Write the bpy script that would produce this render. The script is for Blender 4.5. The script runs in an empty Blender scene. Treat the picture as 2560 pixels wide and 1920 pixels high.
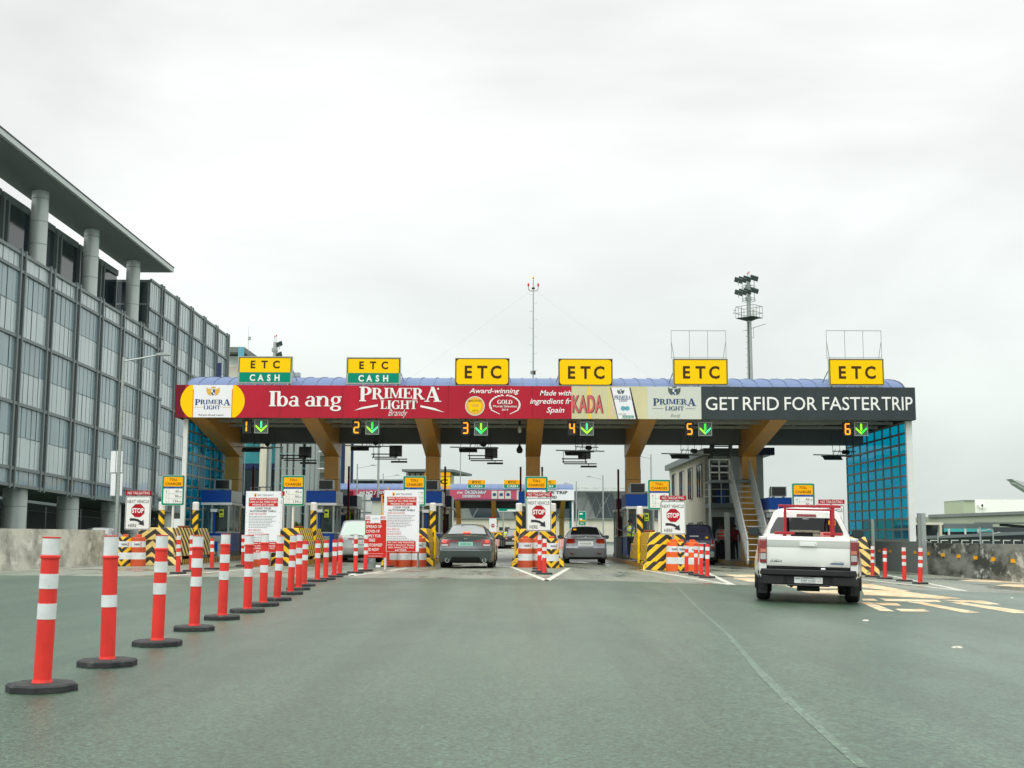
import bpy, bmesh, math, random
from mathutils import Vector, Matrix
random.seed(7)
S = bpy.context.scene
COL = S.collection
R = math.radians

# ------------------------------------------------------------------ camera
F = 3050.0                      # focal length in photo pixels (2560 wide)
CAMZ = 1.10                     # eye of a passenger in a low car
PITCH = math.atan((1340 - 960) / F)
ROLL = 0.0036
cd = bpy.data.cameras.new('camera'); cam = bpy.data.objects.new('camera', cd); COL.objects.link(cam)
cd.sensor_fit = 'HORIZONTAL'; cd.sensor_width = 36; cd.lens = 36 * F / 2560
cd.clip_start = 0.1; cd.clip_end = 6000
Fw = Vector((0, math.cos(PITCH), math.sin(PITCH))); U0 = Vector((0, -math.sin(PITCH), math.cos(PITCH))); R0 = Vector((1, 0, 0))
Rt = R0 * math.cos(ROLL) + U0 * math.sin(ROLL); Up = U0 * math.cos(ROLL) - R0 * math.sin(ROLL)
mw = Matrix((Rt, Up, -Fw)).transposed().to_4x4(); mw.translation = (0, 0, CAMZ)
cam.matrix_world = mw
S.camera = cam
S.render.resolution_x = 1024; S.render.resolution_y = 768

# ------------------------------------------------------------------ sky, sun, exposure
W = bpy.data.worlds.new("World"); S.world = W; W.use_nodes = True
nt = W.node_tree; nt.nodes.clear(); N = nt.nodes.new; L = nt.links.new
SUN_EL, SUN_AZ = R(52), R(205)          # high, behind the camera and a little to the left
sky = N('ShaderNodeTexSky'); sky.sky_type = 'NISHITA'; sky.sun_disc = False
sky.sun_elevation = SUN_EL; sky.sun_rotation = SUN_AZ
bg1 = N('ShaderNodeBackground'); bg1.inputs[1].default_value = 0.06; L(sky.outputs[0], bg1.inputs[0])
tc = N('ShaderNodeTexCoord'); sep = N('ShaderNodeSeparateXYZ'); L(tc.outputs['Generated'], sep.inputs[0])
ramp = N('ShaderNodeValToRGB'); L(sep.outputs[2], ramp.inputs[0])       # overcast: brighter overhead
e = ramp.color_ramp.elements
e[0].position = 0.0; e[0].color = (.74, .81, .77, 1); e[1].position = 1.0; e[1].color = (2.4, 2.45, 2.42, 1)
for p, c in ((.10, (.84, .90, .865, 1)), (.27, (.99, 1.02, 1.0, 1)), (.45, (1.02, 1.04, 1.02, 1)), (.62, (1.7, 1.74, 1.71, 1))):
    k = e.new(p); k.color = c
mp = N('ShaderNodeMapping'); mp.inputs['Scale'].default_value = (1.0, 1.0, 2.6); L(tc.outputs['Generated'], mp.inputs[0])
n1 = N('ShaderNodeTexNoise'); n1.inputs['Scale'].default_value = 2.0; n1.inputs['Detail'].default_value = 5; n1.inputs['Roughness'].default_value = .5; n1.inputs['Distortion'].default_value = .35
L(mp.outputs[0], n1.inputs[0])
mr = N('ShaderNodeMapRange'); mr.inputs[1].default_value = .34; mr.inputs[2].default_value = .66; mr.inputs[3].default_value = .84; mr.inputs[4].default_value = 1.15; L(n1.outputs[0], mr.inputs[0])
mul = N('ShaderNodeVectorMath'); mul.operation = 'SCALE'; L(ramp.outputs[0], mul.inputs[0]); L(mr.outputs[0], mul.inputs['Scale'])
bg2 = N('ShaderNodeBackground'); bg2.inputs[1].default_value = 1.0; L(mul.outputs[0], bg2.inputs[0])
mix = N('ShaderNodeMixShader'); mix.inputs[0].default_value = .94; L(bg1.outputs[0], mix.inputs[1]); L(bg2.outputs[0], mix.inputs[2])
wo = N('ShaderNodeOutputWorld'); L(mix.outputs[0], wo.inputs[0])
sl = bpy.data.lights.new('sun', 'SUN'); sl.energy = 1.25; sl.angle = R(56); sl.color = (1, .985, .96)
so = bpy.data.objects.new('sun', sl); COL.objects.link(so)
so.rotation_euler = (math.pi / 2 - SUN_EL, 0, math.pi - SUN_AZ)   # light from behind-left of the camera
S.view_settings.view_transform = 'Standard'; S.view_settings.look = 'None'; S.view_settings.exposure = 0.0; S.view_settings.gamma = 1.0
S.cycles.max_bounces = 6; S.cycles.diffuse_bounces = 5; S.cycles.glossy_bounces = 3; S.cycles.transparent_max_bounces = 8
S.cycles.use_denoising = True

# ------------------------------------------------------------------ measuring helpers (photo pixels -> places in the world)
def gz(x):                       # the road falls away to the right of the crown
    return -0.022 * min(max(0.0, x - 1.0), 15.9)
def ray(px, py):
    return (Fw * F + Rt * (px - 1280) + Up * (960 - py)).normalized()
def at(px, py, Y):
    d = ray(px, py); t = Y / d.y
    return Vector((d.x * t, Y, CAMZ + d.z * t))
def gnd(px, py):
    d = ray(px, py); z = 0.0
    for _ in range(12):
        t = (z - CAMZ) / d.z; z = gz(d.x * t)
    return Vector((d.x * t, d.y * t, z))

# ------------------------------------------------------------------ mesh builder
_gcache = {}
def glyphs(s, bold, shear, space=1.0):
    k = (s, bold, shear, space)
    if k not in _gcache:
        c = bpy.data.curves.new('lettering', 'FONT'); c.body = s; c.resolution_u = 3; c.offset = bold; c.shear = shear; c.space_character = space; c.fill_mode = 'FRONT'
        o = bpy.data.objects.new('lettering', c); me = bpy.data.meshes.new_from_object(o)
        v = [(p.co.x, p.co.y) for p in me.vertices]; f = [tuple(p.vertices) for p in me.polygons]
        bpy.data.objects.remove(o); bpy.data.curves.remove(c); bpy.data.meshes.remove(me)
        xs = [p[0] for p in v]; ys = [p[1] for p in v]
        _gcache[k] = (v, f, min(xs), max(xs), min(ys), max(ys))
    return _gcache[k]

class MB:
    def __init__(s): s.v = []; s.f = []; s.fm = []; s.fs = []; s.mats = []
    def mi(s, m):
        if m not in s.mats: s.mats.append(m)
        return s.mats.index(m)
    def add(s, vs, fs, m, smooth=False):
        b = len(s.v); k = s.mi(m); s.v += [tuple(p) for p in vs]
        for f in fs: s.f.append(tuple(b + i for i in f)); s.fm.append(k); s.fs.append(smooth)
    def box(s, x0, x1, y0, y1, z0, z1, m):
        v = [(x, y, z) for x in (x0, x1) for y in (y0, y1) for z in (z0, z1)]
        s.add(v, [(0, 1, 3, 2), (4, 6, 7, 5), (0, 4, 5, 1), (2, 3, 7, 6), (0, 2, 6, 4), (1, 5, 7, 3)], m); return s
    def bar(s, a, b, w, h, m):      # rectangular bar between two points
        a = Vector(a); b = Vector(b); d = (b - a).normalized()
        u = Vector((0, 0, 1)) if abs(d.z) < .95 else Vector((0, 1, 0))
        r = d.cross(u).normalized() * w / 2; t = r.cross(d).normalized() * h / 2
        v = [p + i * r + j * t for p in (a, b) for i, j in ((-1, -1), (1, -1), (1, 1), (-1, 1))]
        s.add(v, [(3, 2, 1, 0), (4, 5, 6, 7), (0, 1, 5, 4), (1, 2, 6, 5), (2, 3, 7, 6), (3, 0, 4, 7)], m); return s
    def cyl(s, a, b, r0, m, r1=None, n=12, cap=True):
        r1 = r0 if r1 is None else r1; a = Vector(a); b = Vector(b); d = (b - a).normalized()
        u = Vector((1, 0, 0)) if abs(d.x) < .9 else Vector((0, 0, 1))
        e1 = d.cross(u).normalized(); e2 = d.cross(e1)
        cs = [(math.cos(2 * math.pi * i / n), math.sin(2 * math.pi * i / n)) for i in range(n)]
        v = [a + (e1 * c + e2 * q) * r0 for c, q in cs] + [b + (e1 * c + e2 * q) * r1 for c, q in cs]
        s.add(v, [(i, (i + 1) % n, n + (i + 1) % n, n + i) for i in range(n)], m, True)
        if cap: s.add(v, [tuple(range(n))[::-1], tuple(range(n, 2 * n))], m)
        return s
    def tube(s, pts, r, m, n=6):
        for a, b in zip(pts, pts[1:]): s.cyl(a, b, r, m, n=n)
        return s
    def lathe(s, prof, m, c=(0, 0, 0), n=20, axis='z', smooth=True):   # prof: (r, z) or (r, z, material of the ring above it)
        def P(r, z, a):
            p = (r * math.cos(a), r * math.sin(a), z) if axis == 'z' else ((z, r * math.cos(a), r * math.sin(a)) if axis == 'x' else (r * math.cos(a), z, r * math.sin(a)))
            return (p[0] + c[0], p[1] + c[1], p[2] + c[2])
        for p, q in zip(prof, prof[1:]):
            v = [P(p[0], p[1], 2 * math.pi * i / n) for i in range(n)] + [P(q[0], q[1], 2 * math.pi * i / n) for i in range(n)]
            s.add(v, [(i, (i + 1) % n, n + (i + 1) % n, n + i) for i in range(n)], p[2] if len(p) > 2 else m, smooth)
        return s
    def prism(s, poly, y0, y1, m):   # polygon in x,z (counter-clockwise seen from the camera) extruded in y
        n = len(poly); v = [(x, y0, z) for x, z in poly] + [(x, y1, z) for x, z in poly]
        s.add(v, [tuple(range(n)), tuple(range(n, 2 * n))[::-1]] + [(i, n + i, n + (i + 1) % n, (i + 1) % n) for i in range(n)], m); return s
    def prismx(s, poly, x0, x1, m):  # polygon in y,z extruded in x
        n = len(poly); v = [(x0, y, z) for y, z in poly] + [(x1, y, z) for y, z in poly]
        s.add(v, [tuple(range(n))[::-1], tuple(range(n, 2 * n))] + [(i, (i + 1) % n, n + (i + 1) % n, n + i) for i in range(n)], m); return s
    def prismz(s, poly, z0, z1, m):
        n = len(poly); v = [(x, y, z0) for x, y in poly] + [(x, y, z1) for x, y in poly]
        s.add(v, [tuple(range(n))[::-1], tuple(range(n, 2 * n))] + [(i, (i + 1) % n, n + (i + 1) % n, n + i) for i in range(n)], m); return s
    def face(s, pts, m): s.add(pts, [tuple(range(len(pts)))], m); return s
    def flat(s, poly, y, m): return s.face([(x, y, z) for x, z in poly], m)
    def rect(s, x0, x1, z0, z1, y, m): return s.flat([(x0, z0), (x1, z0), (x1, z1), (x0, z1)], y, m)
    def disc(s, x, z, rx, rz, y, m, n=28, a0=0, a1=360):
        return s.flat([(x + rx * math.cos(R(a0 + (a1 - a0) * i / n)), z + rz * math.sin(R(a0 + (a1 - a0) * i / n))) for i in range(n + (0 if a1 - a0 == 360 else 1))], y, m)
    def rrect(s, x0, x1, z0, z1, r, y, m, y1=None):
        p = []
        for cx, cz, a in ((x1 - r, z1 - r, 0), (x0 + r, z1 - r, 90), (x0 + r, z0 + r, 180), (x1 - r, z0 + r, 270)):
            p += [(cx + r * math.cos(R(a + 22.5 * i)), cz + r * math.sin(R(a + 22.5 * i))) for i in range(5)]
        return s.flat(p, y, m) if y1 is None else s.prism(p, y, y1, m)
    def text(s, t, x0, x1, z0, z1, y, m, bold=0.0, shear=0.0, warp=None, space=1.0):
        v, f, a, b, c, d = glyphs(t, bold, shear, space)
        P = []
        for p in v:
            x = x0 + (p[0] - a) / (b - a) * (x1 - x0); z = z0 + (p[1] - c) / (d - c) * (z1 - z0)
            P.append(warp(x, z, y) if warp else (x, y, z))
        s.add(P, f, m); return s
    def ctext(s, t, xc, z0, h, y, m, bold=0.0, wx=1.0, shear=0.0, space=1.0):   # centred, h = cap height
        v, f, a, b, c, d = glyphs(t, bold, shear, space); k = h / 0.73
        w = (b - a) * k * wx
        s.text(t, xc - w / 2, xc + w / 2, z0 + c * k, z0 + d * k, y, m, bold, shear, None, space); return s
    def build(s, name, parent=None, world=False, loc=None, sharp=38, bevel=0):
        if world and parent is not None:
            o0 = Vector((0, 0, 0)); p = parent
            while p is not None: o0 += p.location; p = p.parent
        elif world and loc is not None: o0 = Vector(loc)
        else: o0 = Vector((0, 0, 0))
        me = bpy.data.meshes.new(name); me.from_pydata([(a - o0.x, b - o0.y, c - o0.z) for a, b, c in s.v], [], s.f)
        for m in s.mats: me.materials.append(m)
        me.polygons.foreach_set('material_index', s.fm); me.polygons.foreach_set('use_smooth', s.fs); me.update()
        if any(s.fs):
            try: me.set_sharp_from_angle(angle=R(sharp))
            except Exception: pass
        o = bpy.data.objects.new(name, me); COL.objects.link(o); o.parent = parent
        if loc is not None: o.location = loc
        if bevel:
            b = o.modifiers.new('edge', 'BEVEL'); b.width = bevel; b.segments = 2; b.limit_method = 'ANGLE'; b.angle_limit = R(50)
        return o

def tag(o, label=None, cat=None, group=None, kind=None):
    if label: o['label'] = label
    if cat: o['category'] = cat
    if group: o['group'] = group
    if kind: o['kind'] = kind
    return o
def thing(name, label, cat, loc, group=None, rz=0):
    o = bpy.data.objects.new(name, None); o.empty_display_size = .2; COL.objects.link(o); o.location = loc; o.rotation_euler = (0, 0, rz)
    return tag(o, label, cat, group)
def kids(o): return [c for c in bpy.data.objects if c.parent == o]
def dup(o, parent=None, label=None, loc=None, rz=None):
    c = o.copy(); COL.objects.link(c); c.parent = parent
    if label: c['label'] = label
    if loc is not None: c.location = loc
    if rz is not None: c.rotation_euler = (0, 0, rz)
    for k in list(o.children): dup(k, c)
    return c

# ------------------------------------------------------------------ materials
def lin(c): c = c / 255.0; return c / 12.92 if c <= .04045 else ((c + .055) / 1.055) ** 2.4
def rgb(c): return tuple(lin(x) for x in c) + (1,)
def base(name):
    m = bpy.data.materials.new(name); m.use_nodes = True
    return m, m.node_tree, m.node_tree.nodes['Principled BSDF']
def mat(name, c, rough=.5, metal=0, var=.0, vs=3.0, bump=0, coat=0, spec=.5, emit=0, stretch=(1, 1, 1)):
    m, t, b = base(name)
    b.inputs['Base Color'].default_value = rgb(c); b.inputs['Roughness'].default_value = rough; b.inputs['Metallic'].default_value = metal
    b.inputs['Specular IOR Level'].default_value = spec
    if coat: b.inputs['Coat Weight'].default_value = coat; b.inputs['Coat Roughness'].default_value = .05
    if emit: b.inputs['Emission Color'].default_value = rgb(c); b.inputs['Emission Strength'].default_value = emit
    if var or bump:
        tc = t.nodes.new('ShaderNodeTexCoord'); mp = t.nodes.new('ShaderNodeMapping'); mp.inputs['Scale'].default_value = stretch
        t.links.new(tc.outputs['Object'], mp.inputs[0])
        n = t.nodes.new('ShaderNodeTexNoise'); n.inputs['Scale'].default_value = vs; n.inputs['Detail'].default_value = 6; n.inputs['Roughness'].default_value = .6
        t.links.new(mp.outputs[0], n.inputs[0])
        if var:
            r = t.nodes.new('ShaderNodeMapRange'); r.inputs[1].default_value = .3; r.inputs[2].default_value = .7; r.inputs[3].default_value = 1 - var; r.inputs[4].default_value = 1 + var
            t.links.new(n.outputs[0], r.inputs[0])
            q = t.nodes.new('ShaderNodeVectorMath'); q.operation = 'SCALE'; q.inputs[0].default_value = rgb(c)[:3]
            t.links.new(r.outputs[0], q.inputs['Scale']); t.links.new(q.outputs[0], b.inputs['Base Color'])
            r2 = t.nodes.new('ShaderNodeMapRange'); r2.inputs[1].default_value = .3; r2.inputs[2].default_value = .7; r2.inputs[3].default_value = rough * .85; r2.inputs[4].default_value = min(1, rough * 1.2)
            t.links.new(n.outputs[0], r2.inputs[0]); t.links.new(r2.outputs[0], b.inputs['Roughness'])
        if bump:
            bp = t.nodes.new('ShaderNodeBump'); bp.inputs['Strength'].default_value = bump; bp.inputs['Distance'].default_value = .02
            t.links.new(n.outputs[0], bp.inputs['Height']); t.links.new(bp.outputs[0], b.inputs['Normal'])
    return m
def grime(name, c0, c1, c2, s1=(1.2, 1.2, .25), s2=(2.5, 2.5, .6), t1=(.42, .62), t2=(.5, .7), rough=.85, bump=.3, each=False):
    """concrete with streaks: c0 clean, c1 grey stain, c2 pale patches"""
    m, t, b = base(name); b.inputs['Roughness'].default_value = rough
    tc = t.nodes.new('ShaderNodeTexCoord'); out = None; col = None; noises = []
    for sc, th, seed in ((s1, t1, 0.0), (s2, t2, 7.3)):
        mp = t.nodes.new('ShaderNodeMapping'); mp.inputs['Scale'].default_value = sc; mp.inputs['Location'].default_value = (seed, seed, seed)
        if each:      # every copy gets its own scuffs
            oi = t.nodes.new('ShaderNodeObjectInfo'); k9 = t.nodes.new('ShaderNodeMath'); k9.operation = 'MULTIPLY'; k9.inputs[1].default_value = 40; t.links.new(oi.outputs['Random'], k9.inputs[0])
            va = t.nodes.new('ShaderNodeVectorMath'); va.operation = 'ADD'; t.links.new(tc.outputs['Object'], va.inputs[0]); t.links.new(k9.outputs[0], va.inputs[1]); t.links.new(va.outputs[0], mp.inputs[0])
        else: t.links.new(tc.outputs['Object'], mp.inputs[0])
        n = t.nodes.new('ShaderNodeTexNoise'); n.inputs['Scale'].default_value = 1.6; n.inputs['Detail'].default_value = 9; n.inputs['Roughness'].default_value = .66
        t.links.new(mp.outputs[0], n.inputs[0])
        r = t.nodes.new('ShaderNodeMapRange'); r.inputs[1].default_value = th[0]; r.inputs[2].default_value = th[1]; t.links.new(n.outputs[0], r.inputs[0]); noises.append((n, r))
    m1 = t.nodes.new('ShaderNodeMix'); m1.data_type = 'RGBA'; m1.inputs[6].default_value = rgb(c0); m1.inputs[7].default_value = rgb(c1); t.links.new(noises[0][1].outputs[0], m1.inputs[0])
    m2 = t.nodes.new('ShaderNodeMix'); m2.data_type = 'RGBA'; m2.inputs[7].default_value = rgb(c2); t.links.new(m1.outputs[2], m2.inputs[6]); t.links.new(noises[1][1].outputs[0], m2.inputs[0])
    t.links.new(m2.outputs[2], b.inputs['Base Color'])
    bp = t.nodes.new('ShaderNodeBump'); bp.inputs['Strength'].default_value = bump; bp.inputs['Distance'].default_value = .02
    t.links.new(noises[1][0].outputs[0], bp.inputs['Height']); t.links.new(bp.outputs[0], b.inputs['Normal'])
    return m
def stripes(name, ca, cb, kx, ky, kz, period, absx=True, duty=.5, rough=.45, wear=.0):
    """diagonal paint stripes: s = kx*|x| + ky*y + kz*z"""
    m, t, b = base(name); b.inputs['Roughness'].default_value = rough
    tc = t.nodes.new('ShaderNodeTexCoord'); sp = t.nodes.new('ShaderNodeSeparateXYZ'); t.links.new(tc.outputs['Object'], sp.inputs[0])
    def ma(op, a, bb):
        n = t.nodes.new('ShaderNodeMath'); n.operation = op
        for i, q in enumerate((a, bb)):
            if q is None: continue
            if isinstance(q, (int, float)): n.inputs[i].default_value = q
            else: t.links.new(q, n.inputs[i])
        return n.outputs[0]
    x = ma('ABSOLUTE', sp.outputs[0], None) if absx else sp.outputs[0]
    s_ = ma('ADD', ma('ADD', ma('MULTIPLY', x, kx), ma('MULTIPLY', sp.outputs[1], ky)), ma('MULTIPLY', sp.outputs[2], kz))
    fr = ma('FRACT', ma('ADD', ma('DIVIDE', s_, period), 100.0), None)
    st = ma('GREATER_THAN', fr, duty)
    n = t.nodes.new('ShaderNodeTexNoise'); n.inputs['Scale'].default_value = 5; n.inputs['Detail'].default_value = 7; n.inputs['Roughness'].default_value = .65
    t.links.new(tc.outputs['Object'], n.inputs[0])
    mx = t.nodes.new('ShaderNodeMix'); mx.data_type = 'RGBA'; mx.inputs[6].default_value = rgb(ca); mx.inputs[7].default_value = rgb(cb); t.links.new(st, mx.inputs[0])
    r = t.nodes.new('ShaderNodeMapRange'); r.inputs[1].default_value = .32; r.inputs[2].default_value = .68; r.inputs[3].default_value = 1 - wear; r.inputs[4].default_value = 1 + wear * .5; t.links.new(n.outputs[0], r.inputs[0])
    q = t.nodes.new('ShaderNodeVectorMath'); q.operation = 'SCALE'; t.links.new(mx.outputs[2], q.inputs[0]); t.links.new(r.outputs[0], q.inputs['Scale'])
    n2 = t.nodes.new('ShaderNodeTexNoise'); n2.inputs['Scale'].default_value = 3.2; n2.inputs['Detail'].default_value = 9; n2.inputs['Roughness'].default_value = .75; t.links.new(tc.outputs['Object'], n2.inputs[0])
    ch = ma('GREATER_THAN', n2.outputs[0], .655 - wear * .25); m3 = t.nodes.new('ShaderNodeMix'); m3.data_type = 'RGBA'; m3.inputs[7].default_value = rgb((126, 120, 102)); t.links.new(q.outputs[0], m3.inputs[6]); t.links.new(ch, m3.inputs[0])
    t.links.new(m3.outputs[2], b.inputs['Base Color'])
    return m
def glassy(name, c, rough=.06, alpha=.35, metal=0.0):
    """tinted glass: mostly reflecting, part see-through"""
    m, t, b = base(name); b.inputs['Base Color'].default_value = rgb(c); b.inputs['Roughness'].default_value = rough; b.inputs['Metallic'].default_value = metal
    b.inputs['Alpha'].default_value = 1 - alpha; b.inputs['Specular IOR Level'].default_value = .7
    return m

def tintglass(name, tint, c):
    """coloured glass: light passing through takes the tint, the face reflects the surroundings"""
    m, t, b = base(name); b.inputs['Base Color'].default_value = rgb(c); b.inputs['Roughness'].default_value = .04; b.inputs['Specular IOR Level'].default_value = .6
    tr = t.nodes.new('ShaderNodeBsdfTransparent'); tr.inputs[0].default_value = tint + (1,)
    tc = t.nodes.new('ShaderNodeTexCoord'); n = t.nodes.new('ShaderNodeTexNoise'); n.inputs['Scale'].default_value = .9; n.inputs['Detail'].default_value = 4; t.links.new(tc.outputs['Object'], n.inputs[0])
    bp = t.nodes.new('ShaderNodeBump'); bp.inputs['Strength'].default_value = .25; bp.inputs['Distance'].default_value = .05; t.links.new(n.outputs[0], bp.inputs['Height']); t.links.new(bp.outputs[0], b.inputs['Normal'])
    mx = t.nodes.new('ShaderNodeMixShader'); mx.inputs[0].default_value = .2; t.links.new(tr.outputs[0], mx.inputs[1]); t.links.new(b.outputs[0], mx.inputs[2])
    t.links.new(mx.outputs[0], t.nodes['Material Output'].inputs[0]); return m
def road_material(name, ca, cb, agg, rough, wet=0.0, seed=0.0, bump=.5):
    m, t, b = base(name)
    tc = t.nodes.new('ShaderNodeTexCoord')
    def noise(sc, det, loc=0.0, stretch=(1, 1, 1), ro=.6):
        mp = t.nodes.new('ShaderNodeMapping'); mp.inputs['Location'].default_value = (loc, loc, 0); mp.inputs['Scale'].default_value = stretch
        t.links.new(tc.outputs['Object'], mp.inputs[0])
        n = t.nodes.new('ShaderNodeTexNoise'); n.inputs['Scale'].default_value = sc; n.inputs['Detail'].default_value = det; n.inputs['Roughness'].default_value = ro
        t.links.new(mp.outputs[0], n.inputs[0]); return n.outputs[0]
    def mrange(x, a, bb, c, d):
        r = t.nodes.new('ShaderNodeMapRange')
        for i, q in enumerate((a, bb, c, d)): r.inputs[i + 1].default_value = q
        t.links.new(x, r.inputs[0]); return r.outputs[0]
    big = noise(.16, 5, seed, (1, .45, 1)); fine = noise(42, 5, 0, ro=.85); mid = noise(24, 5, 3.0, ro=.9); chunk = noise(7, 6, 8.0, (1, .6, 1), .85)
    mx = t.nodes.new('ShaderNodeMix'); mx.data_type = 'RGBA'; mx.inputs[6].default_value = rgb(ca); mx.inputs[7].default_value = rgb(cb)
    t.links.new(mrange(big, .38, .62, 0, 1), mx.inputs[0])
    q = t.nodes.new('ShaderNodeVectorMath'); q.operation = 'SCALE'; t.links.new(mx.outputs[2], q.inputs[0])
    trk = noise(1.1, 3, 11.0, (1.6, .035, 1)); drip = noise(3.2, 4, 4.0, (1, .6, 1), .7); q0 = t.nodes.new('ShaderNodeMath'); q0.operation = 'MULTIPLY'
    q1 = t.nodes.new('ShaderNodeMath'); q1.operation = 'MULTIPLY'; t.links.new(mrange(chunk, .36, .64, .80, 1.2), q1.inputs[0]); t.links.new(mrange(trk, .40, .66, 1.08, .82), q1.inputs[1]); t.links.new(q1.outputs[0], q0.inputs[0]); t.links.new(mrange(drip, .62, .74, 1, .78), q0.inputs[1])
    ad0 = t.nodes.new('ShaderNodeMath'); ad0.operation = 'MULTIPLY'; t.links.new(q0.outputs[0], ad0.inputs[1])
    ad = t.nodes.new('ShaderNodeMath'); ad.operation = 'MULTIPLY'; t.links.new(mrange(fine, .3, .7, 1 - agg, 1 + agg), ad.inputs[0]); t.links.new(mrange(mid, .38, .62, .40, 1.60), ad.inputs[1])
    t.links.new(ad.outputs[0], ad0.inputs[0]); t.links.new(ad0.outputs[0], q.inputs['Scale'])
    t.links.new(q.outputs[0], b.inputs['Base Color'])
    rr = mrange(big, .4, .65, rough, rough - .1)
    if wet:
        w = noise(.55, 6, seed + 5, (1, .35, 1)); rr2 = mrange(w, .52, .6, rough, rough - wet)
        t.links.new(rr2, b.inputs['Roughness'])
        k = t.nodes.new('ShaderNodeVectorMath'); k.operation = 'SCALE'; t.links.new(q.outputs[0], k.inputs[0]); t.links.new(mrange(w, .52, .6, 1, .62), k.inputs['Scale']); t.links.new(k.outputs[0], b.inputs['Base Color'])
    else: t.links.new(rr, b.inputs['Roughness'])
    bp = t.nodes.new('ShaderNodeBump'); bp.inputs['Strength'].default_value = bump; bp.inputs['Distance'].default_value = .012
    t.links.new(mid, bp.inputs['Height']); t.links.new(bp.outputs[0], b.inputs['Normal'])
    return m

M = {}
M['asphalt'] = road_material('asphalt', (58, 80, 63), (76, 99, 81), .8, .37)
M['apron'] = road_material('concrete_apron', (108, 115, 101), (130, 133, 118), .2, .48, wet=.34, seed=2.0, bump=.25)
M['paint_white'] = grime('worn_white_road_paint', (204, 204, 190), (168, 168, 154), (118, 126, 114), (1.5, 1.5, 1.5), (3.2, 2.4, 3.2), (.45, .65), (.55, .66), .6, .1)
M['paint_yellow'] = grime('worn_yellow_road_paint', (222, 200, 164), (204, 168, 116), (118, 124, 104), (.5, .5, .5), (2.6, 1.3, 2), (.42, .62), (.50, .66), .6, .1)
M['crack'] = road_material('sealed_crack', (80, 103, 85), (97, 119, 101), .8, .37)
M['white'] = mat('white_paint', (232, 234, 230), .4, var=.03)
M['sheet'] = mat('white_sheet', (236, 238, 240), .35, var=.03, vs=1.5)
M['cream'] = mat('cream_wall', (214, 210, 190), .8, var=.10, vs=.6, stretch=(1, 1, .35))
M['grey'] = mat('grey_metal', (138, 146, 143), .4, .3, var=.08)
M['galv'] = mat('galvanised_steel', (168, 176, 172), .38, .5, var=.08, vs=6)
M['dkgrey'] = mat('dark_steel', (62, 70, 72), .55, .0, var=.12)
M['black'] = mat('black_paint', (20, 22, 24), .5, var=.1)
M['screen'] = mat('black_screen', (10, 14, 15), .18)
M['rubber'] = grime('black_rubber', (34, 37, 39), (52, 54, 52), (92, 92, 86), (3, 3, 3), (7, 7, 7), (.4, .65), (.56, .72), .75, .2, True)
M['tyre'] = mat('tyre_rubber', (22, 23, 24), .8, var=.15, vs=12)
M['red'] = grime('red_plastic', (233, 54, 42), (208, 44, 36), (150, 66, 54), (2, 2, 1.2), (9, 9, 3), (.4, .65), (.62, .74), .45, .05, True)
M['refl'] = grime('white_reflective_band', (226, 231, 230), (206, 211, 208), (160, 160, 152), (3, 3, 3), (8, 8, 4), (.4, .65), (.62, .74), .4, .03, True)
M['orange'] = grime('orange_plastic', (208, 86, 42), (184, 76, 44), (120, 84, 66), (2, 2, 1), (5, 5, 2), (.4, .65), (.6, .72), .5, .05, True)
M['orange2'] = mat('bright_orange_plastic', (236, 98, 28), .45, var=.08, vs=5)
M['yellow'] = mat('sign_yellow', (255, 206, 0), .55, spec=.15)
M['amber'] = mat('sign_amber', (252, 176, 10), .55, spec=.15)
M['green'] = mat('sign_green', (0, 140, 112), .55, spec=.15)
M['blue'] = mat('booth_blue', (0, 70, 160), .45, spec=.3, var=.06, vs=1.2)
M['navy'] = mat('navy_paint_and_booth_shade', (22, 42, 86), .4, var=.06)  # navy parts; also booth blue with canopy shade painted in
M['brown'] = mat('sign_brown', (72, 52, 20), .55, spec=.15)
M['ink'] = mat('black_ink', (34, 38, 40), .5)
M['inkred'] = mat('red_ink', (196, 40, 40), .5)
M['signred'] = mat('sign_red', (172, 20, 36), .55, spec=.2)
M['plaque'] = mat('board_red', (204, 44, 38), .55, spec=.2, var=.03)
M['tan'] = mat('tan_cladding', (224, 164, 70), .42, var=.12, vs=.9, coat=.1)
M['tan2'] = mat('tan_cladding_seam', (76, 56, 30), .6)
M['banner'] = mat('red_banner', (178, 34, 54), .6, spec=.2, var=.13, vs=.7, bump=.35, stretch=(1, 1, .35))
M['bannerdk'] = mat('maroon_banner', (112, 22, 38), .6, spec=.2, var=.08, vs=.8)
M['beige'] = mat('beige_banner', (206, 202, 158), .42, var=.09, vs=.8, bump=.3, stretch=(1, 1, .35))
M['pale'] = mat('pale_banner', (206, 212, 200), .45, var=.04, vs=.6)
M['slate'] = mat('slate_sign_panel', (58, 66, 68), .6, spec=.2, var=.14, vs=1.1, stretch=(1, 1, .25))
M['letter'] = mat('white_lettering', (238, 240, 236), .45)
M['gold'] = mat('gold_print', (226, 178, 60), .4)
M['inkblue'] = mat('blue_ink', (24, 62, 118), .45)
M['teal'] = mat('teal_print', (96, 170, 186), .4)
M['roof'] = mat('blue_roof_sheet', (92, 112, 150), .6, .0, var=.07, vs=.8)
M['roof2'] = mat('blue_roof_seam', (86, 105, 142), .4)
M['beam'] = mat('canopy_beam', (98, 107, 112), .5, var=.08)
M['truss'] = mat('grey_truss_steel', (160, 167, 166), .5, var=.1)
M['lwall'] = grime('stained_pale_concrete', (200, 199, 186), (112, 114, 100), (224, 222, 210), (1.0, .42, .5), (2.6, .9, 1.3), (.46, .70), (.52, .68))
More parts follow.
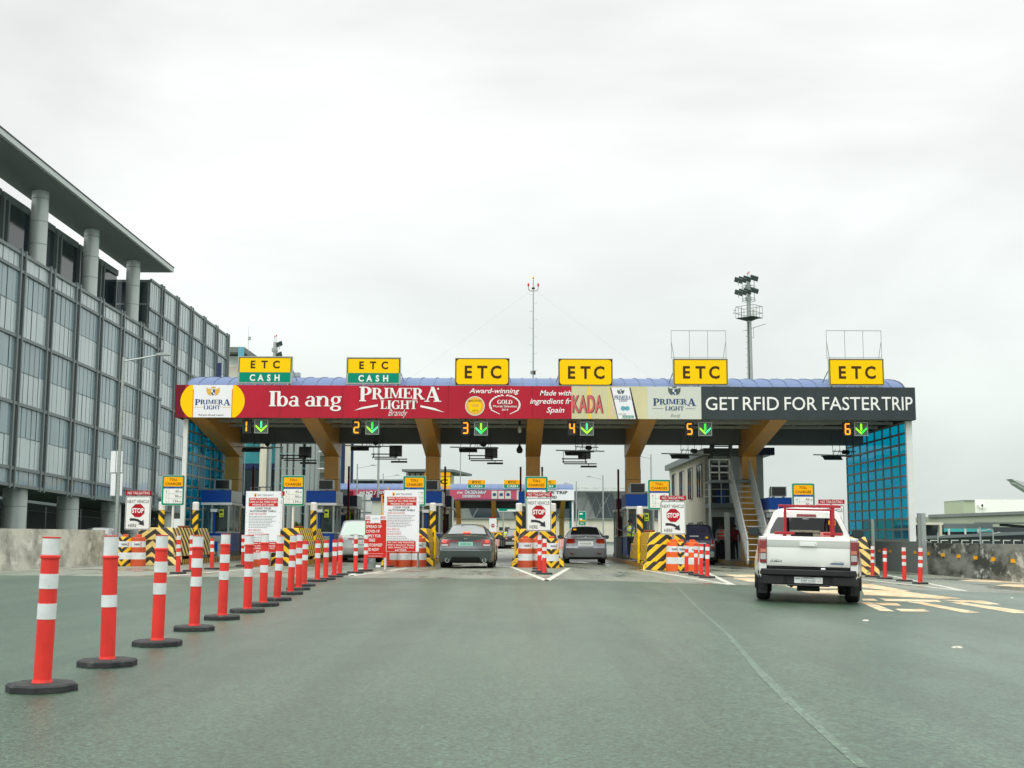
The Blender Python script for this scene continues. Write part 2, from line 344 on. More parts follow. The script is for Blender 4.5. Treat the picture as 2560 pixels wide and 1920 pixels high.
M['rwall'] = grime('mossy_concrete', (126, 130, 122), (56, 61, 54), (184, 187, 178), (.9, .30, .75), (2.2, .7, 1.4), (.42, .58), (.56, .66))
M['cwall'] = mat('grey_concrete', (118, 126, 122), .8, var=.12, vs=1.0, stretch=(1, 1, .3))
M['pole'] = mat('white_pole', (220, 224, 220), .45, var=.05)
M['haz'] = stripes('hazard_stripes', (255, 206, 14), (40, 38, 36), 1.0, 1.0, 1.0, .46, wear=.12)
M['hazc'] = stripes('faded_hazard_stripes', (238, 208, 122), (50, 46, 40), 1.0, 1.0, 1.0, .46, wear=.16)
M['kerb'] = stripes('kerb_stripes', (226, 170, 36), (48, 44, 36), 1.0, 1.0, 0.12, .30, wear=.22)
M['posts'] = stripes('post_stripes', (255, 206, 14), (48, 44, 40), 1.1, .0, 1.0, .40, absx=False, wear=.06)
M['postsb'] = stripes('post_stripes_mirrored', (255, 206, 14), (48, 44, 40), -1.1, .0, 1.0, .40, absx=False, wear=.06)
M['drumb'] = stripes('drum_stripes', (246, 190, 16), (44, 40, 36), -1.1, .0, 1.0, .30, wear=.08)
M['glass'] = glassy('car_glass', (22, 30, 30), .04, .35)
M['boothglass'] = glassy('booth_glass', (64, 84, 82), .05, .5)
M['blueglass'] = tintglass('blue_glass', (.002, .64, .80), (0, 136, 176))
M['deepglass'] = mat('dark_office_glass', (40, 52, 56), .08, spec=.8, var=.2, vs=.15)
M['facade'] = mat('pale_office_glass', (134, 154, 159), .07, 0, var=.12, vs=.12, spec=.75, bump=.12)
M['facade2'] = mat('pale_spandrel_glass', (176, 189, 189), .07, 0, var=.10, vs=.12, spec=.75, bump=.12)
M['fin'] = mat('aluminium_fin', (112, 122, 121), .42, .25, var=.05)
M['joint'] = mat('glazing_joint', (92, 104, 104), .5)
M['clad'] = mat('pale_metal_cladding', (190, 198, 194), .35, .25, var=.05, vs=.8)
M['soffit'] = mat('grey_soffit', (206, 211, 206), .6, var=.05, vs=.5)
M['tealglass'] = mat('teal_glass', (64, 140, 146), .1, var=.25, vs=.4, spec=.7)
M['pink'] = mat('pink_plastic', (232, 150, 138), .5, var=.1)
M['pinkb'] = mat('pink_banner', (190, 78, 104), .5, var=.08, vs=.3)
M['terra'] = mat('terracotta', (150, 84, 56), .75, var=.12)
M['leaf'] = mat('green_leaf', (58, 92, 40), .6, var=.3, vs=6)
M['lime'] = mat('hi_vis_yellow', (206, 226, 40), .5)
M['skin'] = mat('skin', (120, 80, 60), .55)
M['led_g'] = mat('green_led', (40, 235, 60), .4, emit=1.0)
M['led_c'] = mat('cyan_led', (60, 225, 150), .4, emit=1.0)
M['led_y'] = mat('lime_led', (150, 240, 30), .4, emit=1.0)
M['led_o'] = mat('amber_led', (255, 158, 14), .4, emit=1.15)
M['led_off'] = mat('unlit_led', (64, 58, 50), .5)
M['panelgreen'] = mat('grey_green_panel', (78, 92, 82), .5, var=.06)
M['lamp_r'] = mat('red_beacon', (200, 30, 30), .3)
# ================================================================== ground
def clipx(poly, x0, keep_right):
    out = []
    for a, b in zip(poly, poly[1:] + poly[:1]):
        ia = (a[0] >= x0) == keep_right or a[0] == x0; ib = (b[0] >= x0) == keep_right or b[0] == x0
        if ia: out.append(a)
        if ia != ib:
            t = (x0 - a[0]) / (b[0] - a[0]); out.append((x0, a[1] + t * (b[1] - a[1])))
    return out
def lay(mb, poly, dz, m):          # a sheet lying on the road, split along the crown and the gutter
    l = clipx(poly, 1.0, False); r = clipx(poly, 1.0, True); r2 = clipx(r, 16.9, False) if r else []
    for p in (l, r2):
        if len(p) > 2:
            a = sum(p[i][0] * p[(i + 1) % len(p)][1] - p[(i + 1) % len(p)][0] * p[i][1] for i in range(len(p)))
            if a < 0: p = p[::-1]
            mb.face([(x, y, gz(x) + dz) for x, y in p], m)
def lpx(mb, px, dz, m): lay(mb, [tuple(gnd(*p)[:2]) for p in px], dz, m)
def lline(mb, p, q, w, dz, m):
    a = gnd(*p); b = gnd(*q); d = Vector((b.x - a.x, b.y - a.y)).normalized(); n = Vector((-d.y, d.x)) * w / 2
    lay(mb, [(a.x + n.x, a.y + n.y), (a.x - n.x, a.y - n.y), (b.x - n.x, b.y - n.y), (b.x + n.x, b.y + n.y)], dz, m)

mb = MB(); xs = [-700, 1.0, 16.9, 700]; ys = [-30, 0, 60, 400, 1500]
for i in range(3):
    for j in range(4):
        mb.face([(xs[i], ys[j], gz(xs[i])), (xs[i + 1], ys[j], gz(xs[i + 1])), (xs[i + 1], ys[j + 1], gz(xs[i + 1])), (xs[i], ys[j + 1], gz(xs[i]))], M['asphalt'])
tag(mb.build('road'), kind='structure')
mb = MB(); lay(mb, [(-15.2, 33.4), (-8, 32.6), (1, 31.8), (16.9, 29.5), (16.9, 190), (-15.2, 190)], .0015, M['apron'])
tag(mb.build('concrete_pavement'), kind='structure')
mb = MB(); w = .16
for a, b in (((1278, 1417), (1367, 1452)), ((1367, 1452), (1422, 1420)), ((876, 1440), (1085, 1411)), ((876, 1440), (905, 1421)), ((415, 1441), (560, 1428)), ((560, 1428), (745, 1412)),
             ((1605, 1424), (1833, 1463)), ((1768, 1432), (1833, 1463)), ((2157, 1449), (2416, 1478)), ((2215, 1437), (2416, 1478)), ((2150, 1439), (2280, 1449)), ((2140, 1446), (2240, 1452))):
    lline(mb, a, b, w, .003, M['paint_white'])
for k in range(5):      # hatching inside the nose in front of the middle island
    y = 1420 + k * 5; lline(mb, (1300 + k * 16, y), (1412 - k * 11, y), .12, .003, M['paint_white'])
for k in range(4):
    y = 1437 - k * 6; lline(mb, (935 + k * 20, y - 2), (990 + k * 22, y - 7), .12, .003, M['paint_white'])
for k in range(4):
    lline(mb, (1640 + k * 34, 1430 + k * 7), (1735 + k * 18, 1430 + k * 8), .12, .003, M['paint_white'])
lay(mb, [(-15.0, 10), (-14.85, 10), (-14.85, 60), (-15.0, 60)], .003, M['paint_white'])
lay(mb, [(16.0, 10), (16.1, 10), (16.1, 50), (16.0, 50)], .003, M['paint_white'])
tag(mb.build('road_markings'), kind='structure')
mb = MB(); Z = lambda x, y: (1650 + x / 2.431, 1380 + y / 2.431)
for poly in ([(1218, 306), (1290, 308), (1425, 362), (1335, 358)], [(1300, 309), (1440, 312), (1470, 328), (1345, 324)], [(1430, 346), (1600, 348), (1642, 363), (1462, 362)], [(1222, 284), (1300, 285), (1325, 297), (1235, 296)],
             [(1330, 283), (1690, 293), (1712, 306), (1372, 298)], [(1500, 303), (1596, 306), (1955, 370), (1850, 370)],
             [(1715, 292), (1960, 296), (2080, 321), (1990, 320), (1890, 306), (1840, 306)], [(1752, 306), (1838, 307), (2215, 358), (2215, 374), (2150, 372)],
             [(1228, 195), (1300, 198), (1530, 240), (1420, 239), (1228, 214)], [(1228, 228), (1480, 240), (1835, 284), (1700, 285), (1240, 262)], [(830, 232), (1095, 232), (1095, 262), (940, 263)], [(756, 208), (1090, 212), (1090, 222), (820, 221)],
             [(390, 138), (580, 138), (580, 152), (460, 152)], [(440, 160), (580, 160), (580, 182), (540, 180)],
             [(1810, 172), (1960, 168), (2212, 180), (2212, 190), (1990, 184)], [(2040, 204), (2120, 195), (2212, 198), (2212, 216)]):
    lpx(mb, [Z(*p) for p in poly], .0035, M['paint_yellow'])
tag(mb.build('road_markings'), kind='structure')
mb = MB(); pts = [Z(*p) for p in ((105, 212), (240, 350), (420, 510), (600, 720), (800, 920), (1000, 1100), (1240, 1313))]
ws = (.05, .05, .06, .08, .06, .06, .07)
for i, (a, b) in enumerate(zip(pts, pts[1:])): lline(mb, a, b, ws[i], .0012 + .0002 * i, M['crack'])
for x, y, sx in ((1250, 419, 1.0), (1806, 583, 1.3), (2140, 281, .8)):      # road studs
    g = gnd(*Z(x, y)); mb.lathe([(.0, .018), (.03 * sx, .016), (.045 * sx, .004), (.05 * sx, 0)], M['paint_white'], (g.x, g.y, g.z + .002), n=12)
tag(mb.build('road_markings'), kind='structure')

# ================================================================== toll gantry
GY = 50.5                 # front face of the sign band
CY = 57.8                 # line of columns
def gx(px, Y=GY): return at(px, 1000, Y).x
def gzz(py, Y=GY, px=1280): return at(px, py, Y).z
XL, XR = -14.0, 16.79
ZT, ZB = at(1340, 965.5, GY).z, at(1340, 1046.5, GY).z
gantry = thing('toll_plaza_canopy', 'long toll plaza canopy with red, cream and slate advertising band and blue curved roof', 'toll canopy', ((XL + XR) / 2, GY, 0))
# band around the canopy edge
mb = MB()
mb.box(XL, XR, GY + .02, GY + .16, ZB, ZT, M['dkgrey'])
mb.box(XL, XL + .14, GY + .162, GY + 14.6, ZB, ZT, M['bannerdk']); mb.box(XR - .14, XR, GY + .162, GY + 14.6, ZB, ZT, M['slate'])
mb.box(XL + .142, XR - .142, GY + 14.4, GY + 14.6, ZB, ZT, M['dkgrey'])
mb.build('fascia', gantry, True)
FA = lambda px, py: (lambda p: (p.x, p.z))(at(px, py, GY))
def FX(px): return at(px, 1006, GY).x
def banner(name, px0, px1, m, x0=None, x1=None):
    b = MB(); a = FX(px0) if x0 is None else x0; c = FX(px1) if x1 is None else x1
    n = max(1, int((c - a) / 1.9))
    b.box(a, c, GY - .012, GY + .019, ZB - .004, ZT + .004, m)
    return b
mb = banner('b', 439, 1429, M['banner'], x0=XL - .01); y = GY - .016
mb.box(XL - .008, FX(462), GY - .0135, GY - .0125, ZB, ZT, M['bannerdk'])
def ell(cx, rx, ry, m, yy, clip=True):
    P = []
    for i in range(48):
        t = 2 * math.pi * i / 48; x = cx + rx * math.cos(t); z = (ZT + ZB) / 2 + ry * math.sin(t); P.append((x, max(ZB, min(ZT, z))))
    mb.flat(P, yy, m)
for px_ in (700, 856, 898, 1010, 1120, 1262, 1330): mb.rect(FX(px_), FX(px_) + .015, ZB, ZT, y + .002, M['bannerdk'])
ell(FX(531.5), FX(612) - FX(531.5), .98, M['yellow'], y)
x0, x1 = FX(482), FX(581)
mb.rect(x0, x1, ZB, ZT, y - .003, M['sheet'])
for a in (x0, x1 - .03): mb.rect(a, a + .03, ZB, ZT - .18, y - .006, M['orange2'])
mb.build('banner', gantry, True)['label'] = 'red brandy banner with yellow ellipse and white label'
# ---- hand drawn serif capitals
def ringseg(cx, cy, ro, rz, ri, rj, a0, a1, n=14):
    P = []
    for i in range(n):
        t0 = R(a0 + (a1 - a0) * i / n); t1 = R(a0 + (a1 - a0) * (i + 1) / n)
        P.append([(cx + ri * math.cos(t0), cy + rj * math.sin(t0)), (cx + ro * math.cos(t0), cy + rz * math.sin(t0)), (cx + ro * math.cos(t1), cy + rz * math.sin(t1)), (cx + ri * math.cos(t1), cy + rj * math.sin(t1))])
    return P
def bx(x0, x1, z0, z1): return [(x0, z0), (x1, z0), (x1, z1), (x0, z1)]
SER = {
 'P': (.70, [bx(.06, .27, 0, 1), bx(-.02, .36, 0, .07), bx(-.02, .1, .93, 1), bx(.25, .32, .93, 1), bx(.25, .32, .42, .49)] + ringseg(.31, .71, .36, .29, .15, .22, -90, 90)),
 'R': (.86, [bx(.06, .27, 0, 1), bx(-.02, .36, 0, .07), bx(-.02, .1, .93, 1), bx(.25, .32, .93, 1), bx(.25, .36, .43, .5), [(.34, .46), (.5, .48), (.80, .06), (.58, .06)], bx(.56, .88, 0, .07)] + ringseg(.31, .715, .35, .285, .14, .215, -90, 90)),
 'I': (.42, [bx(.08, .3, 0, 1), bx(0, .38, 0, .07), bx(0, .38, .93, 1)]),
 'M': (1.14, [bx(.09, .17, 0, 1), bx(0, .27, 0, .07), bx(0, .2, .93, 1), [(.06, 1), (.47, 0), (.58, 0), (.28, 1)], [(.47, 0), (.56, 0), (.86, 1), (.78, 1)], bx(.78, .99, 0, 1), bx(.70, 1.08, 0, .07), bx(.9, 1.08, .93, 1)]),
 'E': (.74, [bx(.06, .27, 0, 1), bx(-.02, .66, .93, 1), bx(-.02, .68, 0, .07), bx(.25, .48, .47, .54), bx(.59, .66, .76, 1), bx(.61, .68, 0, .26), bx(.44, .51, .36, .66)]),
 'A': (.92, [[(.08, 0), (.17, 0), (.47, 1), (.38, 1)], [(.34, 1), (.52, 1), (.84, 0), (.60, 0)], bx(.2, .64, .28, .36), bx(-.02, .27, 0, .06), bx(.5, .93, 0, .06)]),
 'L': (.70, [bx(.06, .27, 0, 1), bx(-.02, .36, .93, 1), bx(-.02, .64, 0, .07), bx(.57, .64, 0, .28)]),
 'G': (.94, ringseg(.45, .5, .45, .53, .22, .45, 48, 318, 22) + [bx(.62, .82, .02, .42), bx(.52, .90, .36, .43), bx(.70, .77, .66, 1.0)]),
 'H': (.94, [bx(.06, .27, 0, 1), bx(.61, .82, 0, 1), bx(-.02, .35, 0, .07), bx(.53, .9, 0, .07), bx(-.02, .35, .93, 1), bx(.53, .9, .93, 1), bx(.25, .63, .47, .54)]),
 'T': (.86, [bx(.3, .51, 0, 1), bx(.2, .61, 0, .07), bx(0, .81, .93, 1), bx(0, .07, .7, 1), bx(.74, .81, .7, 1)]),
 'O': (.98, ringseg(.46, .5, .46, .53, .23, .46, 0, 360, 28)),
 'D': (.96, [bx(.06, .27, 0, 1), bx(-.02, .36, 0, .07), bx(-.02, .36, .93, 1)] + ringseg(.34, .5, .54, .5, .31, .43, -90, 90)),
 'b': (.72, [bx(.04, .22, 0, 1.05), bx(-.03, .1, .98, 1.05)] + ringseg(.36, .35, .31, .37, .13, .3, 0, 360, 20)),
 'a': (.66, [bx(.38, .56, .03, .5), bx(.38, .63, 0, .06)] + ringseg(.26, .2, .26, .22, .1, .15, 40, 330) + ringseg(.31, .48, .25, .24, .09, .17, 0, 160)),
 'n': (.84, [bx(.05, .23, 0, .7), bx(-.02, .3, 0, .06), bx(-.03, .1, .64, .7), bx(.53, .71, 0, .46), bx(.46, .79, 0, .06)] + ringseg(.42, .44, .29, .28, .12, .2, 0, 180)),
 'g': (.70, [bx(.44, .66, .62, .7), bx(.08, .22, .06, .2)] + ringseg(.31, .44, .29, .27, .13, .2, 0, 360, 20) + ringseg(.31, -.13, .33, .2, .17, .11, 0, 360, 20)),
 ' ': (.34, []),
}
def serif(mb, letters, x0, x1, y, m, warp=None, k=0):
    tot = sum(SER[c][0] * (t - b if c.isupper() else h) for c, b, t in letters for h in [t - b]); sx = (x1 - x0) / tot; x = x0
    i = 0
    for c, zb, zt in letters:
        h = zt - zb
        for j, p in enumerate(SER[c][1]):
            q = [(x + a * h * sx, zb + b * h) for a, b in p]
            if sum(q[i][0] * q[(i + 1) % len(q)][1] - q[(i + 1) % len(q)][0] * q[i][1] for i in range(len(q))) < 0: q = q[::-1]
            mb.flat(q, y - .0004 * j, m)
        x += SER[c][0] * h * sx
def zy(py, px=1280): return at(px, py, GY).z
def primera(mb, px0, px1, pyt, pyb, y, m, k=1.0):
    t, b = zy(pyt, (px0 + px1) / 2), zy(pyb, (px0 + px1) / 2); h = t - b
    serif(mb, [('P', b - .22 * h, t), ('R', b - .05 * h, t - .10 * h), ('I', b + .03 * h, t - .10 * h), ('M', b + .06 * h, t - .10 * h), ('E', b + .03 * h, t - .10 * h), ('R', b - .05 * h, t - .10 * h), ('A', b - .24 * h, t)], FX(px0), FX(px1), y, m)
def light_(mb, px0, px1, pyt, pyb, y, m):
    t, b = zy(pyt, (px0 + px1) / 2), zy(pyb, (px0 + px1) / 2)
    serif(mb, [(c, b, t) for c in 'LIGHT'], FX(px0), FX(px1), y, m)
def ftext(mb, s, px0, px1, pyt, pyb, y, m, bold=0, shear=0, space=1.0):
    c = (px0 + px1) / 2; mb.text(s, FX(px0), FX(px1), zy(pyb, c), zy(pyt, c), y, m, bold, shear, None, space)
def crest(mb, cx, cy, r, y, cg, cb):    # small heraldic shield between wings
    x, z = FX(cx), zy(cy, cx); u = FX(cx + 1) - FX(cx); r *= u
    for s in (-1, 1):
        P = [(x + s * .25 * r, z + .5 * r), (x + s * .7 * r, z + .55 * r), (x + s * 1.0 * r, z + .75 * r), (x + s * .95 * r, z + .1 * r), (x + s * .7 * r, z - .35 * r), (x + s * .3 * r, z - .5 * r)]
        mb.flat(P if s < 0 else P[::-1], y, cg)
    mb.flat([(x - .28 * r, z + .45 * r), (x - .28 * r, z - .2 * r), (x, z - .5 * r), (x + .28 * r, z - .2 * r), (x + .28 * r, z + .45 * r)], y - .002, cb)
    mb.rect(x - .26 * r, x - .01 * r, z - .02 * r, z + .4 * r, y - .004, M['sheet']); mb.rect(x + .01 * r, x + .22 * r, z - .28 * r, z - .04 * r, y - .004, M['sheet'])
    mb.flat([(x - .3 * r, z + .62 * r), (x + .3 * r, z + .62 * r), (x + .36 * r, z + .9 * r), (x + .15 * r, z + .74 * r), (x, z + .95 * r), (x - .15 * r, z + .74 * r), (x - .36 * r, z + .9 * r)], y - .002, cg)
mb = MB(); y = GY - .024
primera(mb, 488, 577, 998, 1010.5, y, M['inkblue']); light_(mb, 510, 552, 1013.8, 1023, y, M['inkblue'])
crest(mb, 532, 981, 17, y, M['gold'], M['inkblue'])
for a, b in ((485, 508), (555, 578)): mb.rect(FX(a), FX(b), zy(1018.6, a), zy(1017.8, a), y, M['gold'])
ftext(mb, 'Premium Brandy Liqueur', 497, 562, 1035, 1041, y, M['ink'], 0, .35)
L_ = [('I', zy(1016, 765), zy(978, 765))] + [(c, zy(1016, 765), zy(980, 765)) for c in 'ba']
serif(mb, L_, FX(673), FX(750), y, M['letter']); serif(mb, [(c, zy(1016, 810), zy(980, 810)) for c in 'ang'], FX(763), FX(856), y, M['letter'])
primera(mb, 899, 1103, 967, 997, y, M['letter']); light_(mb, 952, 1045, 1001.5, 1022.5, y, M['letter'])
mb.flat([FA(886, 1026), FA(944, 1016), FA(945, 1011), FA(905, 1018)], y, M['letter']); mb.flat([FA(1051, 1018), FA(1111, 1031), FA(1085, 1020), FA(1051, 1013)], y, M['letter'])
ftext(mb, 'Brandy', 971, 1019, 1024, 1045, y, M['letter'], -.008, .45)
ftext(mb, 'Award-winning', 1173, 1298, 971, 987, y, M['letter'], .012, .28)
mb.disc(FX(1187.5), zy(1015, 1187), .41, .41, y, M['pale']); mb.disc(FX(1187.5), zy(1015, 1187), .37, .37, y - .002, M['gold']); mb.disc(FX(1187.5), zy(1015, 1187), .26, .26, y - .004, M['yellow'])
_c = (FX(1187.5), zy(1015, 1187))
ftext(mb, 'MONDE SELECTION', 1172, 1203, 1000, 1005, y - .006, M['brown'], .01); ftext(mb, '2019', 1181, 1195, 1024, 1029, y - .006, M['brown'], .01)
mb.rect(_c[0] - .16, _c[0] + .16, _c[1] - .04, _c[1] + .08, y - .006, M['gold'])
for s in (-1, 1):       # laurel
    for i in range(9):
        a = R(205 - 105 * i / 8) if s < 0 else R(-25 + 105 * i / 8)
        cx, cz = FX(1262) + .62 * math.cos(a), zy(1012, 1262) + .40 * math.sin(a)
        d = a + (math.pi / 2 - .5) * s * -1
        mb.flat([(cx + .09 * math.cos(d), cz + .09 * math.sin(d)), (cx + .035 * math.cos(d + 1.57), cz + .035 * math.sin(d + 1.57)), (cx - .09 * math.cos(d), cz - .09 * math.sin(d)), (cx - .035 * math.cos(d + 1.57), cz - .035 * math.sin(d + 1.57))], y, M['letter'])
    mb.flat([(FX(1262 + s * 33), zy(1024)), (FX(1262 + s * 12), zy(1035)), (FX(1262 + s * 13), zy(1036)), (FX(1262 + s * 35), zy(1026))][::s], y, M['letter'])
serif(mb, [(c, zy(1010, 1262), zy(1000, 1262)) for c in 'GOLD'], FX(1243), FX(1282), y, M['letter'])
ftext(mb, 'Monde Selection', 1233, 1292, 1013, 1018.5, y, M['letter'], .01); ftext(mb, '2019', 1254.5, 1270.5, 1022, 1027, y, M['letter'], .01)
ftext(mb, 'Made with', 1349.5, 1428.5, 976, 989, y, M['letter'], .012, .28); ftext(mb, 'ingredient fr', 1325, 1428, 996, 1014, y, M['letter'], .012, .28); ftext(mb, 'Spain', 1366, 1411, 1018, 1036, y, M['letter'], .012, .28)
mb.disc(FX(1095), zy(972, 1095), .04, .04, y, M['letter'])
mb.build('lettering', gantry, True)
M['fadedred'] = mat('faded_red_print', (206, 96, 96), .5)
mb = banner('b', 1429, 1753, M['beige'])
for a, b in ((1471, 1476), (1522, 1525)): mb.rect(FX(a), FX(b), ZB, ZT, GY - .014, M['yellow'])
mb.rect(FX(1582), FX(1618), ZB, ZT, GY - .014, M['beige']); mb.rect(FX(1619), FX(1753), ZB, ZT, GY - .014, M['pale'])
mb.flat([FA(1544, 1047), FA(1595, 1048), FA(1576, 969), FA(1525, 969)], GY - .016, M['ink']); mb.flat([FA(1546, 1047), FA(1589, 1047.5), FA(1573, 969), FA(1528, 969)], GY - .019, M['sheet'])
mb.build('banner', gantry, True)['label'] = 'cream banner showing a tilted white bottle label and pale panel'
mb = MB(); y = GY - .022
ftext(mb, 'KADA', 1432, 1509, 988, 1033, y, M['ink'], .02); ftext(mb, 'KADA', 1430, 1507, 988.6, 1032, y - .003, M['fadedred'], .02)
crest(mb, 1552, 981, 9, y, M['panelgreen'], M['inkblue'])
t = [(c, zy(999, 1555), zy(989, 1555)) for c in 'PRIMERA']; serif(mb, t, FX(1536), FX(1577), y, M['inkblue']); serif(mb, [(c, zy(1004.5, 1555), zy(999.5, 1555)) for c in 'LIGHT'], FX(1548), FX(1569), y, M['inkblue'])
for a in (1557.5, 1568): mb.disc(FX(a), zy(1021, a), .10, .10, y, M['teal'])
mb.rect(FX(1556), FX(1584), zy(1046, 1570), zy(1039, 1570), y, M['green']); ftext(mb, 'IMPORTED', 1558, 1582, 1041, 1046, y - .003, M['sheet'], .01)
for k in range(3): mb.rect(FX(1545), FX(1565), zy(1034 + k * 2, 1555), zy(1033.4 + k * 2, 1555), y, M['grey'])
primera(mb, 1633, 1740, 996, 1011, y, M['inkblue']); light_(mb, 1663, 1710, 1016, 1026, y, M['inkblue']); crest(mb, 1686, 980, 16, y, M['panelgreen'], M['inkblue'])
for a, b in ((1630, 1658), (1714, 1738)): mb.rect(FX(a), FX(b), zy(1021.6, a), zy(1020.6, a), y, M['grey'])
ftext(mb, 'Brandy', 1676, 1701, 1034, 1046, y, M['grey'], -.006, .45)
mb.build('lettering', gantry, True)
mb = banner('b', 1753, 2288, M['slate'], x1=XR + .01)
for px in (1838, 2039, 2218): mb.rect(FX(px), FX(px) + .02, ZB, ZT, GY - .014, M['ink'])
mb.build('sign_panel', gantry, True)['label'] = 'slate panel reading GET RFID FOR FASTERTRIP'
mb = MB()
for s, a, b in (('GET', 1764, 1845.5), ('RFID', 1857, 1947), ('FOR', 1961, 2041.5), ('FASTER', 2056, 2201), ('TRIP', 2204, 2281)): ftext(mb, s, a, b, 992.5, 1025.5, GY - .02, M['letter'], .004)
mb.build('lettering', gantry, True)
# roof
mb = MB(); n = 20; prof = []; rise = .2
target = (at(1333, 946, 10).z - CAMZ) / 10          # the roof line must just clear the band as it does in the photo
while max((ZT - .12 + rise * math.sin(math.pi * i / 60) - CAMZ) / (GY + .3 + 7.1 * (1 - math.cos(math.pi * i / 60))) for i in range(61)) < target: rise += .01
apex = ZT - .12 + rise
for i in range(n + 1):
    a = math.pi * i / n; prof.append((GY + .3 + 7.1 * (1 - math.cos(a)), ZT - .12 + (apex - ZT + .12) * math.sin(a)))
for i in range(n):
    (ya, za), (yb, zb) = prof[i], prof[i + 1]
    mb.add([(XL + .3, ya, za), (XR - .3, ya, za), (XR - .3, yb, zb), (XL + .3, yb, zb)], [(0, 1, 2, 3)], M['roof'], True)
    mb.add([(XL + .3, ya, za - .05), (XR - .3, ya, za - .05), (XR - .3, yb, zb - .05), (XL + .3, yb, zb - .05)], [(3, 2, 1, 0)], M['dkgrey'], True)
for X in (XL + .28, XR - .34):
    mb.prismx([(p[0], p[1] + .02) for p in prof] + [(prof[-1][0], ZT - .2), (prof[0][0], ZT - .2)], X, X + .06, M['dkgrey'])
k = XL + .8
while k < XR - .5:
    for i in range(n): mb.bar((k, prof[i][0], prof[i][1] + .015), (k, prof[i + 1][0], prof[i + 1][1] + .008), .04, .03, M['roof2'])
    k += .62
mb.build('roof', gantry, True)
# ceiling, beams, trusses
mb = MB(); zc = at(1280, 1110, CY).z
mb.box(XL + .2, XR - .2, CY - .35, CY + .35, zc, zc + .72, M['beam'])
mb.box(XL + .2, XR - .2, CY - 2.6, CY - 2.4, zc + .75, zc + 1.0, M['truss'])
for yy in (GY + .4, GY + 2.4, GY + 4.6):
    mb.box(XL + .2, XR - .2, yy, yy + .14, ZB + .02, ZB + .14, M['truss']); mb.box(XL + .2, XR - .2, yy, yy + .14, ZB + .62, ZB + .76, M['truss'])
    x = XL + .4; f = 0
    while x < XR - 1:
        mb.bar((x, yy + .07, ZB + .12), (x + .6, yy + .07, ZB + .64), .05, .05, M['truss']); mb.bar((x + .6, yy + .07, ZB + .64), (x + 1.2, yy + .07, ZB + .12), .05, .05, M['truss']); x += 1.2
mb.box(XL + .2, XR - .2, GY + .2, GY + 14.3, ZT - .30, ZT - .22, M['soffit'])
mb.box(XL + .2, XR - .2, CY + 5, CY + 5.4, zc + .5, zc + 1.0, M['truss'])
mb.build('ceiling_frame', gantry, True)
COLX = [gx(590, CY), gx(835, CY), gx(1085, CY), gx(1332.5, CY), gx(1580, CY), gx(1866, CY)]
zj = [at(p, 1141, CY).z for p in (590, 835, 1085, 1332, 1580, 1866)]
for i, cx in enumerate(COLX):
    w = .33; z0 = gz(cx)
    mb = MB(); mb.box(cx - w, cx + w, CY - .42, CY + .42, z0, zj[i], M['tan'])
    for zz in (zj[i] - .02, zj[i] - 1.1, zj[i] - 2.2, zj[i] - 3.3): mb.box(cx - w - .004, cx + w + .004, CY - .425, CY + .425, zz - .015, zz + .005, M['tan2'])
    yb = GY + .3
    mb.prismx([(CY - .42, zj[i] + .003), (CY + .42, zj[i] + .003), (CY + .42, zc + .9), (CY + .9, zc + 1.6), (yb + 1.0, ZB + .35), (yb, ZB + .35), (yb, ZB + .02)], cx - w - .02, cx + w + .02, M['tan'])
    mb.build('column', gantry, True)
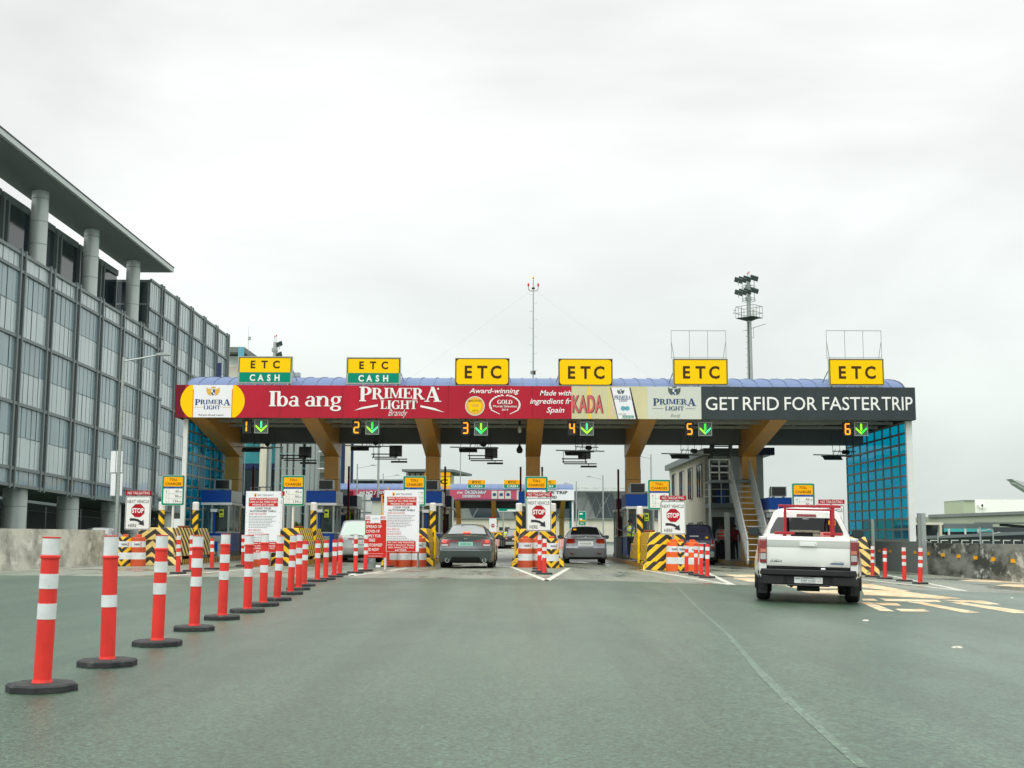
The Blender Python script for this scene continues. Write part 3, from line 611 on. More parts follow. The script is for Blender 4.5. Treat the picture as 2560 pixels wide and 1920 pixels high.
# ETC lane signs standing on the band
def etc(px0, px1, py0, py1, kind, lane, frame=False):
    Y = GY + .02; a = at(px0, (py0 + py1) / 2, Y).x; b = at(px1, (py0 + py1) / 2, Y).x; t = at((px0 + px1) / 2, py0, Y).z; u = at((px0 + px1) / 2, py1, Y).z
    what = {'cash': 'yellow and green ETC CASH sign above the number %d lane arrow', 'etc': 'rounded yellow ETC sign above the number %d lane arrow', 'etc2': 'square yellow ETC sign with empty wire frame on top above lane arrow %d'}[kind] % lane
    g = thing('lane_sign', what, 'lane sign', ((a + b) / 2, Y, u), 'ETC lane signs along the canopy edge')
    m = MB(); m.box(a, b, Y, Y + .12, u, t, M['galv']); p = .045
    if kind == 'cash':
        zm = u + (t - u) * .41
        m.rect(a + p, b - p, zm, t - p, Y - .004, M['brown']); m.rect(a + 1.8 * p, b - 1.8 * p, zm, t - 1.7 * p, Y - .007, M['yellow']); m.rect(a + 1.8 * p, b - 1.8 * p, u + 1.2 * p, zm - .004, Y - .006, M['green'])
    elif kind == 'etc':
        m.rect(a + .02, b - .02, u + .02, t - .02, Y - .004, M['brown']); m.rrect(a + .06, b - .06, u + .05, t - .05, .13, Y - .007, M['yellow'])
    else:
        m.rect(a + .03, b - .03, u + .03, t - .03, Y - .004, M['brown']); m.rect(a + .065, b - .065, u + .065, t - .065, Y - .007, M['yellow'])
    m.build('panel', g, True)
    m = MB(); c = (a + b) / 2; w = b - a; h = t - u
    if kind == 'cash':
        for s, k in (('E', -.22), ('T', -.01), ('C', .205)): m.ctext(s, c + k * w, u + .565 * h, .28 * h, Y - .011, M['brown'], .035, .95)
        m.build('lettering', g, True); m = MB()
        for s, k in (('C', -.225), ('A', -.075), ('S', .075), ('H', .225)): m.ctext(s, c + k * w, u + .10 * h, .235 * h, Y - .011, M['letter'], .035, .9)
        m.build('lettering', g, True)
    else:
        for s, k in (('E', -.255), ('T', .0), ('C', .25)): m.ctext(s, c + k * w, u + .27 * h, .46 * h, Y - .011, M['brown'], .03, .92)
        m.build('lettering', g, True)
    m = MB()
    for k in (.08, .32, .5, .68, .92): m.box(a + k * w - .03, a + k * w + .03, Y + .02, Y + .1, ZT - .02, u, M['galv'])
    m.box(a + .1, a + .16, Y + .14, Y + .2, ZT - .1, t - .1, M['galv']); m.box(b - .16, b - .1, Y + .14, Y + .2, ZT - .1, t - .1, M['galv'])
    m.bar((a + .13, Y + .2, t - .3), (a - .1, Y + 1.2, ZT + .1), .03, .03, M['galv']); m.bar((b - .13, Y + .2, t - .3), (b + .1, Y + 1.2, ZT + .1), .03, .03, M['galv'])
    m.build('bracket', g, True)
    if frame:
        m = MB(); f0 = at(px0 - 2, 826, Y).z; a2, b2 = a - .05, b + .02 - .08
        for k in range(4): x = a2 + (b2 - a2) * k / 3; m.cyl((x, Y + .05, t), (x, Y + .05, f0), .013, M['galv'], n=6)
        m.bar((a2, Y + .05, f0), (b2, Y + .05, f0), .025, .025, M['galv']); m.bar((a2, Y + .05, t + .05), (b2, Y + .05, t + .05), .02, .02, M['galv'])
        m.bar((a2, Y + .06, t + .75), (a2 + .12, Y + .1, t), .02, .02, M['grey']); m.bar((b2, Y + .06, t + .75), (b2 - .12, Y + .1, t), .02, .02, M['grey'])
        m.build('wire_frame', g, True)
etc(594, 731, 890.6, 958.6, 'cash', 1); etc(865.6, 1002, 893, 960, 'cash', 2)
etc(1137.4, 1274, 895, 963.5, 'etc', 3); etc(1395.5, 1532, 896.4, 964.4, 'etc', 4)
etc(1682.5, 1820, 896.5, 963.5, 'etc2', 5, True); etc(2072, 2210, 896.5, 964, 'etc2', 6, True)
# lane numbers and arrows hanging under the band
SEG = {'a': (.5, 1.0, 0), 'b': (1, .75, 1), 'c': (1, .25, 1), 'd': (.5, 0, 0), 'e': (0, .25, 1), 'f': (0, .75, 1), 'g': (.5, .5, 0)}
DIG = {1: 'bc', 2: 'abged', 3: 'abgcd', 4: 'fgbc', 5: 'afgcd', 6: 'afgedc'}
for lane, (nx, ny, ax, ay) in enumerate(((617, 1066, 653, 1066), (891, 1068.6, 930.7, 1069), (1163.5, 1070, 1202.5, 1071.5), (1430, 1070.6, 1467, 1071.5), (1724, 1072.6, 1763, 1072.6), (2119, 1072.6, 2153, 1072.6)), 1):
    Y = GY + .25; c = at(nx, ny, Y); u = .0166
    g = thing('number_display', 'amber LED number %d hanging under the toll canopy' % lane, 'number display', (c.x, Y, c.z), 'LED lane numbers')
    m = MB(); m.box(c.x - 11 * u, c.x + 11 * u, Y, Y + .15, c.z - 17.5 * u, c.z + 17.5 * u, M['black']); m.build('housing', g, True)
    m = MB()
    for s in 'abcdefg':
        sx, sz, v = SEG[s]; x = c.x - 5.5 * u + sx * 11 * u; z = c.z - 13 * u + sz * 26 * u; on = s in DIG[lane]; mm = M['led_o'] if on else M['led_off']; k = (1.7 if on else 1.1) * u / 1
        if lane == 1 and s in 'bc': x = c.x - 1 * u
        if lane == 1 and not on: continue
        if v: m.flat([(x - k, z - 5 * u), (x, z - 6 * u), (x + k, z - 5 * u), (x + k, z + 5 * u), (x, z + 6 * u), (x - k, z + 5 * u)], Y - .006, mm)
        else: m.flat([(x - 5 * u, z - k), (x + 5 * u, z - k), (x + 6 * u, z), (x + 5 * u, z + k), (x - 5 * u, z + k), (x - 6 * u, z)], Y - .006, mm)
    m.build('digit', g, True)
    m = MB(); m.cyl((c.x, Y + .07, c.z + 17.5 * u), (c.x, Y + .07, ZB + .05), .02, M['dkgrey'], n=6); m.build('hanger', g, True)
    c = at(ax, ay, Y)
    g = thing('arrow_signal', 'green downward LED arrow beside the hanging number %d' % lane, 'arrow signal', (c.x, Y, c.z), 'green lane arrows')
    m = MB(); m.box(c.x - 17 * u, c.x + 17 * u, Y, Y + .15, c.z - 17 * u, c.z + 17 * u, M['galv']); m.rect(c.x - 15.5 * u, c.x + 15.5 * u, c.z - 15.5 * u, c.z + 15.5 * u, Y - .005, M['panelgreen']); m.build('housing', g, True)
    m = MB(); k = ('led_y', 'led_c', 'led_g'); r = lane % 3
    m.rect(c.x - 2.4 * u, c.x + 2.4 * u, c.z - 4 * u, c.z + 13.5 * u, Y - .01, M[k[r]])
    m.flat([(c.x - 14 * u, c.z + 4.5 * u), (c.x - 14 * u, c.z - .5 * u), (c.x, c.z - 14 * u), (c.x, c.z - 8 * u)], Y - .01, M[k[(r + 1) % 3] if lane in (2, 3, 5) else 'led_y'])
    m.flat([(c.x, c.z - 8 * u), (c.x, c.z - 14 * u), (c.x + 14 * u, c.z - .5 * u), (c.x + 14 * u, c.z + 4.5 * u)], Y - .01, M[k[(r + 2) % 3]])
    m.build('arrow', g, True)
    m = MB()
    for k in (-10, 10): m.cyl((c.x + k * u, Y + .07, c.z + 17 * u), (c.x + k * u, Y + .07, ZB + .05), .015, M['dkgrey'], n=6)
    m.build('hanger', g, True)
# antenna frames hanging over each lane
for lane, (px, py, sc) in enumerate(((646, 1117, 115), (917, 1114, 71), (1187, 1118, 41), (1451, 1126, 11), (1715, 1134, 0), (2095, 1137, 0)), 1):
    Y = CY - 1.2; c = at(px, py, Y); u = .0185
    g = thing('antenna_frame', 'dark hanging antenna and camera frame under the canopy over lane %d' % lane, 'antenna frame', (c.x, Y, c.z), 'antenna frames over the lanes')
    m = MB(); s = 1 if lane < 5 else -1
    m.bar((c.x - 62 * u, Y, c.z), (c.x + 60 * u, Y, c.z - 2 * u), .06, .05, M['grey']); m.bar((c.x - 40 * u, Y + .15, c.z - 3 * u), (c.x + 35 * u, Y + .15, c.z - 3 * u), .06, .05, M['dkgrey'])
    for k in (-12, 6, 22, 40): m.cyl((c.x + k * u, Y, c.z), (c.x + k * u, Y + .2, ZB - .1), .012, M['dkgrey'], n=5)
    m.bar((c.x - 14 * u, Y, c.z + 9 * u), (c.x + 45 * u, Y, c.z + 8 * u), .04, .04, M['dkgrey'])
    for k in range(5): m.bar((c.x + (-12 + k * 11) * u, Y, c.z), (c.x + (-6 + k * 11) * u, Y, c.z + 14 * u), .02, .02, M['dkgrey'])
    m.build('frame', g, True)
    m = MB(); m.add([(c.x - 40 * u, Y - .1, c.z - 4 * u), (c.x + 6 * u, Y - .1, c.z - 4 * u), (c.x + 7 * u, Y - .35, c.z - 14 * u), (c.x - 38 * u, Y - .35, c.z - 14 * u), (c.x - 40 * u, Y, c.z - 4 * u), (c.x + 6 * u, Y, c.z - 4 * u), (c.x + 7 * u, Y - .25, c.z - 14 * u), (c.x - 38 * u, Y - .25, c.z - 14 * u)], [(3, 2, 1, 0), (4, 5, 6, 7), (0, 1, 5, 4), (2, 3, 7, 6), (1, 2, 6, 5), (3, 0, 4, 7)], M['dkgrey'])
    m.build('antenna', g, True)
    if lane < 5:
        bw = 16 * u; bxx = c.x + sc * u
        m = MB(); m.box(bxx - bw, bxx + bw, Y + .3, Y + .45, c.z - (26 if lane < 4 else 20) * u, c.z + 2 * u, M['screen']); m.build('screen', g, True)
        m = MB(); z = c.z - 22 * u; x = c.x + (sc - 36) * u
        for k, (a, b, dz) in enumerate(((-22, 40, 0), (-20, 42, -7), (-16, 66, -11))): m.bar((x + a * u, Y - .2 + k * .2, z + dz * u), (x + b * u, Y - .2 + k * .2, z + dz * u), .05, .05, M['black'])
        for k in (-18, 38): m.bar((x + k * u, Y - .3, z - 10 * u), (x + k * u, Y + .4, z + 3 * u), .04, .04, M['black']); m.cyl((x + k * u, Y, z), (x + k * u, Y, c.z), .012, M['black'], n=5)
        m.box(x + 26 * u, x + 66 * u, Y, Y + .3, z - 20 * u, z - 16 * u, M['black']); m.cyl((x + 46 * u, Y + .1, z - 16 * u), (x + 46 * u, Y + .1, z - 11 * u), .02, M['black'], n=6)
        m.build('sensor_rail', g, True)
    m = MB(); m.cyl((c.x + 18 * u, Y + .3, c.z + 8 * u), (c.x + 24 * u, Y - .1, c.z + 6 * u), .10, M['black'], n=10); m.build('camera', g, True)
Y = GY + 2; c = at(1299, 1070, Y); p = thing('pendant_lamp', 'small clear pendant bulb hanging under the canopy beside the middle column', 'lamp', (c.x, Y, c.z))
m = MB(); m.cyl((c.x, Y, c.z + .1), (c.x, Y, ZB + .1), .05, M['black'], n=8); m.build('cap', p, True)
m = MB(); m.lathe([(.02, .12), (.05, .02), (.085, -.08), (.08, -.16), (.04, -.21), (0, -.22)], M['pale'], (c.x, Y, c.z), n=14); m.build('bulb', p, True)
Y = CY - .8; c = at(1299, 1122, Y); p = thing('hanging_loudspeaker', 'dark drop-shaped unit hanging on a cable below the canopy beam', 'loudspeaker', (c.x, Y, c.z))
m = MB(); m.lathe([(.01, .32), (.04, .18), (.14, .0), (.15, -.10), (.10, -.2), (0, -.22)], M['dkgrey'], (c.x, Y, c.z), n=14); m.build('shell', p, True)
m = MB(); m.cyl((c.x, Y, c.z + .3), (c.x, Y, zc + .1), .012, M['black'], n=6); m.build('cable', p, True)
# ================================================================== walls beside the road
def span(px0, px1, py0, py1, Y):
    c = (px0 + px1) / 2; d = (py0 + py1) / 2
    return at(px0, d, Y).x, at(px1, d, Y).x, at(c, py1, Y).z, at(c, py0, Y).z      # x0, x1, z0, z1 (py0 is the upper edge)
mb = MB(); lx = -15.25
mb.prism([(lx - .42, -.2), (lx + .10, -.2), (lx - .02, 1.27), (lx - .34, 1.27)], 8, 46.2, M['lwall'])
for yy in (16, 24, 32, 40): mb.box(lx - .345, lx - .016, yy, yy + .02, .0, 1.272, M['joint'])
tag(mb.build('concrete_barrier', loc=(lx, 30, 0), world=True), 'pale streaked concrete barrier along the road beside the glass office building', 'barrier wall')
rxf = 16.52
mb = MB(); g = gz(rxf); zt = at(2297, 1357, 49).z
mb.prism([(rxf - .06, g - .1), (rxf + .46, g - .1), (rxf + .4, zt), (rxf + .06, zt)], 18, 49.6, M['rwall'])
for yy in (30.2, 34.6, 39.6, 43.5): mb.box(rxf + .058, rxf + .39, yy, yy + .02, g + .1, zt + .003, M['joint'])
rw = tag(mb.build('mossy_barrier', loc=(rxf, 40, g), world=True), 'dark mossy concrete barrier with small yellow reflectors', 'barrier wall')
for px in (2300, 2315, 2352, 2391, 2433, 2477, 2526):
    Y = (rxf + .05) * F / (px - 1280); p = at(px, 1383 + (px - 2300) * .085, Y)
    m = MB(); m.box(rxf - .03, rxf + .045, Y - .13, Y + .13, p.z - .06, p.z + .06, M['amber']); o = m.build('reflector', rw, True)
mb = MB(); mb.box(rxf - .05, rxf + .4, 49.62, 62, g - .1, zt + .05, M['cwall'])
for yy in (52, 54.4, 57): mb.box(rxf - .055, rxf - .04, yy, yy + .03, g, zt + .04, M['joint'])
cw = tag(mb.build('parapet_wall', loc=(rxf, 55, g), world=True), 'smooth grey concrete parapet carrying the blue glass screen', 'parapet')
for px in (2192, 2219, 2249, 2280):
    Y = (rxf - .05) * F / (px - 1280); p = at(px, 1377 + (px - 2192) * .05, Y)
    m = MB(); m.box(rxf - .07, rxf - .045, max(49.7, Y - .13), Y + .13, p.z - .05, p.z + .05, M['amber']); m.build('reflector', cw, True)
def glass_screen(x, y0, y1, z0, z1, nb, nr, label, side):
    g = thing('glass_screen', label, 'glass screen', (x, y0, z0))
    m = MB(); m.box(x - .01, x + .01, y0, y1, z0, z1, M['blueglass']); m.build('pane', g, True)
    m = MB()
    for i in range(nb + 1):
        y = y0 + (y1 - y0) * i / nb; m.box(x - .025, x + .025, y - .06, y + .06, z0, z1, M['grey'])
    for j in range(nr + 1):
        z = z0 + (z1 - z0) * j / nr; m.box(x - .035, x + .035, y0, y1, z - .04, z + .04, M['grey'])
    m.build('frame', g, True)
    m = MB(); m.box(x - (.13 if side > 0 else .09), x + (.13 if side > 0 else .09), y0 - .22, y0 - .06, z0 - .1, z1, M['pole']); m.build('edge_post', g, True)
glass_screen(rxf + .10, GY + .6, GY + 10, zt + .1, ZB - .02, 8, 11, 'blue glass screen in a dark grid closing the canopy end next to lane 6', 1)
glass_screen(XL + .35, GY + .6, GY + 9, .35, ZB - .02, 8, 12, 'shaded blue glass screen in a dark grid closing the canopy end by lane 1', -1)
for px, top, bot, w, lab in ((2181, 1298, 1368, .13, 'slim grey steel post in front of the blue glass screen'), (2297, 1283, 1362, .16, 'dark round post beside the white edge of the blue glass screen'), (2306, 1283, 1362, .24, 'pale square post at the end of the mossy barrier')):
    Y = 48.2 if px > 2200 else 46.5; c = at(px, top, Y); m = MB()
    if w > .2: m.box(c.x - w / 2, c.x + w / 2, Y, Y + .2, gz(c.x) + .0, c.z, M['galv'])
    else: m.cyl((c.x, Y, gz(c.x)), (c.x, Y, c.z), w / 2, M['grey']); m.cyl((c.x, Y, gz(c.x)), (c.x, Y, gz(c.x) + .02), w, M['grey'])
    tag(m.build('steel_post', loc=(c.x, Y, gz(c.x)), world=True), lab, 'post')

# ================================================================== glass office building
def bz(z, Y): return z - .0239 * (Y - 80)
def bX(Y): return -33.5 + .0234 * (Y - 80) - (1.4 if Y > BM else 0)
BE, BM, BS = 142.0, 113.0, 45.0
off = thing('office_building', 'long pale glass office building with paired fins and flying roof', 'office building', (bX(110), 110, 0))
def quadx(m, y0, y1, z0, z1, o, mm):     # panel on the facade, o = how far it stands off the glass
    m.face([(bX(y0) + o, y0, bz(z0, y0)), (bX(y1) + o, y1, bz(z0, y1)), (bX(y1) + o, y1, bz(z1, y1)), (bX(y0) + o, y0, bz(z1, y0))], mm)
def slab(m, y0, y1, z0, z1, o0, o1, mm):
    v = [(bX(y) + o, y, bz(z, y)) for y in (y0, y1) for o in (o0, o1) for z in (z0, z1)]
    m.add(v, [(0, 1, 3, 2), (4, 6, 7, 5), (0, 4, 5, 1), (2, 3, 7, 6), (0, 2, 6, 4), (1, 5, 7, 3)], mm)
LV = [4.42, 5.55, 9.9, 14.4, 18.9, 20.1]; LV2 = LV[:-1] + [23.0, 25.75]
m = MB(); slab(m, BS, BM, 4.42, 19.9, -7, -.3, M['fin']); slab(m, BM + .01, BE, 4.42, 25.7, -22, -.3, M['fin']); slab(m, BS, BM, 19.7, 20.0, -7, -.3, M['soffit'])
m.build('wall', off, True)
pairs = [81.6 + 5 * k for k in range(-7, 13)]
gm, jm = MB(), MB()
rnd = random.Random(3)
for lo, hi, lv in ((BS, BM, LV), (BM + .01, BE, LV2)):
    for y in pairs + [pairs[-1] + 5]:
        a, b = max(lo, y - 5 + .42), min(hi, y - .42)
        if b - a < .3: continue
        for z0, z1 in zip(lv, lv[1:]):
            top = z1 == lv[-1]
            rows = 1 if z1 - z0 < 2.9 else 2; cols = 5 if b - a > 3 else 2
            for i in range(rows):
                for j in range(cols):
                    za, zb_ = z0 + (z1 - z0) * i / rows, z0 + (z1 - z0) * (i + 1) / rows; ya, yb = a + (b - a) * j / cols, a + (b - a) * (j + 1) / cols
                    o_ = rnd.uniform(-.03, .0); d1, d2 = rnd.uniform(-.008, .008), rnd.uniform(-.008, .008); gm.face([(bX(ya) + o_ - d1, ya, bz(za, ya)), (bX(yb - .001) + o_ + d1, yb, bz(za, yb)), (bX(yb - .001) + o_ + d1 + d2, yb, bz(zb_, yb)), (bX(ya) + o_ - d1 + d2, ya, bz(zb_, ya))], M['facade2'] if (top or (i == 0 and rows == 2)) else M['facade'])
            for j in range(1, cols): ya = a + (b - a) * j / cols; slab(jm, ya - .014, ya + .014, z0, z1, -.01, .004, M['joint'])
            if rows == 2: zz = (z0 + z1) / 2; slab(jm, a, b, zz - .02, zz + .02, -.01, .006, M['joint'])
gm.build('window', off, True)
jm.build('glazing_bars', off, True)
m = MB()
for lo, hi, lv in ((BS, BM, LV), (BM + .01, BE, LV2)):
    for z in lv: slab(m, lo, hi, z - .11, z + .11, -.05, .12, M['fin'])
    for y in pairs:
        if lo <= y < hi:
            for d in (-.36, .36): slab(m, y + d - .09, y + d + .09, 4.2, lv[-1] + .3, -.05, .17, M['fin'])
            slab(m, y - .25, y + .25, 4.42, lv[-1], -.1, .04, M['dkgrey'])
slab(m, BE - .3, BE + .1, 4.2, 26, -.3, .2, M['fin'])
m.build('fins', off, True)['label'] = 'paired vertical aluminium fins with thin floor transoms'
m = MB()    # set-back top storey behind the columns
def XS(y): return bX(y) - 4.3
for y0 in [47.2 + 5 * k for k in range(13)]:
    y1 = min(y0 + 5, BM + .4); v = lambda y, z, o=0: (XS(y) + o, y, bz(z, y))
    m.face([v(y0, 19.5), v(y1, 19.5), v(y1, 26.0), v(y0, 26.0)], M['deepglass'])
    for yy in (y0 + .1, y0 + .9): m.box(XS(yy) - .05, XS(yy) + .3, yy, yy + .25, bz(19.6, yy), bz(26.05, yy), M['fin'])
    m.box(XS(y0 + 2.5) - .2, XS(y0 + 2.5) + .2, y0, y1, bz(25.9, y1), bz(26.3, y0), M['fin'])
m.build('top_storey', off, True)
m = MB(); Y = BM - .02          # end face of the taller block
xe = bX(Y) - 1.4; m.box(xe - 6.5, xe, Y - .02, Y + .2, bz(19.6, Y), bz(25.75, Y), M['deepglass'])
for k in range(5): x = xe - 6.2 + k * 1.5; m.box(x, x + .14, Y - .1, Y, bz(19.6, Y), bz(25.75, Y), M['fin'])
for z in (21.4, 23.4, 25.6): m.box(xe - 6.5, xe, Y - .09, Y, bz(z - .1, Y), bz(z + .1, Y), M['fin'])
m.build('end_window', off, True)
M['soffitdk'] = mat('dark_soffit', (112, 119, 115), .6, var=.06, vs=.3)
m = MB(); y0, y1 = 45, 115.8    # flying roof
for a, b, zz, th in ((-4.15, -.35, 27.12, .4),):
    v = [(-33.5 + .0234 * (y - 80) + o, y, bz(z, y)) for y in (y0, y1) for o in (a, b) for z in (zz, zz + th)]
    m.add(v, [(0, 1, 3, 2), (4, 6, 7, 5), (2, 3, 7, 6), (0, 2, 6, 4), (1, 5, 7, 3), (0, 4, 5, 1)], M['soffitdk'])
v = [(-33.5 + .0234 * (y - 80) + o, y, bz(z, y)) for y in (y0, y1 + .05) for o in (-.34, -.1) for z in (27.15, 27.55)]
m.add(v, [(0, 1, 3, 2), (4, 6, 7, 5), (2, 3, 7, 6), (0, 2, 6, 4), (1, 5, 7, 3), (0, 4, 5, 1)], M['clad'])
v = [(-33.5 + .0234 * (y - 80) + o, y, bz(z, y)) for y in (y0, y1 + .05) for o in (-.34, -.05) for z in (27.56, 27.64)]
m.add(v, [(0, 1, 3, 2), (4, 6, 7, 5), (2, 3, 7, 6), (0, 2, 6, 4), (1, 5, 7, 3), (0, 4, 5, 1)], M['dkgrey'])
m.build('roof', off, True)
for k in range(-4, 3):
    y = 90.1 + 10.7 * k; x = bX(y) - 2.55; m = MB(); m.cyl((x, y, bz(19.5, y)), (x, y, bz(27.12, y)), .63, M['clad'], n=28)
    for q in range(1, 5): z = bz(19.5 + q * 1.75, y); m.cyl((x, y, z), (x, y, z + .035), .645, M['joint'], n=28, cap=False)
    m.build('column', off, True)
m = MB()
for k in range(-4, 6):
    y = 85.3 + 9.6 * k; x = bX(y) - 1.2; m = MB(); m.cyl((x, y, -2), (x, y, bz(4.42, y)), .82, M['clad'], n=28)
    for q in (1.2, 3.0): m.cyl((x, y, q), (x, y, q + .03), .824, M['joint'], n=28, cap=False)
    m.build('column', off, True)
m = MB(); slab(m, BS, BE, -3, 4.3, -8, -7, M['dkgrey'])
for k in range(24): y = BS + 4 * k; m.box(bX(y) - 6.98, bX(y) - 6.9, y, y + .12, -1, 3.4, M['fin'])
for z in (1.0, 2.9): slab(m, BS, BE, z + .0239 * 30, z + .08 + .0239 * 30, -6.99, -6.9, M['fin'])
m.build('ground_floor', off, True)
tag(MB().box(-34.4, -33.7, 133, 137, -1, 2.6, M['cwall']).build('gate_block', loc=(-34, 135, 0), world=True), 'low grey block under the far end of the glass office', 'block')

# roof plant and hotel block behind the canopy
Y = 210; x0, x1, z0, z1 = span(570, 607, 873, 990, Y)
g = thing('white_tower', 'white tower block with roof slab showing between glass office and first lane sign', 'tower block', (x0, Y, 0))
m = MB(); m.box(x0 - 6, x1, Y, Y + 12, 0, z1 - 1.2, M['white']); z = at(590, 918, Y).z; m.box(x0 - 6, x1 + .3, Y - .5, Y, z - 3.4, z, M['cream']); m.build('wall', g, True)
m = MB(); a, b, c, d = span(560, 620, 874, 887, Y); m.box(a, b, Y - 3, Y + 12, c, d, M['cwall']); m.box(b - 1, b, Y - 3.2, Y - 3.01, c - 1.5, d, M['teal']); m.build('roof', g, True)
Y = 172; H = at(700, 1062, Y).z
hotel = thing('hotel_building', 'teal glass building with white ribs seen under the canopy between lanes 1 and 2', 'hotel', (at(700, 1200, Y).x, Y, 0))
M['tealdark'] = mat('dark_teal_glass', (58, 92, 96), .1, var=.2, vs=.5, spec=.7)
m = MB(); a = at(606, 1200, Y).x; b = at(856, 1200, Y).x; m.box(a - 3, b, Y, Y + 3, 0, H, M['tealdark']); m.build('wall', hotel, True)
def strip(px0, px1, py0, py1, yo, mm, name='w'):
    x0, x1, z0, z1 = span(px0, px1, py0, py1, Y); mb.box(x0, x1, Y - yo, Y - .01, z0, z1, mm)
mb = MB()
for a, b in ((610, 652), (679, 691)):
    strip(a, b, 1070, 1159, .25, M['tealglass']); strip(a, b, 1160, 1172, .3, M['navy']); strip(a, b, 1174, 1250, .2, M['deepglass'])
for a in (708, 722, 742, 770): strip(a, a + 10, 1066, 1250, .3, M['tealglass'])
mb.build('window', hotel, True)
mb = MB(); strip(652, 669, 1062, 1330, 1.2, M['cream']); mb.build('pier', hotel, True)
mb = MB(); strip(807, 822, 1062, 1330, 1.4, M['cream']); mb.build('pier', hotel, True)
for a in (696, 712, 728, 744, 752, 772, 784, 796, 803):
    mb = MB(); c = at(a, 1200, Y); mb.cyl((c.x, Y - .8, 0), (c.x, Y - .8, H + .5), .42, M['galv'], n=10)
    for q in range(9): zz = 4 + q * 2.1; mb.cyl((c.x - .5, Y - 1.0, zz), (c.x + .6, Y - 1.0, zz + .1), .06, M['tealglass'], n=6)
    mb.build('rib', hotel, True)
mb = MB()
for k in range(3): zz = at(815, 1131 + k * 42, Y).z; x = at(815, 1130, Y).x; mb.box(x - .7, x + 1.1, Y - 2.4, Y - 1.4, zz - .1, zz + .05, M['white']); mb.box(x - .6, x + .5, Y - 1.5, Y - 1.41, zz + .06, zz + 1.8, M['panelgreen']); mb.box(x - .65, x + 1.0, Y - 2.35, Y - 2.3, zz + .8, zz + .88, M['grey'])
mb.build('balcony', hotel, True)
mb = MB()
for a, b, mm in ((854, 863, M['navy']), (863, 877, M['cream']), (877, 883, M['navy']), (840, 854, M['tealglass'])): strip(a, b, 1062, 1330, .6, mm)
mb.build('striped_pier', hotel, True)
c = at(674, 1120, 120); m = MB(); m.cyl((c.x, 120, 0), (c.x, 120, at(674, 1118, 120).z + 2), .22, M['galv'], n=12)
tag(m.build('steel_mast', loc=(c.x, 120, 0), world=True), 'thick pale steel mast standing in front of the teal glass building', 'mast')

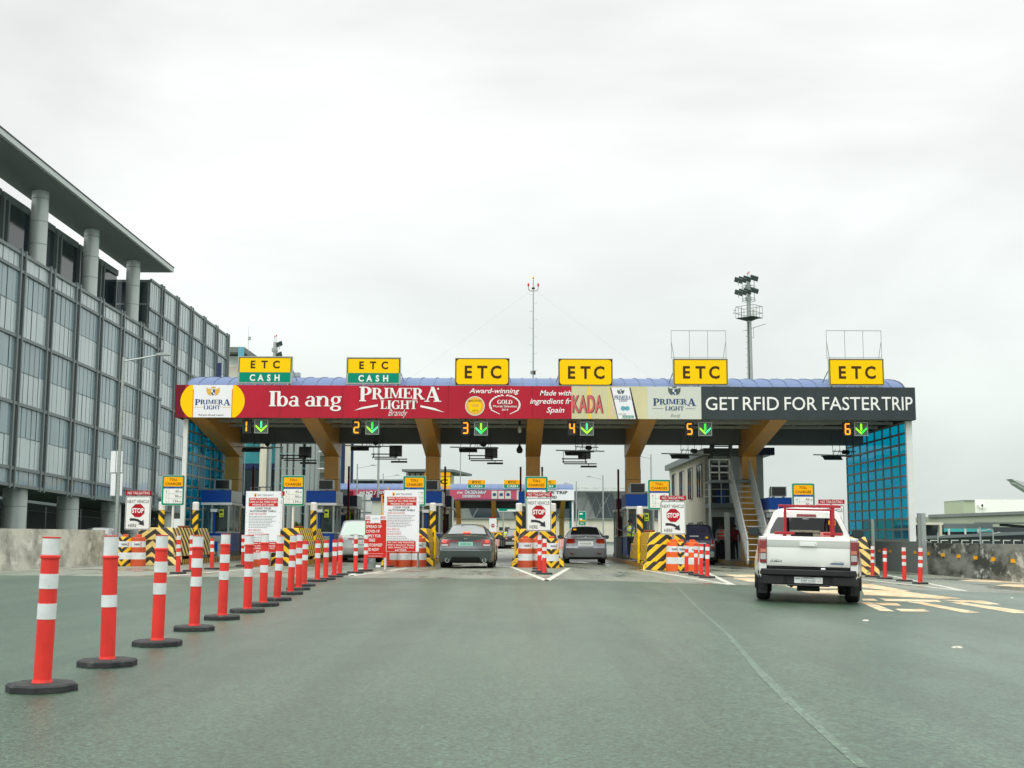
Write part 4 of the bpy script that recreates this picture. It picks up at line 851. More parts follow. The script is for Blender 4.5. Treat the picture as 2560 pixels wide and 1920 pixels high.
# ================================================================== masts
def mast(px, Y, top, label, flip=1, full=True):
    c = at(px, 1200, Y); u = Y / F; zt = at(px, top, Y).z
    g = thing('floodlight_mast', label, 'floodlight mast', (c.x, Y, 0))
    m = MB(); m.cyl((c.x, Y, 0), (c.x, Y, zt - 18 * u), 10 * u, M['galv'], 5 * u, n=14); m.cyl((c.x - 4.5 * u, Y - 8 * u, 5), (c.x - 3 * u, Y - 6 * u, zt - 130 * u), 1.4 * u, M['dkgrey'], n=8)
    for k in range(14): z = zt - (150 + 16 * k) * u; m.cyl((c.x - 10 * u, Y, z), (c.x - 5 * u, Y, z), .5 * u, M['grey'], n=5)
    m.build('pole', g, True)
    for lev in ((0, 32) if full else (0, 27)):
        z = zt - (18 + lev) * u
        m = MB(); rr = (17 if full else 6) * u
        for zz in (z - 20 * u, z - 25 * u): m.tube([(c.x + rr * math.cos(R(a)), Y + rr * math.sin(R(a)), zz) for a in range(0, 361, 30)], .7 * u, M['grey'], 6)
        m.box(c.x - 8 * u, c.x + 6 * u, Y - 5 * u, Y + 5 * u, z - 24 * u, z - 15 * u, M['galv']); m.build('headframe', g, True) if full or lev == 0 else None
        for k, dx in enumerate((-28, -18, -6, 12) if full else (-13,)):
            x = c.x + flip * dx * u; m = MB(); w, l = (11 if full else 8) * u, 7 * u
            v = []
            for t in (0, 1.6 * u):
                for p, q in ((-1, -1), (1, -1), (1, 1), (-1, 1)):
                    v.append((x + p * w * .9, Y - 16 * u + q * l, z - 8 * u + k * 2 * u - flip * p * 3 * u - q * 4.2 * u + t))
            m.add(v, [(3, 2, 1, 0), (4, 5, 6, 7), (0, 1, 5, 4), (1, 2, 6, 5), (2, 3, 7, 6), (3, 0, 4, 7)], M['fin']); m.bar((x, Y - 15 * u, z - 8 * u), (x, Y - 14 * u, z - 20 * u), 1.5 * u, 1.5 * u, M['galv'])
            m.build('floodlight', g, True)
    m = MB(); m.cyl((c.x - 2 * u, Y, zt - 20 * u), (c.x - 2 * u, Y, zt - 6 * u), .5 * u, M['grey'], n=6); m.cyl((c.x + 2 * u, Y, zt - 18 * u), (c.x + 2 * u, Y, zt - 3 * u), .5 * u, M['grey'], n=6); m.build('finial', g, True)
    m = MB(); m.cyl((c.x - 2 * u, Y, zt - 6 * u), (c.x - 2 * u, Y, zt - 2 * u), 1.3 * u, M['lamp_r'], n=8); m.cyl((c.x + 2 * u, Y, zt - 3 * u), (c.x + 2 * u, Y, zt + 1 * u), 1.5 * u, M['lamp_r'], n=8); m.build('beacon', g, True)
    if full:
        z = zt - 120 * u; m = MB(); p = [(c.x + a * u, Y + b * u) for a, b in ((-33, 3), (-6, 34), (34, -2), (4, -34))]
        m.prismz([(q[0], q[1]) for q in (p[0], p[3], p[2], p[1])], z, z + 1.2 * u, M['dkgrey'])
        m.cyl((c.x, Y, z - 7 * u), (c.x, Y, z), 7 * u, M['dkgrey'], 24 * u, n=8)
        for i in range(4):
            a, b = p[i], p[(i + 1) % 4]
            for h in (13, 30): m.bar((a[0], a[1], z + h * u), (b[0], b[1], z + h * u), 1.1 * u, 1.1 * u, M['grey'])
            for t in (0, .33, .66): q = (a[0] + (b[0] - a[0]) * t, a[1] + (b[1] - a[1]) * t); m.bar((q[0], q[1], z), (q[0], q[1], z + 30 * u), 1.0 * u, 1.0 * u, M['grey'])
        m.build('platform', g, True)
        m = MB(); m.box(c.x + 8 * u, c.x + 13 * u, Y - 6 * u, Y - 3 * u, z + 8 * u, z + 22 * u, M['pale']); m.build('cabinet', g, True)
        m = MB(); m.tube([(c.x - 32 * u, Y, z + 20 * u), (c.x - 38 * u, Y, z + 22 * u), (c.x - 38 * u, Y, z + 18 * u)], .8 * u, M['grey']); m.lathe([(2.6 * u, 18 * u), (3.2 * u, 15 * u), (2.2 * u, 12 * u), (0, 11 * u)], M['white'], (c.x - 38 * u, Y, z), n=12); m.build('camera', g, True)
        m = MB(); m.bar((c.x + 5 * u, Y - 3 * u, z - 26 * u), (c.x + 40 * u, Y - 10 * u, z - 16 * u), 1.2 * u, 1.2 * u, M['grey']); m.tube([(c.x + 11 * u, Y, z - 24 * u), (c.x + 11 * u, Y, z - 50 * u), (c.x + 6 * u, Y, z - 50 * u)], .6 * u, M['grey']); m.bar((c.x - 4 * u, Y, z - 30 * u), (c.x - 17 * u, Y, z - 33 * u), .8 * u, .8 * u, M['grey']); m.build('antenna', g, True)
mast(1881, 150, 680, 'tall floodlight mast with caged platform behind lane signs 5 and 6', 1, True)
mast(679, 190, 838, 'distant floodlight mast with tilted lamps just above the first ETC CASH sign', -1, False)
Y = CY; c = at(1333, 944, Y); u = Y / F; ztop = at(1333, 700, Y).z
g = thing('aerial_pole', 'thin aerial pole with two red beacons and side steps on the canopy roof', 'aerial pole', (c.x, Y, c.z))
m = MB(); m.cyl((c.x, Y, c.z - .1), (c.x, Y, ztop), 1.9 * u, M['galv'], 1.4 * u, n=10)
for k in range(11):
    s = -1 if k % 2 else 1; z = c.z + 18 * u + k * 21.6 * u; m.tube([(c.x, Y, z), (c.x + s * 9 * u, Y, z), (c.x + s * 9 * u, Y, z + 3 * u)], .35 * u, M['galv'], 5)
m.build('pole', g, True)
m = MB(); z = ztop - 28 * u
for s in (-1, 1): m.tube([(c.x, Y, z - 1 * u), (c.x + s * 8 * u, Y, z), (c.x + s * 12 * u, Y, z + 3 * u), (c.x + s * 12.5 * u, Y, z + 12 * u)], .8 * u, M['brown'], 6)
m.cyl((c.x, Y, z + 5 * u), (c.x, Y, z + 8 * u), 4.5 * u, M['brown'], n=10); m.build('bracket', g, True)
for s in (-1, 1): m = MB(); m.lathe([(2.2 * u, 0), (2.4 * u, 5 * u), (1.6 * u, 7.5 * u), (0, 8 * u)], M['lamp_r'], (c.x + s * 12.5 * u, Y, z + 12 * u), n=10); m.build('beacon', g, True)
m = MB(); m.lathe([(.5 * u, 0), (.5 * u, 2 * u), (2.4 * u, 4.5 * u), (2.6 * u, 6 * u), (.6 * u, 9 * u), (0, 13 * u)], M['gold'], (c.x, Y, ztop), n=12); m.build('finial', g, True)
m = MB(); m.box(c.x - 7 * u, c.x - 2 * u, Y - .1, Y + .1, c.z + 9 * u, c.z + 17 * u, M['grey']); m.box(c.x + 1.5 * u, c.x + 6 * u, Y - .1, Y + .1, c.z + 8 * u, c.z + 17 * u, M['brown']); m.build('cabinet', g, True)
m = MB()
for s in (-1, 1): m.cyl((c.x + s * 2 * u, Y, z + 3 * u), (c.x + s * 360 * u, Y + 3, c.z - .2), .002, M['galv'], n=5)
m.build('guy_wire', g, True)
c = at(624, 760, 150); m = MB(); m.cyl((c.x, 150, 0), (c.x, 150, at(626, 818, 150).z), .05, M['galv'], .02, n=6); m.cyl((c.x + .1, 150, at(626, 850, 150).z), (c.x + .12, 150, at(626, 842, 150).z), .18, M['galv'], n=8)
tag(m.build('whip_aerial', loc=(c.x, 150, 0), world=True), 'hair-thin aerial standing beside the white tower block', 'aerial')

def street_lamp(px, Y, top, arm, label, banner=False, r=.075):
    c = at(px, 1300, Y); zt = at(px, top, Y).z; u = Y / F
    g = thing('street_lamp', label, 'street lamp', (c.x, Y, gz(c.x)), 'street lamps' if not banner else None)
    m = MB(); m.cyl((c.x, Y, gz(c.x)), (c.x, Y, zt), r * 1.25, M['galv'], r * .8, n=10); m.cyl((c.x, Y, gz(c.x)), (c.x, Y, gz(c.x) + .4), r * 2, M['galv'], n=10); m.build('pole', g, True)
    d = arm * u; s = 1 if arm > 0 else -1; z = zt - 10 * u
    m = MB(); m.tube([(c.x, Y, z), (c.x + d * .35, Y, z + abs(d) * .06), (c.x + d * .72, Y, z + abs(d) * .13), (c.x + d * .8, Y, z + abs(d) * .14)], r * .45, M['galv'], 8); m.build('arm', g, True)
    m = MB(); x0, x1 = sorted((c.x + d * .7, c.x + d)); zz = z + abs(d) * .14; m.prism([(x0, zz - .03), (x1, zz - .03), (x1, zz + .02), (x0 + (x1 - x0) * .5, zz + .09), (x0, zz + .05)], Y - .12, Y + .12, M['galv']); m.build('lamp_head', g, True)
    if banner:
        m = MB()
        for a, b in ((1128, 1181), (1184, 1239)):
            for q, w in ((277, 289), (291, 306)): x0, x1, z0, z1 = span(q, w, a, b, Y); m.box(x0, x1, Y - .02, Y + .02, z0, z1, M['sheet'])
        m.build('banner', g, True)
        m = MB()
        for zz in (1127, 1182.5, 1240): z = at(290, zz, Y).z; m.bar((at(275, zz, Y).x, Y, z), (at(307, zz, Y).x, Y, z), .03, .03, M['grey'])
        m.build('banner_rail', g, True)
street_lamp(292, 50, 893, 118, 'tall street lamp carrying two blank white banners behind the pale concrete barrier', True)
street_lamp(891, 130, 1160, 47, 'street lamp with its arm over the blue roof, beside the second canopy column')
street_lamp(956, 165, 1184, 42, 'shorter street lamp between the second column and its TOLL CHARGES sign')
street_lamp(1441, 150, 1203, -31, 'street lamp behind the white FASTER TRIP banner end')
street_lamp(1508, 135, 1188, -41, 'street lamp with long arm between middle column and lane 5 booth')
street_lamp(1629, 120, 1136, -32, 'tallest distant street lamp beside the fifth canopy column')
for (px, top, arm, Y, lab) in ((2449, 1318, 28, 110, 'white street lamp in front of the turquoise terminal window band'), (2343, 1331, 18, 140, 'small white street lamp by the open terminal porch'), (2481, 1324, 18, 130, 'white street lamp by the thin terminal ramp roof')):
    street_lamp(px, Y, top, arm, lab)

# ================================================================== second toll plaza, far ahead
Y2 = 160; u2 = Y2 / F
far = thing('far_toll_canopy', 'second toll plaza canopy far ahead with blue roof and pink banners', 'toll canopy', (at(1150, 1300, Y2).x, Y2, 0))
zb2, zt2 = at(1200, 1251, Y2).z, at(1200, 1224.5, Y2).z; xa, xb = at(838, 1240, Y2).x, at(1434, 1240, Y2).x
m = MB(); m.box(xa, xb, Y2, Y2 + 13, zb2, zt2, M['dkgrey']); m.box(xa + .3, xb - .3, Y2 + 6, Y2 + 6.6, zb2 - .9, zb2 - .003, M['dkgrey']); m.build('fascia', far, True)
m = MB(); n = 12
for i in range(n):
    a, b = math.pi * i / n, math.pi * (i + 1) / n; f = lambda t: (Y2 + .3 + 6.2 * (1 - math.cos(t)), zt2 + 1.0 * math.sin(t))
    (ya, za), (yb, zb_) = f(a), f(b); m.add([(xa, ya, za), (xb, ya, za), (xb, yb, zb_), (xa, yb, zb_)], [(0, 1, 2, 3)], M['roof'], True)
    k = xa + .5
    while k < xb and i < 7: m.bar((k, ya, za + .01), (k, yb, zb_ + .01), .06, .05, M['roof2']); k += 1.1
m.build('roof', far, True)
def f2(px0, px1, py0, py1, yo, mm, mb): x0, x1, z0, z1 = span(px0, px1, py0, py1, Y2); mb.rect(x0, x1, z0, z1, Y2 - yo, mm)
m = MB(); f2(872, 1016, 1224, 1247.5, .05, M['bannerdk'], m); f2(872, 1016, 1224, 1228, .06, M['pinkb'], m); f2(884, 900, 1224, 1247.5, .065, M['pinkb'], m)
f2(1124, 1292, 1225, 1249.5, .05, M['pinkb'], m); f2(1292, 1306, 1225, 1249.5, .05, M['pale'], m)
for k in range(3): f2(1229 + k * 17, 1243 + k * 17, 1227, 1247, .07, M['pale'], m); f2(1232 + k * 17, 1240 + k * 17, 1233, 1240, .09, M['inkblue'], m)
f2(1140, 1287, 1247, 1248.2, .07, M['inkblue'], m)
m.build('banner', far, True)['label'] = 'pink snack banners with white packets'
m = MB()
def t2(s, px0, px1, py0, py1, mm, bold=.03, sh=.15, yo=.1): x0, x1, z0, z1 = span(px0, px1, py0, py1, Y2); m.text(s, x0, x1, z0, z1, Y2 - yo, mm, bold, sh)
t2('ANG', 898, 913, 1228, 1236, M['sheet']); t2('NO.1', 915, 939, 1227, 1237, M['sheet']); t2('HOT', 942, 962, 1228, 1235, M['sheet'])
t2('AT MAY', 1142, 1158, 1229, 1235, M['sheet']); t2('CHICKEN-SARAP', 1162, 1215, 1226, 1235.5, M['inkblue'], .09, .15, .085); t2('CHICKEN-SARAP', 1162, 1215, 1226, 1235, M['sheet']); t2('CHICKENDOG PA!', 1156, 1201, 1237, 1244.5, M['inkblue'], .09, .15, .085); t2('CHICKENDOG PA!', 1156, 1201, 1237, 1244, M['sheet'])
m.build('lettering', far, True)
m = MB(); x0, x1, z0, z1 = span(1312, 1435, 1224, 1250.5, Y2); m.box(x0, x1 + .02, Y2 - .08, Y2 - .005, z0, z1, M['sheet']); m.build('sign_panel', far, True)
m = MB(); t2('FASTER TRIP', 1337, 1419, 1227.5, 1235.5, M['ink'], .035, 0, .09); t2('RFID', 1374, 1392, 1239.5, 1247, M['ink'], .035, 0, .09); m.build('lettering', far, True)
for px in (886, 1147, 1235, 1404):
    m = MB(); c = at(px, 1300, Y2 + 7); m.box(c.x - .32, c.x + .32, Y2 + 6.62, Y2 + 7.4, 0, zb2, M['tan']); m.prismx([(Y2 + 6.62, zb2 - 2.2), (Y2 + 6.62, zb2), (Y2 + 1, zb2)], c.x - .3, c.x + .3, M['tan']); m.build('column', far, True)
m = MB(); f = at(1432, 1300, Y2).x; m.box(f - .12, f + .12, Y2 + .2, Y2 + .5, 0, zb2, M['pole']); m.box(f - .02, f + .02, Y2 + .5, Y2 + 9, .6, zb2, M['blueglass']); m.build('glass_screen', far, True)
for (a, b, lab) in ((1169, 1214, 'small far ETC CASH sign above the CHICKEN-SARAP banner words'), (1259, 1303, 'small far ETC CASH sign above the pink banner packets'), (1348, 1391, 'small far ETC CASH sign half hidden by a TOLL CHARGES sign')):
    x0, x1, z0, z1 = span(a, b, 1199, 1221, Y2 - .3); g = thing('lane_sign', lab, 'lane sign', ((x0 + x1) / 2, Y2 - .3, z0), 'far ETC CASH signs')
    m = MB(); zm = z0 + (z1 - z0) * .46; m.box(x0, x1, Y2 - .3, Y2 - .15, z0, z1, M['white']); m.rect(x0 + .05, x1 - .05, zm, z1 - .05, Y2 - .31, M['amber']); m.rect(x0 + .05, x1 - .05, z0 + .05, zm, Y2 - .31, M['green'])
    for q in (x0 + .3, x1 - .3): m.box(q, q + .06, Y2 - .15, Y2 + .2, zt2 - .3, z1, M['grey'])
    m.build('panel', g, True)
    m = MB(); m.text('ETC', x0 + .62, x1 - .62, zm + .14, zm + .46, Y2 - .33, M['brown'], .02); m.text('CASH', x0 + .45, x1 - .45, z0 + .13, z0 + .44, Y2 - .33, M['letter'], .02); m.build('lettering', g, True)
for i, (px, y0, y1) in enumerate(((1131, 1252, 1268), (1195, 1251, 1266), (1286, 1251, 1266))):
    pass
# far islands: sign, hazard blocks, barriers, parked SUV handled later
x0, x1, z0, z1 = span(1223, 1241, 1296, 1330, 118); g = thing('stop_sign', 'tiny far STOP sign with red plate, seen beside the grey sedan roof', 'stop sign', ((x0 + x1) / 2, 118, 0))
m = MB(); m.box(x0, x1, 118, 118.05, z0, z1, M['sheet']); m.rect(x0, x1, z1 + .02, z1 + .12, 118 - .004, M['signred']); c = (x0 + x1) / 2; m.disc(c, (z0 + z1) / 2 - .05, .19, .19, 118 - .006, M['signred'], 8, 22.5, 382.5); m.build('panel', g, True)
m = MB(); m.text('STOP', c - .15, c + .15, (z0 + z1) / 2 - .11, (z0 + z1) / 2 + .01, 118 - .01, M['sheet'], .03); m.build('lettering', g, True)
m = MB(); m.cyl((c, 118.08, 0), (c, 118.08, z1), .04, M['galv'], n=8); m.build('pole', g, True)
x0, x1, z0, z1 = span(1225, 1242, 1296, 1304, 126); z1 = at(1233, 1297, 126).z
g = thing('toll_charges_sign', 'tiny far green and yellow toll sign above the far STOP sign', 'toll sign', ((x0 + x1) / 2, 126, 0)); m = MB(); za, zb_ = at(1233, 1318, 126).z, at(1233, 1296.5, 126).z; m.box(x0 - .1, x1 + .1, 126, 126.05, za, zb_, M['green']); m.rect(x0, x1, zb_ - .5, zb_ - .08, 125.99, M['amber']); m.rect(x0, x1, za + .06, zb_ - .53, 125.99, M['sheet']); m.build('panel', g, True)
m = MB(); m.cyl(((x0 + x1) / 2, 126.1, 0), ((x0 + x1) / 2, 126.1, za), .04, M['galv'], n=8); m.build('pole', g, True)
for px, lab in ((1218, 'far striped hazard block on the near side of the far STOP sign'), (1248, 'far striped hazard block next to the guard in the distance')):
    c = at(px, 1340, 120); m = MB(); m.prism([(c.x - .5, 0), (c.x + .5, 0), (c.x + .4, 1.5), (c.x - .4, 1.5)], 119.6, 121.5, M['haz']); tag(m.build('crash_block', loc=(c.x, 120, 0), world=True), lab, 'crash block', 'far hazard blocks')
for px, Y, lab in ((1248, 108, 'pale pink water barrier showing past the grey sedan mirror'), (1262, 108, 'pale pink water barrier beside the parked black SUV'), (1408, 108, 'pale pink water barrier between island drums and silver sedan')):
    c = at(px, 1350, Y); m = MB(); p = [(-.6, 0), (.6, 0), (.6, .18), (.52, .3), (.45, .86), (-.45, .86), (-.52, .3), (-.6, .18)]
    m.prism([(c.x + a, b) for a, b in p], Y - .2, Y + .2, M['pink'])
    for k in range(6): m.box(c.x - .44 + k * .16, c.x - .40 + k * .16, Y - .215, Y - .2, .2, .78, M['white'])
    tag(m.build('water_barrier', loc=(c.x, Y, 0), world=True), lab, 'barrier', 'pink water barriers')
m = MB(); c = at(1225, 1331, 112); a = at(1290, 1331, 112); m.bar((c.x, 112, c.z), (a.x, 112, c.z), .12, .1, M['tan']); m.box(a.x, a.x + .3, 111.9, 112.2, 0, 1.2, M['amber'])
tag(m.build('road_barrier', loc=(a.x, 112, 0), world=True), 'lowered tan barrier arm far ahead over the water barriers', 'barrier arm')

# ================================================================== terminal and other buildings behind
Y = 270
t = thing('terminal_building', 'dark glass terminal with pale diagonal bands behind the far toll canopy', 'terminal', (at(1280, 1300, Y).x, Y, 0))
x0, x1, z0, z1 = span(1000, 1690, 1230, 1298, Y); m = MB(); m.box(x0, x1, Y, Y + 30, z0, z1, M['deepglass']); m.build('glass_wall', t, True)
m = MB(); m.box(x0, x1, Y - 1.5, Y + 30, 0, z0, M['cream'])
for k in range(40): xx = x0 + k * 1.5; m.box(xx, xx + .06, Y - 1.54, Y - 1.5, .2, z0 - .2, M['pale'])
m.build('wall', t, True)
m = MB()
for a in (1020, 1120, 1226, 1330, 1428, 1530):
    for s in (1,):
        p0 = at(a, 1232, Y); p1 = at(a + 62, 1296, Y); m.flat([(p0.x, z1 - .1), (p1.x - 3.2, z0 + .1), (p1.x, z0 + .1), (p0.x + 3.2, z1 - .1)], Y - .05, M['cwall'])
    p0 = at(a + 100, 1232, Y); m.flat([(p0.x, z1 - .1), (p0.x - .3, z1 - .1), (p1.x - .3, z0 + .1), (p1.x, z0 + .1)], Y - .06, M['fin'])
for a in (1470, 1490, 1510):
    for d in (-18, 18): p0 = at(a, 1240, Y); p1 = at(a + d, 1290, Y); m.bar((p0.x, Y - .1, z1 - .6), (p1.x, Y - .1, z0 + .6), .12, .1, M['fin'])
m.build('diagonal_bands', t, True)
m = MB(); m.bar((x0, Y - 1, z1 + .9), (x1, Y - 1, z1 + .9), .25, .2, M['pale']); m.bar((x0, Y - 1, z1 + .1), (x1, Y - 1, z1 + .1), .4, .3, M['cwall'])
k = x0
while k < x1 - 2: m.bar((k, Y - 1, z1 + .1), (k + 1, Y - 1, z1 + .9), .12, .12, M['pale']); m.bar((k + 1, Y - 1, z1 + .9), (k + 2, Y - 1, z1 + .1), .12, .12, M['pale']); k += 2
m.bar((x0, Y - 1.7, z0 + .1), (x1, Y - 1.7, z0 + .1), .5, .3, M['cwall']); m.build('roof_truss', t, True)
m = MB()
for a, b, c_, d in ((1306, 1323, 1307, 1327), (1305, 1320, 1330, 1342), (1262, 1274, 1318, 1326), (1248, 1258, 1318, 1326)): q0, q1, q2, q3 = span(a, b, c_, d, Y - 1.6); m.box(q0, q1, Y - 1.6, Y - 1.5, q2, q3, M['deepglass'])
m.build('window', t, True)
Y = 230      # flat-eaved building behind the third column
g = thing('eaved_building', 'beige building with wide flat eaves behind the third canopy column', 'building', (at(1075, 1200, Y).x, Y, 0))
x0, x1, z0, z1 = span(1014, 1128, 1183, 1300, Y); m = MB(); m.box(x0, x1, Y, Y + 10, 0, z1, M['cream']); m.build('wall', g, True)
m = MB()
for k in range(7): q0, q1, q2, q3 = span(1022 + k * 14, 1026 + k * 14, 1184, 1222, Y); m.box(q0, q1, Y - .2, Y, q2, q3, M['dkgrey'])
q0, q1, q2, q3 = span(1118, 1128, 1184, 1222, Y); m.box(q0, q1, Y - .25, Y, q2, q3, M['cwall']); m.build('window', g, True)
m = MB(); q0, q1, q2, q3 = span(1008, 1134, 1175, 1181, Y); m.prismz([(q0, Y - 3), (q1, Y - 3), (q1 + 3, Y + 14), (q0 + 2, Y + 14)], q2, q3, M['cwall']); m.build('roof', g, True)
for a, b, lab in ((882, 938, 'low roof with dark windows behind the blue far canopy, next to the second column'), (948, 1012, 'low flat rooftop with pale plant above the far canopy')):
    Y = 215; x0, x1, z0, z1 = span(a, b, 1203, 1300, Y); g = thing('low_building', lab, 'building', ((x0 + x1) / 2, Y, 0))
    m = MB(); m.box(x0, x1, Y, Y + 8, 0, z1 - .2, M['cwall']); q = span(a + 10, b - 4, 1205, 1212, Y); m.box(q[0], q[1], Y - .05, Y, q[2], q[3], M['dkgrey']); m.build('wall', g, True)
    m = MB(); q = span(a - 3, b + 1, 1199, 1203, Y); m.box(q[0], q[1], Y - 1, Y + 8, q[2], q[3], M['cwall']); m.build('roof', g, True)
c = at(946, 1180, 140); m = MB(); m.cyl((c.x, 140, 0), (c.x, 140, at(946, 1060, 140).z), .16, M['galv'], .11, n=10); tag(m.build('steel_mast', loc=(c.x, 140, 0), world=True), 'plain grey steel mast behind the second and third columns', 'mast')
c = at(1151, 1180, 170); m = MB(); m.cyl((c.x, 170, 0), (c.x, 170, at(1151, 1060, 170).z), .06, M['galv'], n=8); tag(m.build('whip_aerial', loc=(c.x, 170, 0), world=True), 'thin pole rising from the far roof beyond the third column', 'aerial')
# yellow lane sign on a tall post and back of a road sign
Y = 98; x0, x1, z0, z1 = span(1086, 1126, 1193, 1215, Y); g = thing('lane_sign', 'yellow TC letters of an ETC sign half hidden by the third canopy column', 'lane sign', ((x0 + x1) / 2, Y, 0))
m = MB(); x00 = at(1062, 1200, Y).x; m.rrect(x00, x1, z0, z1, .06, Y, M['yellow'], Y + .06); a = span(1086, 1126, 1181, 1191, Y); m.rrect(x00, x1, a[2], a[3], .05, Y, M['amber'], Y + .06); a = span(1105, 1126, 1216, 1222, Y); m.box(a[0], a[1], Y, Y + .06, a[2], a[3], M['amber']); m.build('panel', g, True)
m = MB(); m.text('ETC', at(1070, 1204, Y).x, at(1119, 1204, Y).x, at(1100, 1210, Y).z, at(1100, 1198, Y).z, Y - .01, M['brown'], .03); m.build('lettering', g, True)
m = MB(); m.cyl((x00 + .4, Y + .1, 0), (x00 + .4, Y + .1, z1 + .4), .07, M['galv'], n=8); m.build('pole', g, True)
Y = 96; x0, x1, z0, z1 = span(892, 930, 1236, 1294, Y); g = thing('road_sign', 'grey back of a large road sign on a post behind the lane 2 booth', 'road sign', ((x0 + x1) / 2, Y, 0))
m = MB(); m.box(x0, x1, Y, Y + .06, z0, z1, M['soffit'])
for k in (.2, .72): m.box(x0 + .05, x1 - .05, Y - .04, Y, z0 + (z1 - z0) * k, z0 + (z1 - z0) * k + .08, M['fin'])
m.build('panel', g, True); m = MB(); c = (x0 + x1) / 2; m.box(c - .06, c + .06, Y - .1, Y - .04, 0, z1, M['grey']); m.build('pole', g, True)
Y = 90; x0, x1, z0, z1 = span(954, 972, 1238, 1330, Y); m = MB(); z1 = at(960, 1238, Y).z
for xx in (x0, x1): m.cyl((xx, Y, 0), (xx, Y, z1), .05, M['amber'], n=8)
for k in range(12): m.bar((x0, Y, .3 + k * .34), (x1, Y, .3 + k * .34), .04, .04, M['amber'])
m.cyl((x1 - .1, Y, z1), (x1 - .1, Y, z1 + .6), .04, M['amber'], n=8)
tag(m.build('yellow_ladder', loc=(x0, Y, 0), world=True), 'yellow ladder frame peeping above the second white notice board', 'ladder')
Y = 92; x0, x1, z0, z1 = span(930, 962, 1252, 1330, Y); g = thing('site_cabin', 'small cabin with a navy fascia behind the red notice', 'cabin', ((x0 + x1) / 2, Y, 0)); m = MB(); m.box(x0, x1 + 1, Y, Y + 3, 0, z1, M['pale']); m.build('wall', g, True); m = MB(); m.box(x0 - .1, x1 + 1.1, Y - .2, Y + 3, z1, z1 + .25, M['navy']); m.build('roof', g, True)
# green road signs
Y = 215; x0, x1, z0, z1 = span(1244, 1330, 1252, 1279, Y); g = thing('direction_sign', 'wide green direction sign under the far canopy', 'road sign', ((x0 + x1) / 2, Y, 0)); m = MB(); m.rrect(x0, x1, z0, z1, .3, Y, M['white'], Y + .1); m.rrect(x0 + .1, x1 - .1, z0 + .1, z1 - .1, .25, Y - .01, M['green'])
for xx in (x0 + 1, x1 - 1): m.cyl((xx, Y + .2, 0), (xx, Y + .2, z1), .1, M['galv'], n=8)
for k, (a, b) in enumerate(((.28, .62), (.28, .5), (.28, .8))): zz = z1 - .45 - k * .6; m.rect(x0 + (x1 - x0) * a, x0 + (x1 - x0) * b, zz - .12, zz + .12, Y - .02, M['letter'])
m.build('panel', g, True)
Y = 130; x0, x1, z0, z1 = span(1446, 1465, 1278, 1313, Y); g = thing('direction_sign', 'upright green road sign with yellow strip above the silver sedan', 'road sign', ((x0 + x1) / 2, Y, 0)); m = MB(); m.rrect(x0, x1, z0, z1, .08, Y, M['white'], Y + .05); m.rrect(x0 + .03, x1 - .03, z0 + .03, z1 - .03, .06, Y - .01, M['green']); c = (x0 + x1) / 2
m.rect(x0 + .1, x1 - .1, z0 + .42, z0 + .56, Y - .02, M['amber']); m.build('panel', g, True)
m = MB(); m.ctext('150 m', c, z0 + .14, .16, Y - .02, M['letter'], .02, .8); m.rect(x0 + .12, c + .05, z1 - .35, z1 - .2, Y - .02, M['letter']); m.rect(x0 + .12, c, z1 - .9, z1 - .75, Y - .02, M['letter']); m.build('lettering', g, True)
m = MB(); m.cyl((c, Y + .1, 0), (c, Y + .1, z1), .05, M['galv'], n=8); m.build('pole', g, True)
# ---- terminal on the right
Y = 210
rt = thing('airport_terminal', 'low olive airport terminal with turquoise window band beyond the mossy barrier', 'terminal', (at(2450, 1300, Y).x, Y, 0))
def rbox(px0, px1, py0, py1, yo, d, mm, mb): x0, x1, z0, z1 = span(px0, px1, py0, py1, Y + yo); mb.box(x0, x1, Y + yo, Y + yo + d, z0, z1, mm)
M['olive'] = mat('olive_panel', (160, 170, 146), .6, var=.08, vs=.1); M['turq'] = mat('turquoise_glass', (70, 178, 178), .15, spec=.6)
m = MB()
x0, x1 = at(2321, 1300, Y).x, at(2900, 1300, Y + 0).x
za, zb_ = at(2321, 1292, Y).z, at(2560, 1271, Y).z
m.add([(x0, Y, 0), (x1, Y - 30, 0), (x1, Y + 40, 0), (x0, Y + 40, 0), (x0, Y, za), (x1, Y - 30, zb_), (x1, Y + 40, zb_), (x0, Y + 40, za)], [(0, 1, 5, 4), (1, 2, 6, 5), (2, 3, 7, 6), (3, 0, 4, 7), (4, 5, 6, 7)], M['olive']); m.bar((x0, Y - .2, za + .1), (x1, Y - 30.2, zb_ + .1), .4, .5, M['cwall'])
m.build('wall', rt, True)
m = MB(); rbox(2410, 2437, 1251, 1285, 8, 10, M['olive'], m); rbox(2437, 2760, 1249, 1285, 8.2, 9, M['white'], m); rbox(2410, 2437, 1250, 1252, 7.8, 10, M['cwall'], m)
for k in (0, 7): c = at(2450 + k, 1264, Y + 8); m.cyl((c.x, Y + 7.6, c.z), (c.x, Y + 8.2, c.z), .42, M['white'], n=14)
m.build('upper_block', rt, True)
m = MB()
rbox(2360, 2482, 1309, 1322, -16, 14, M['fin'], m); rbox(2360, 2482, 1329, 1345, -15.5, 13, M['deepglass'], m); rbox(2284, 2360, 1312, 1345, -13, 10, M['dkgrey'], m); rbox(2484, 2700, 1318, 1345, -14, 12, M['dkgrey'], m)
m.build('ground_floor', rt, True)
m = MB(); rbox(2360, 2482, 1321.5, 1329.5, -16.02, 12, M['turq'], m); m.build('window', rt, True)
m = MB()
for a in (2371, 2412, 2445): rbox(a, a + 4, 1322, 1342, -16.3, .3, M['pole'], m)
for a, b in ((2284, 2358),): rbox(a, b, 1306, 1312, -18, 8, M['cream'], m)
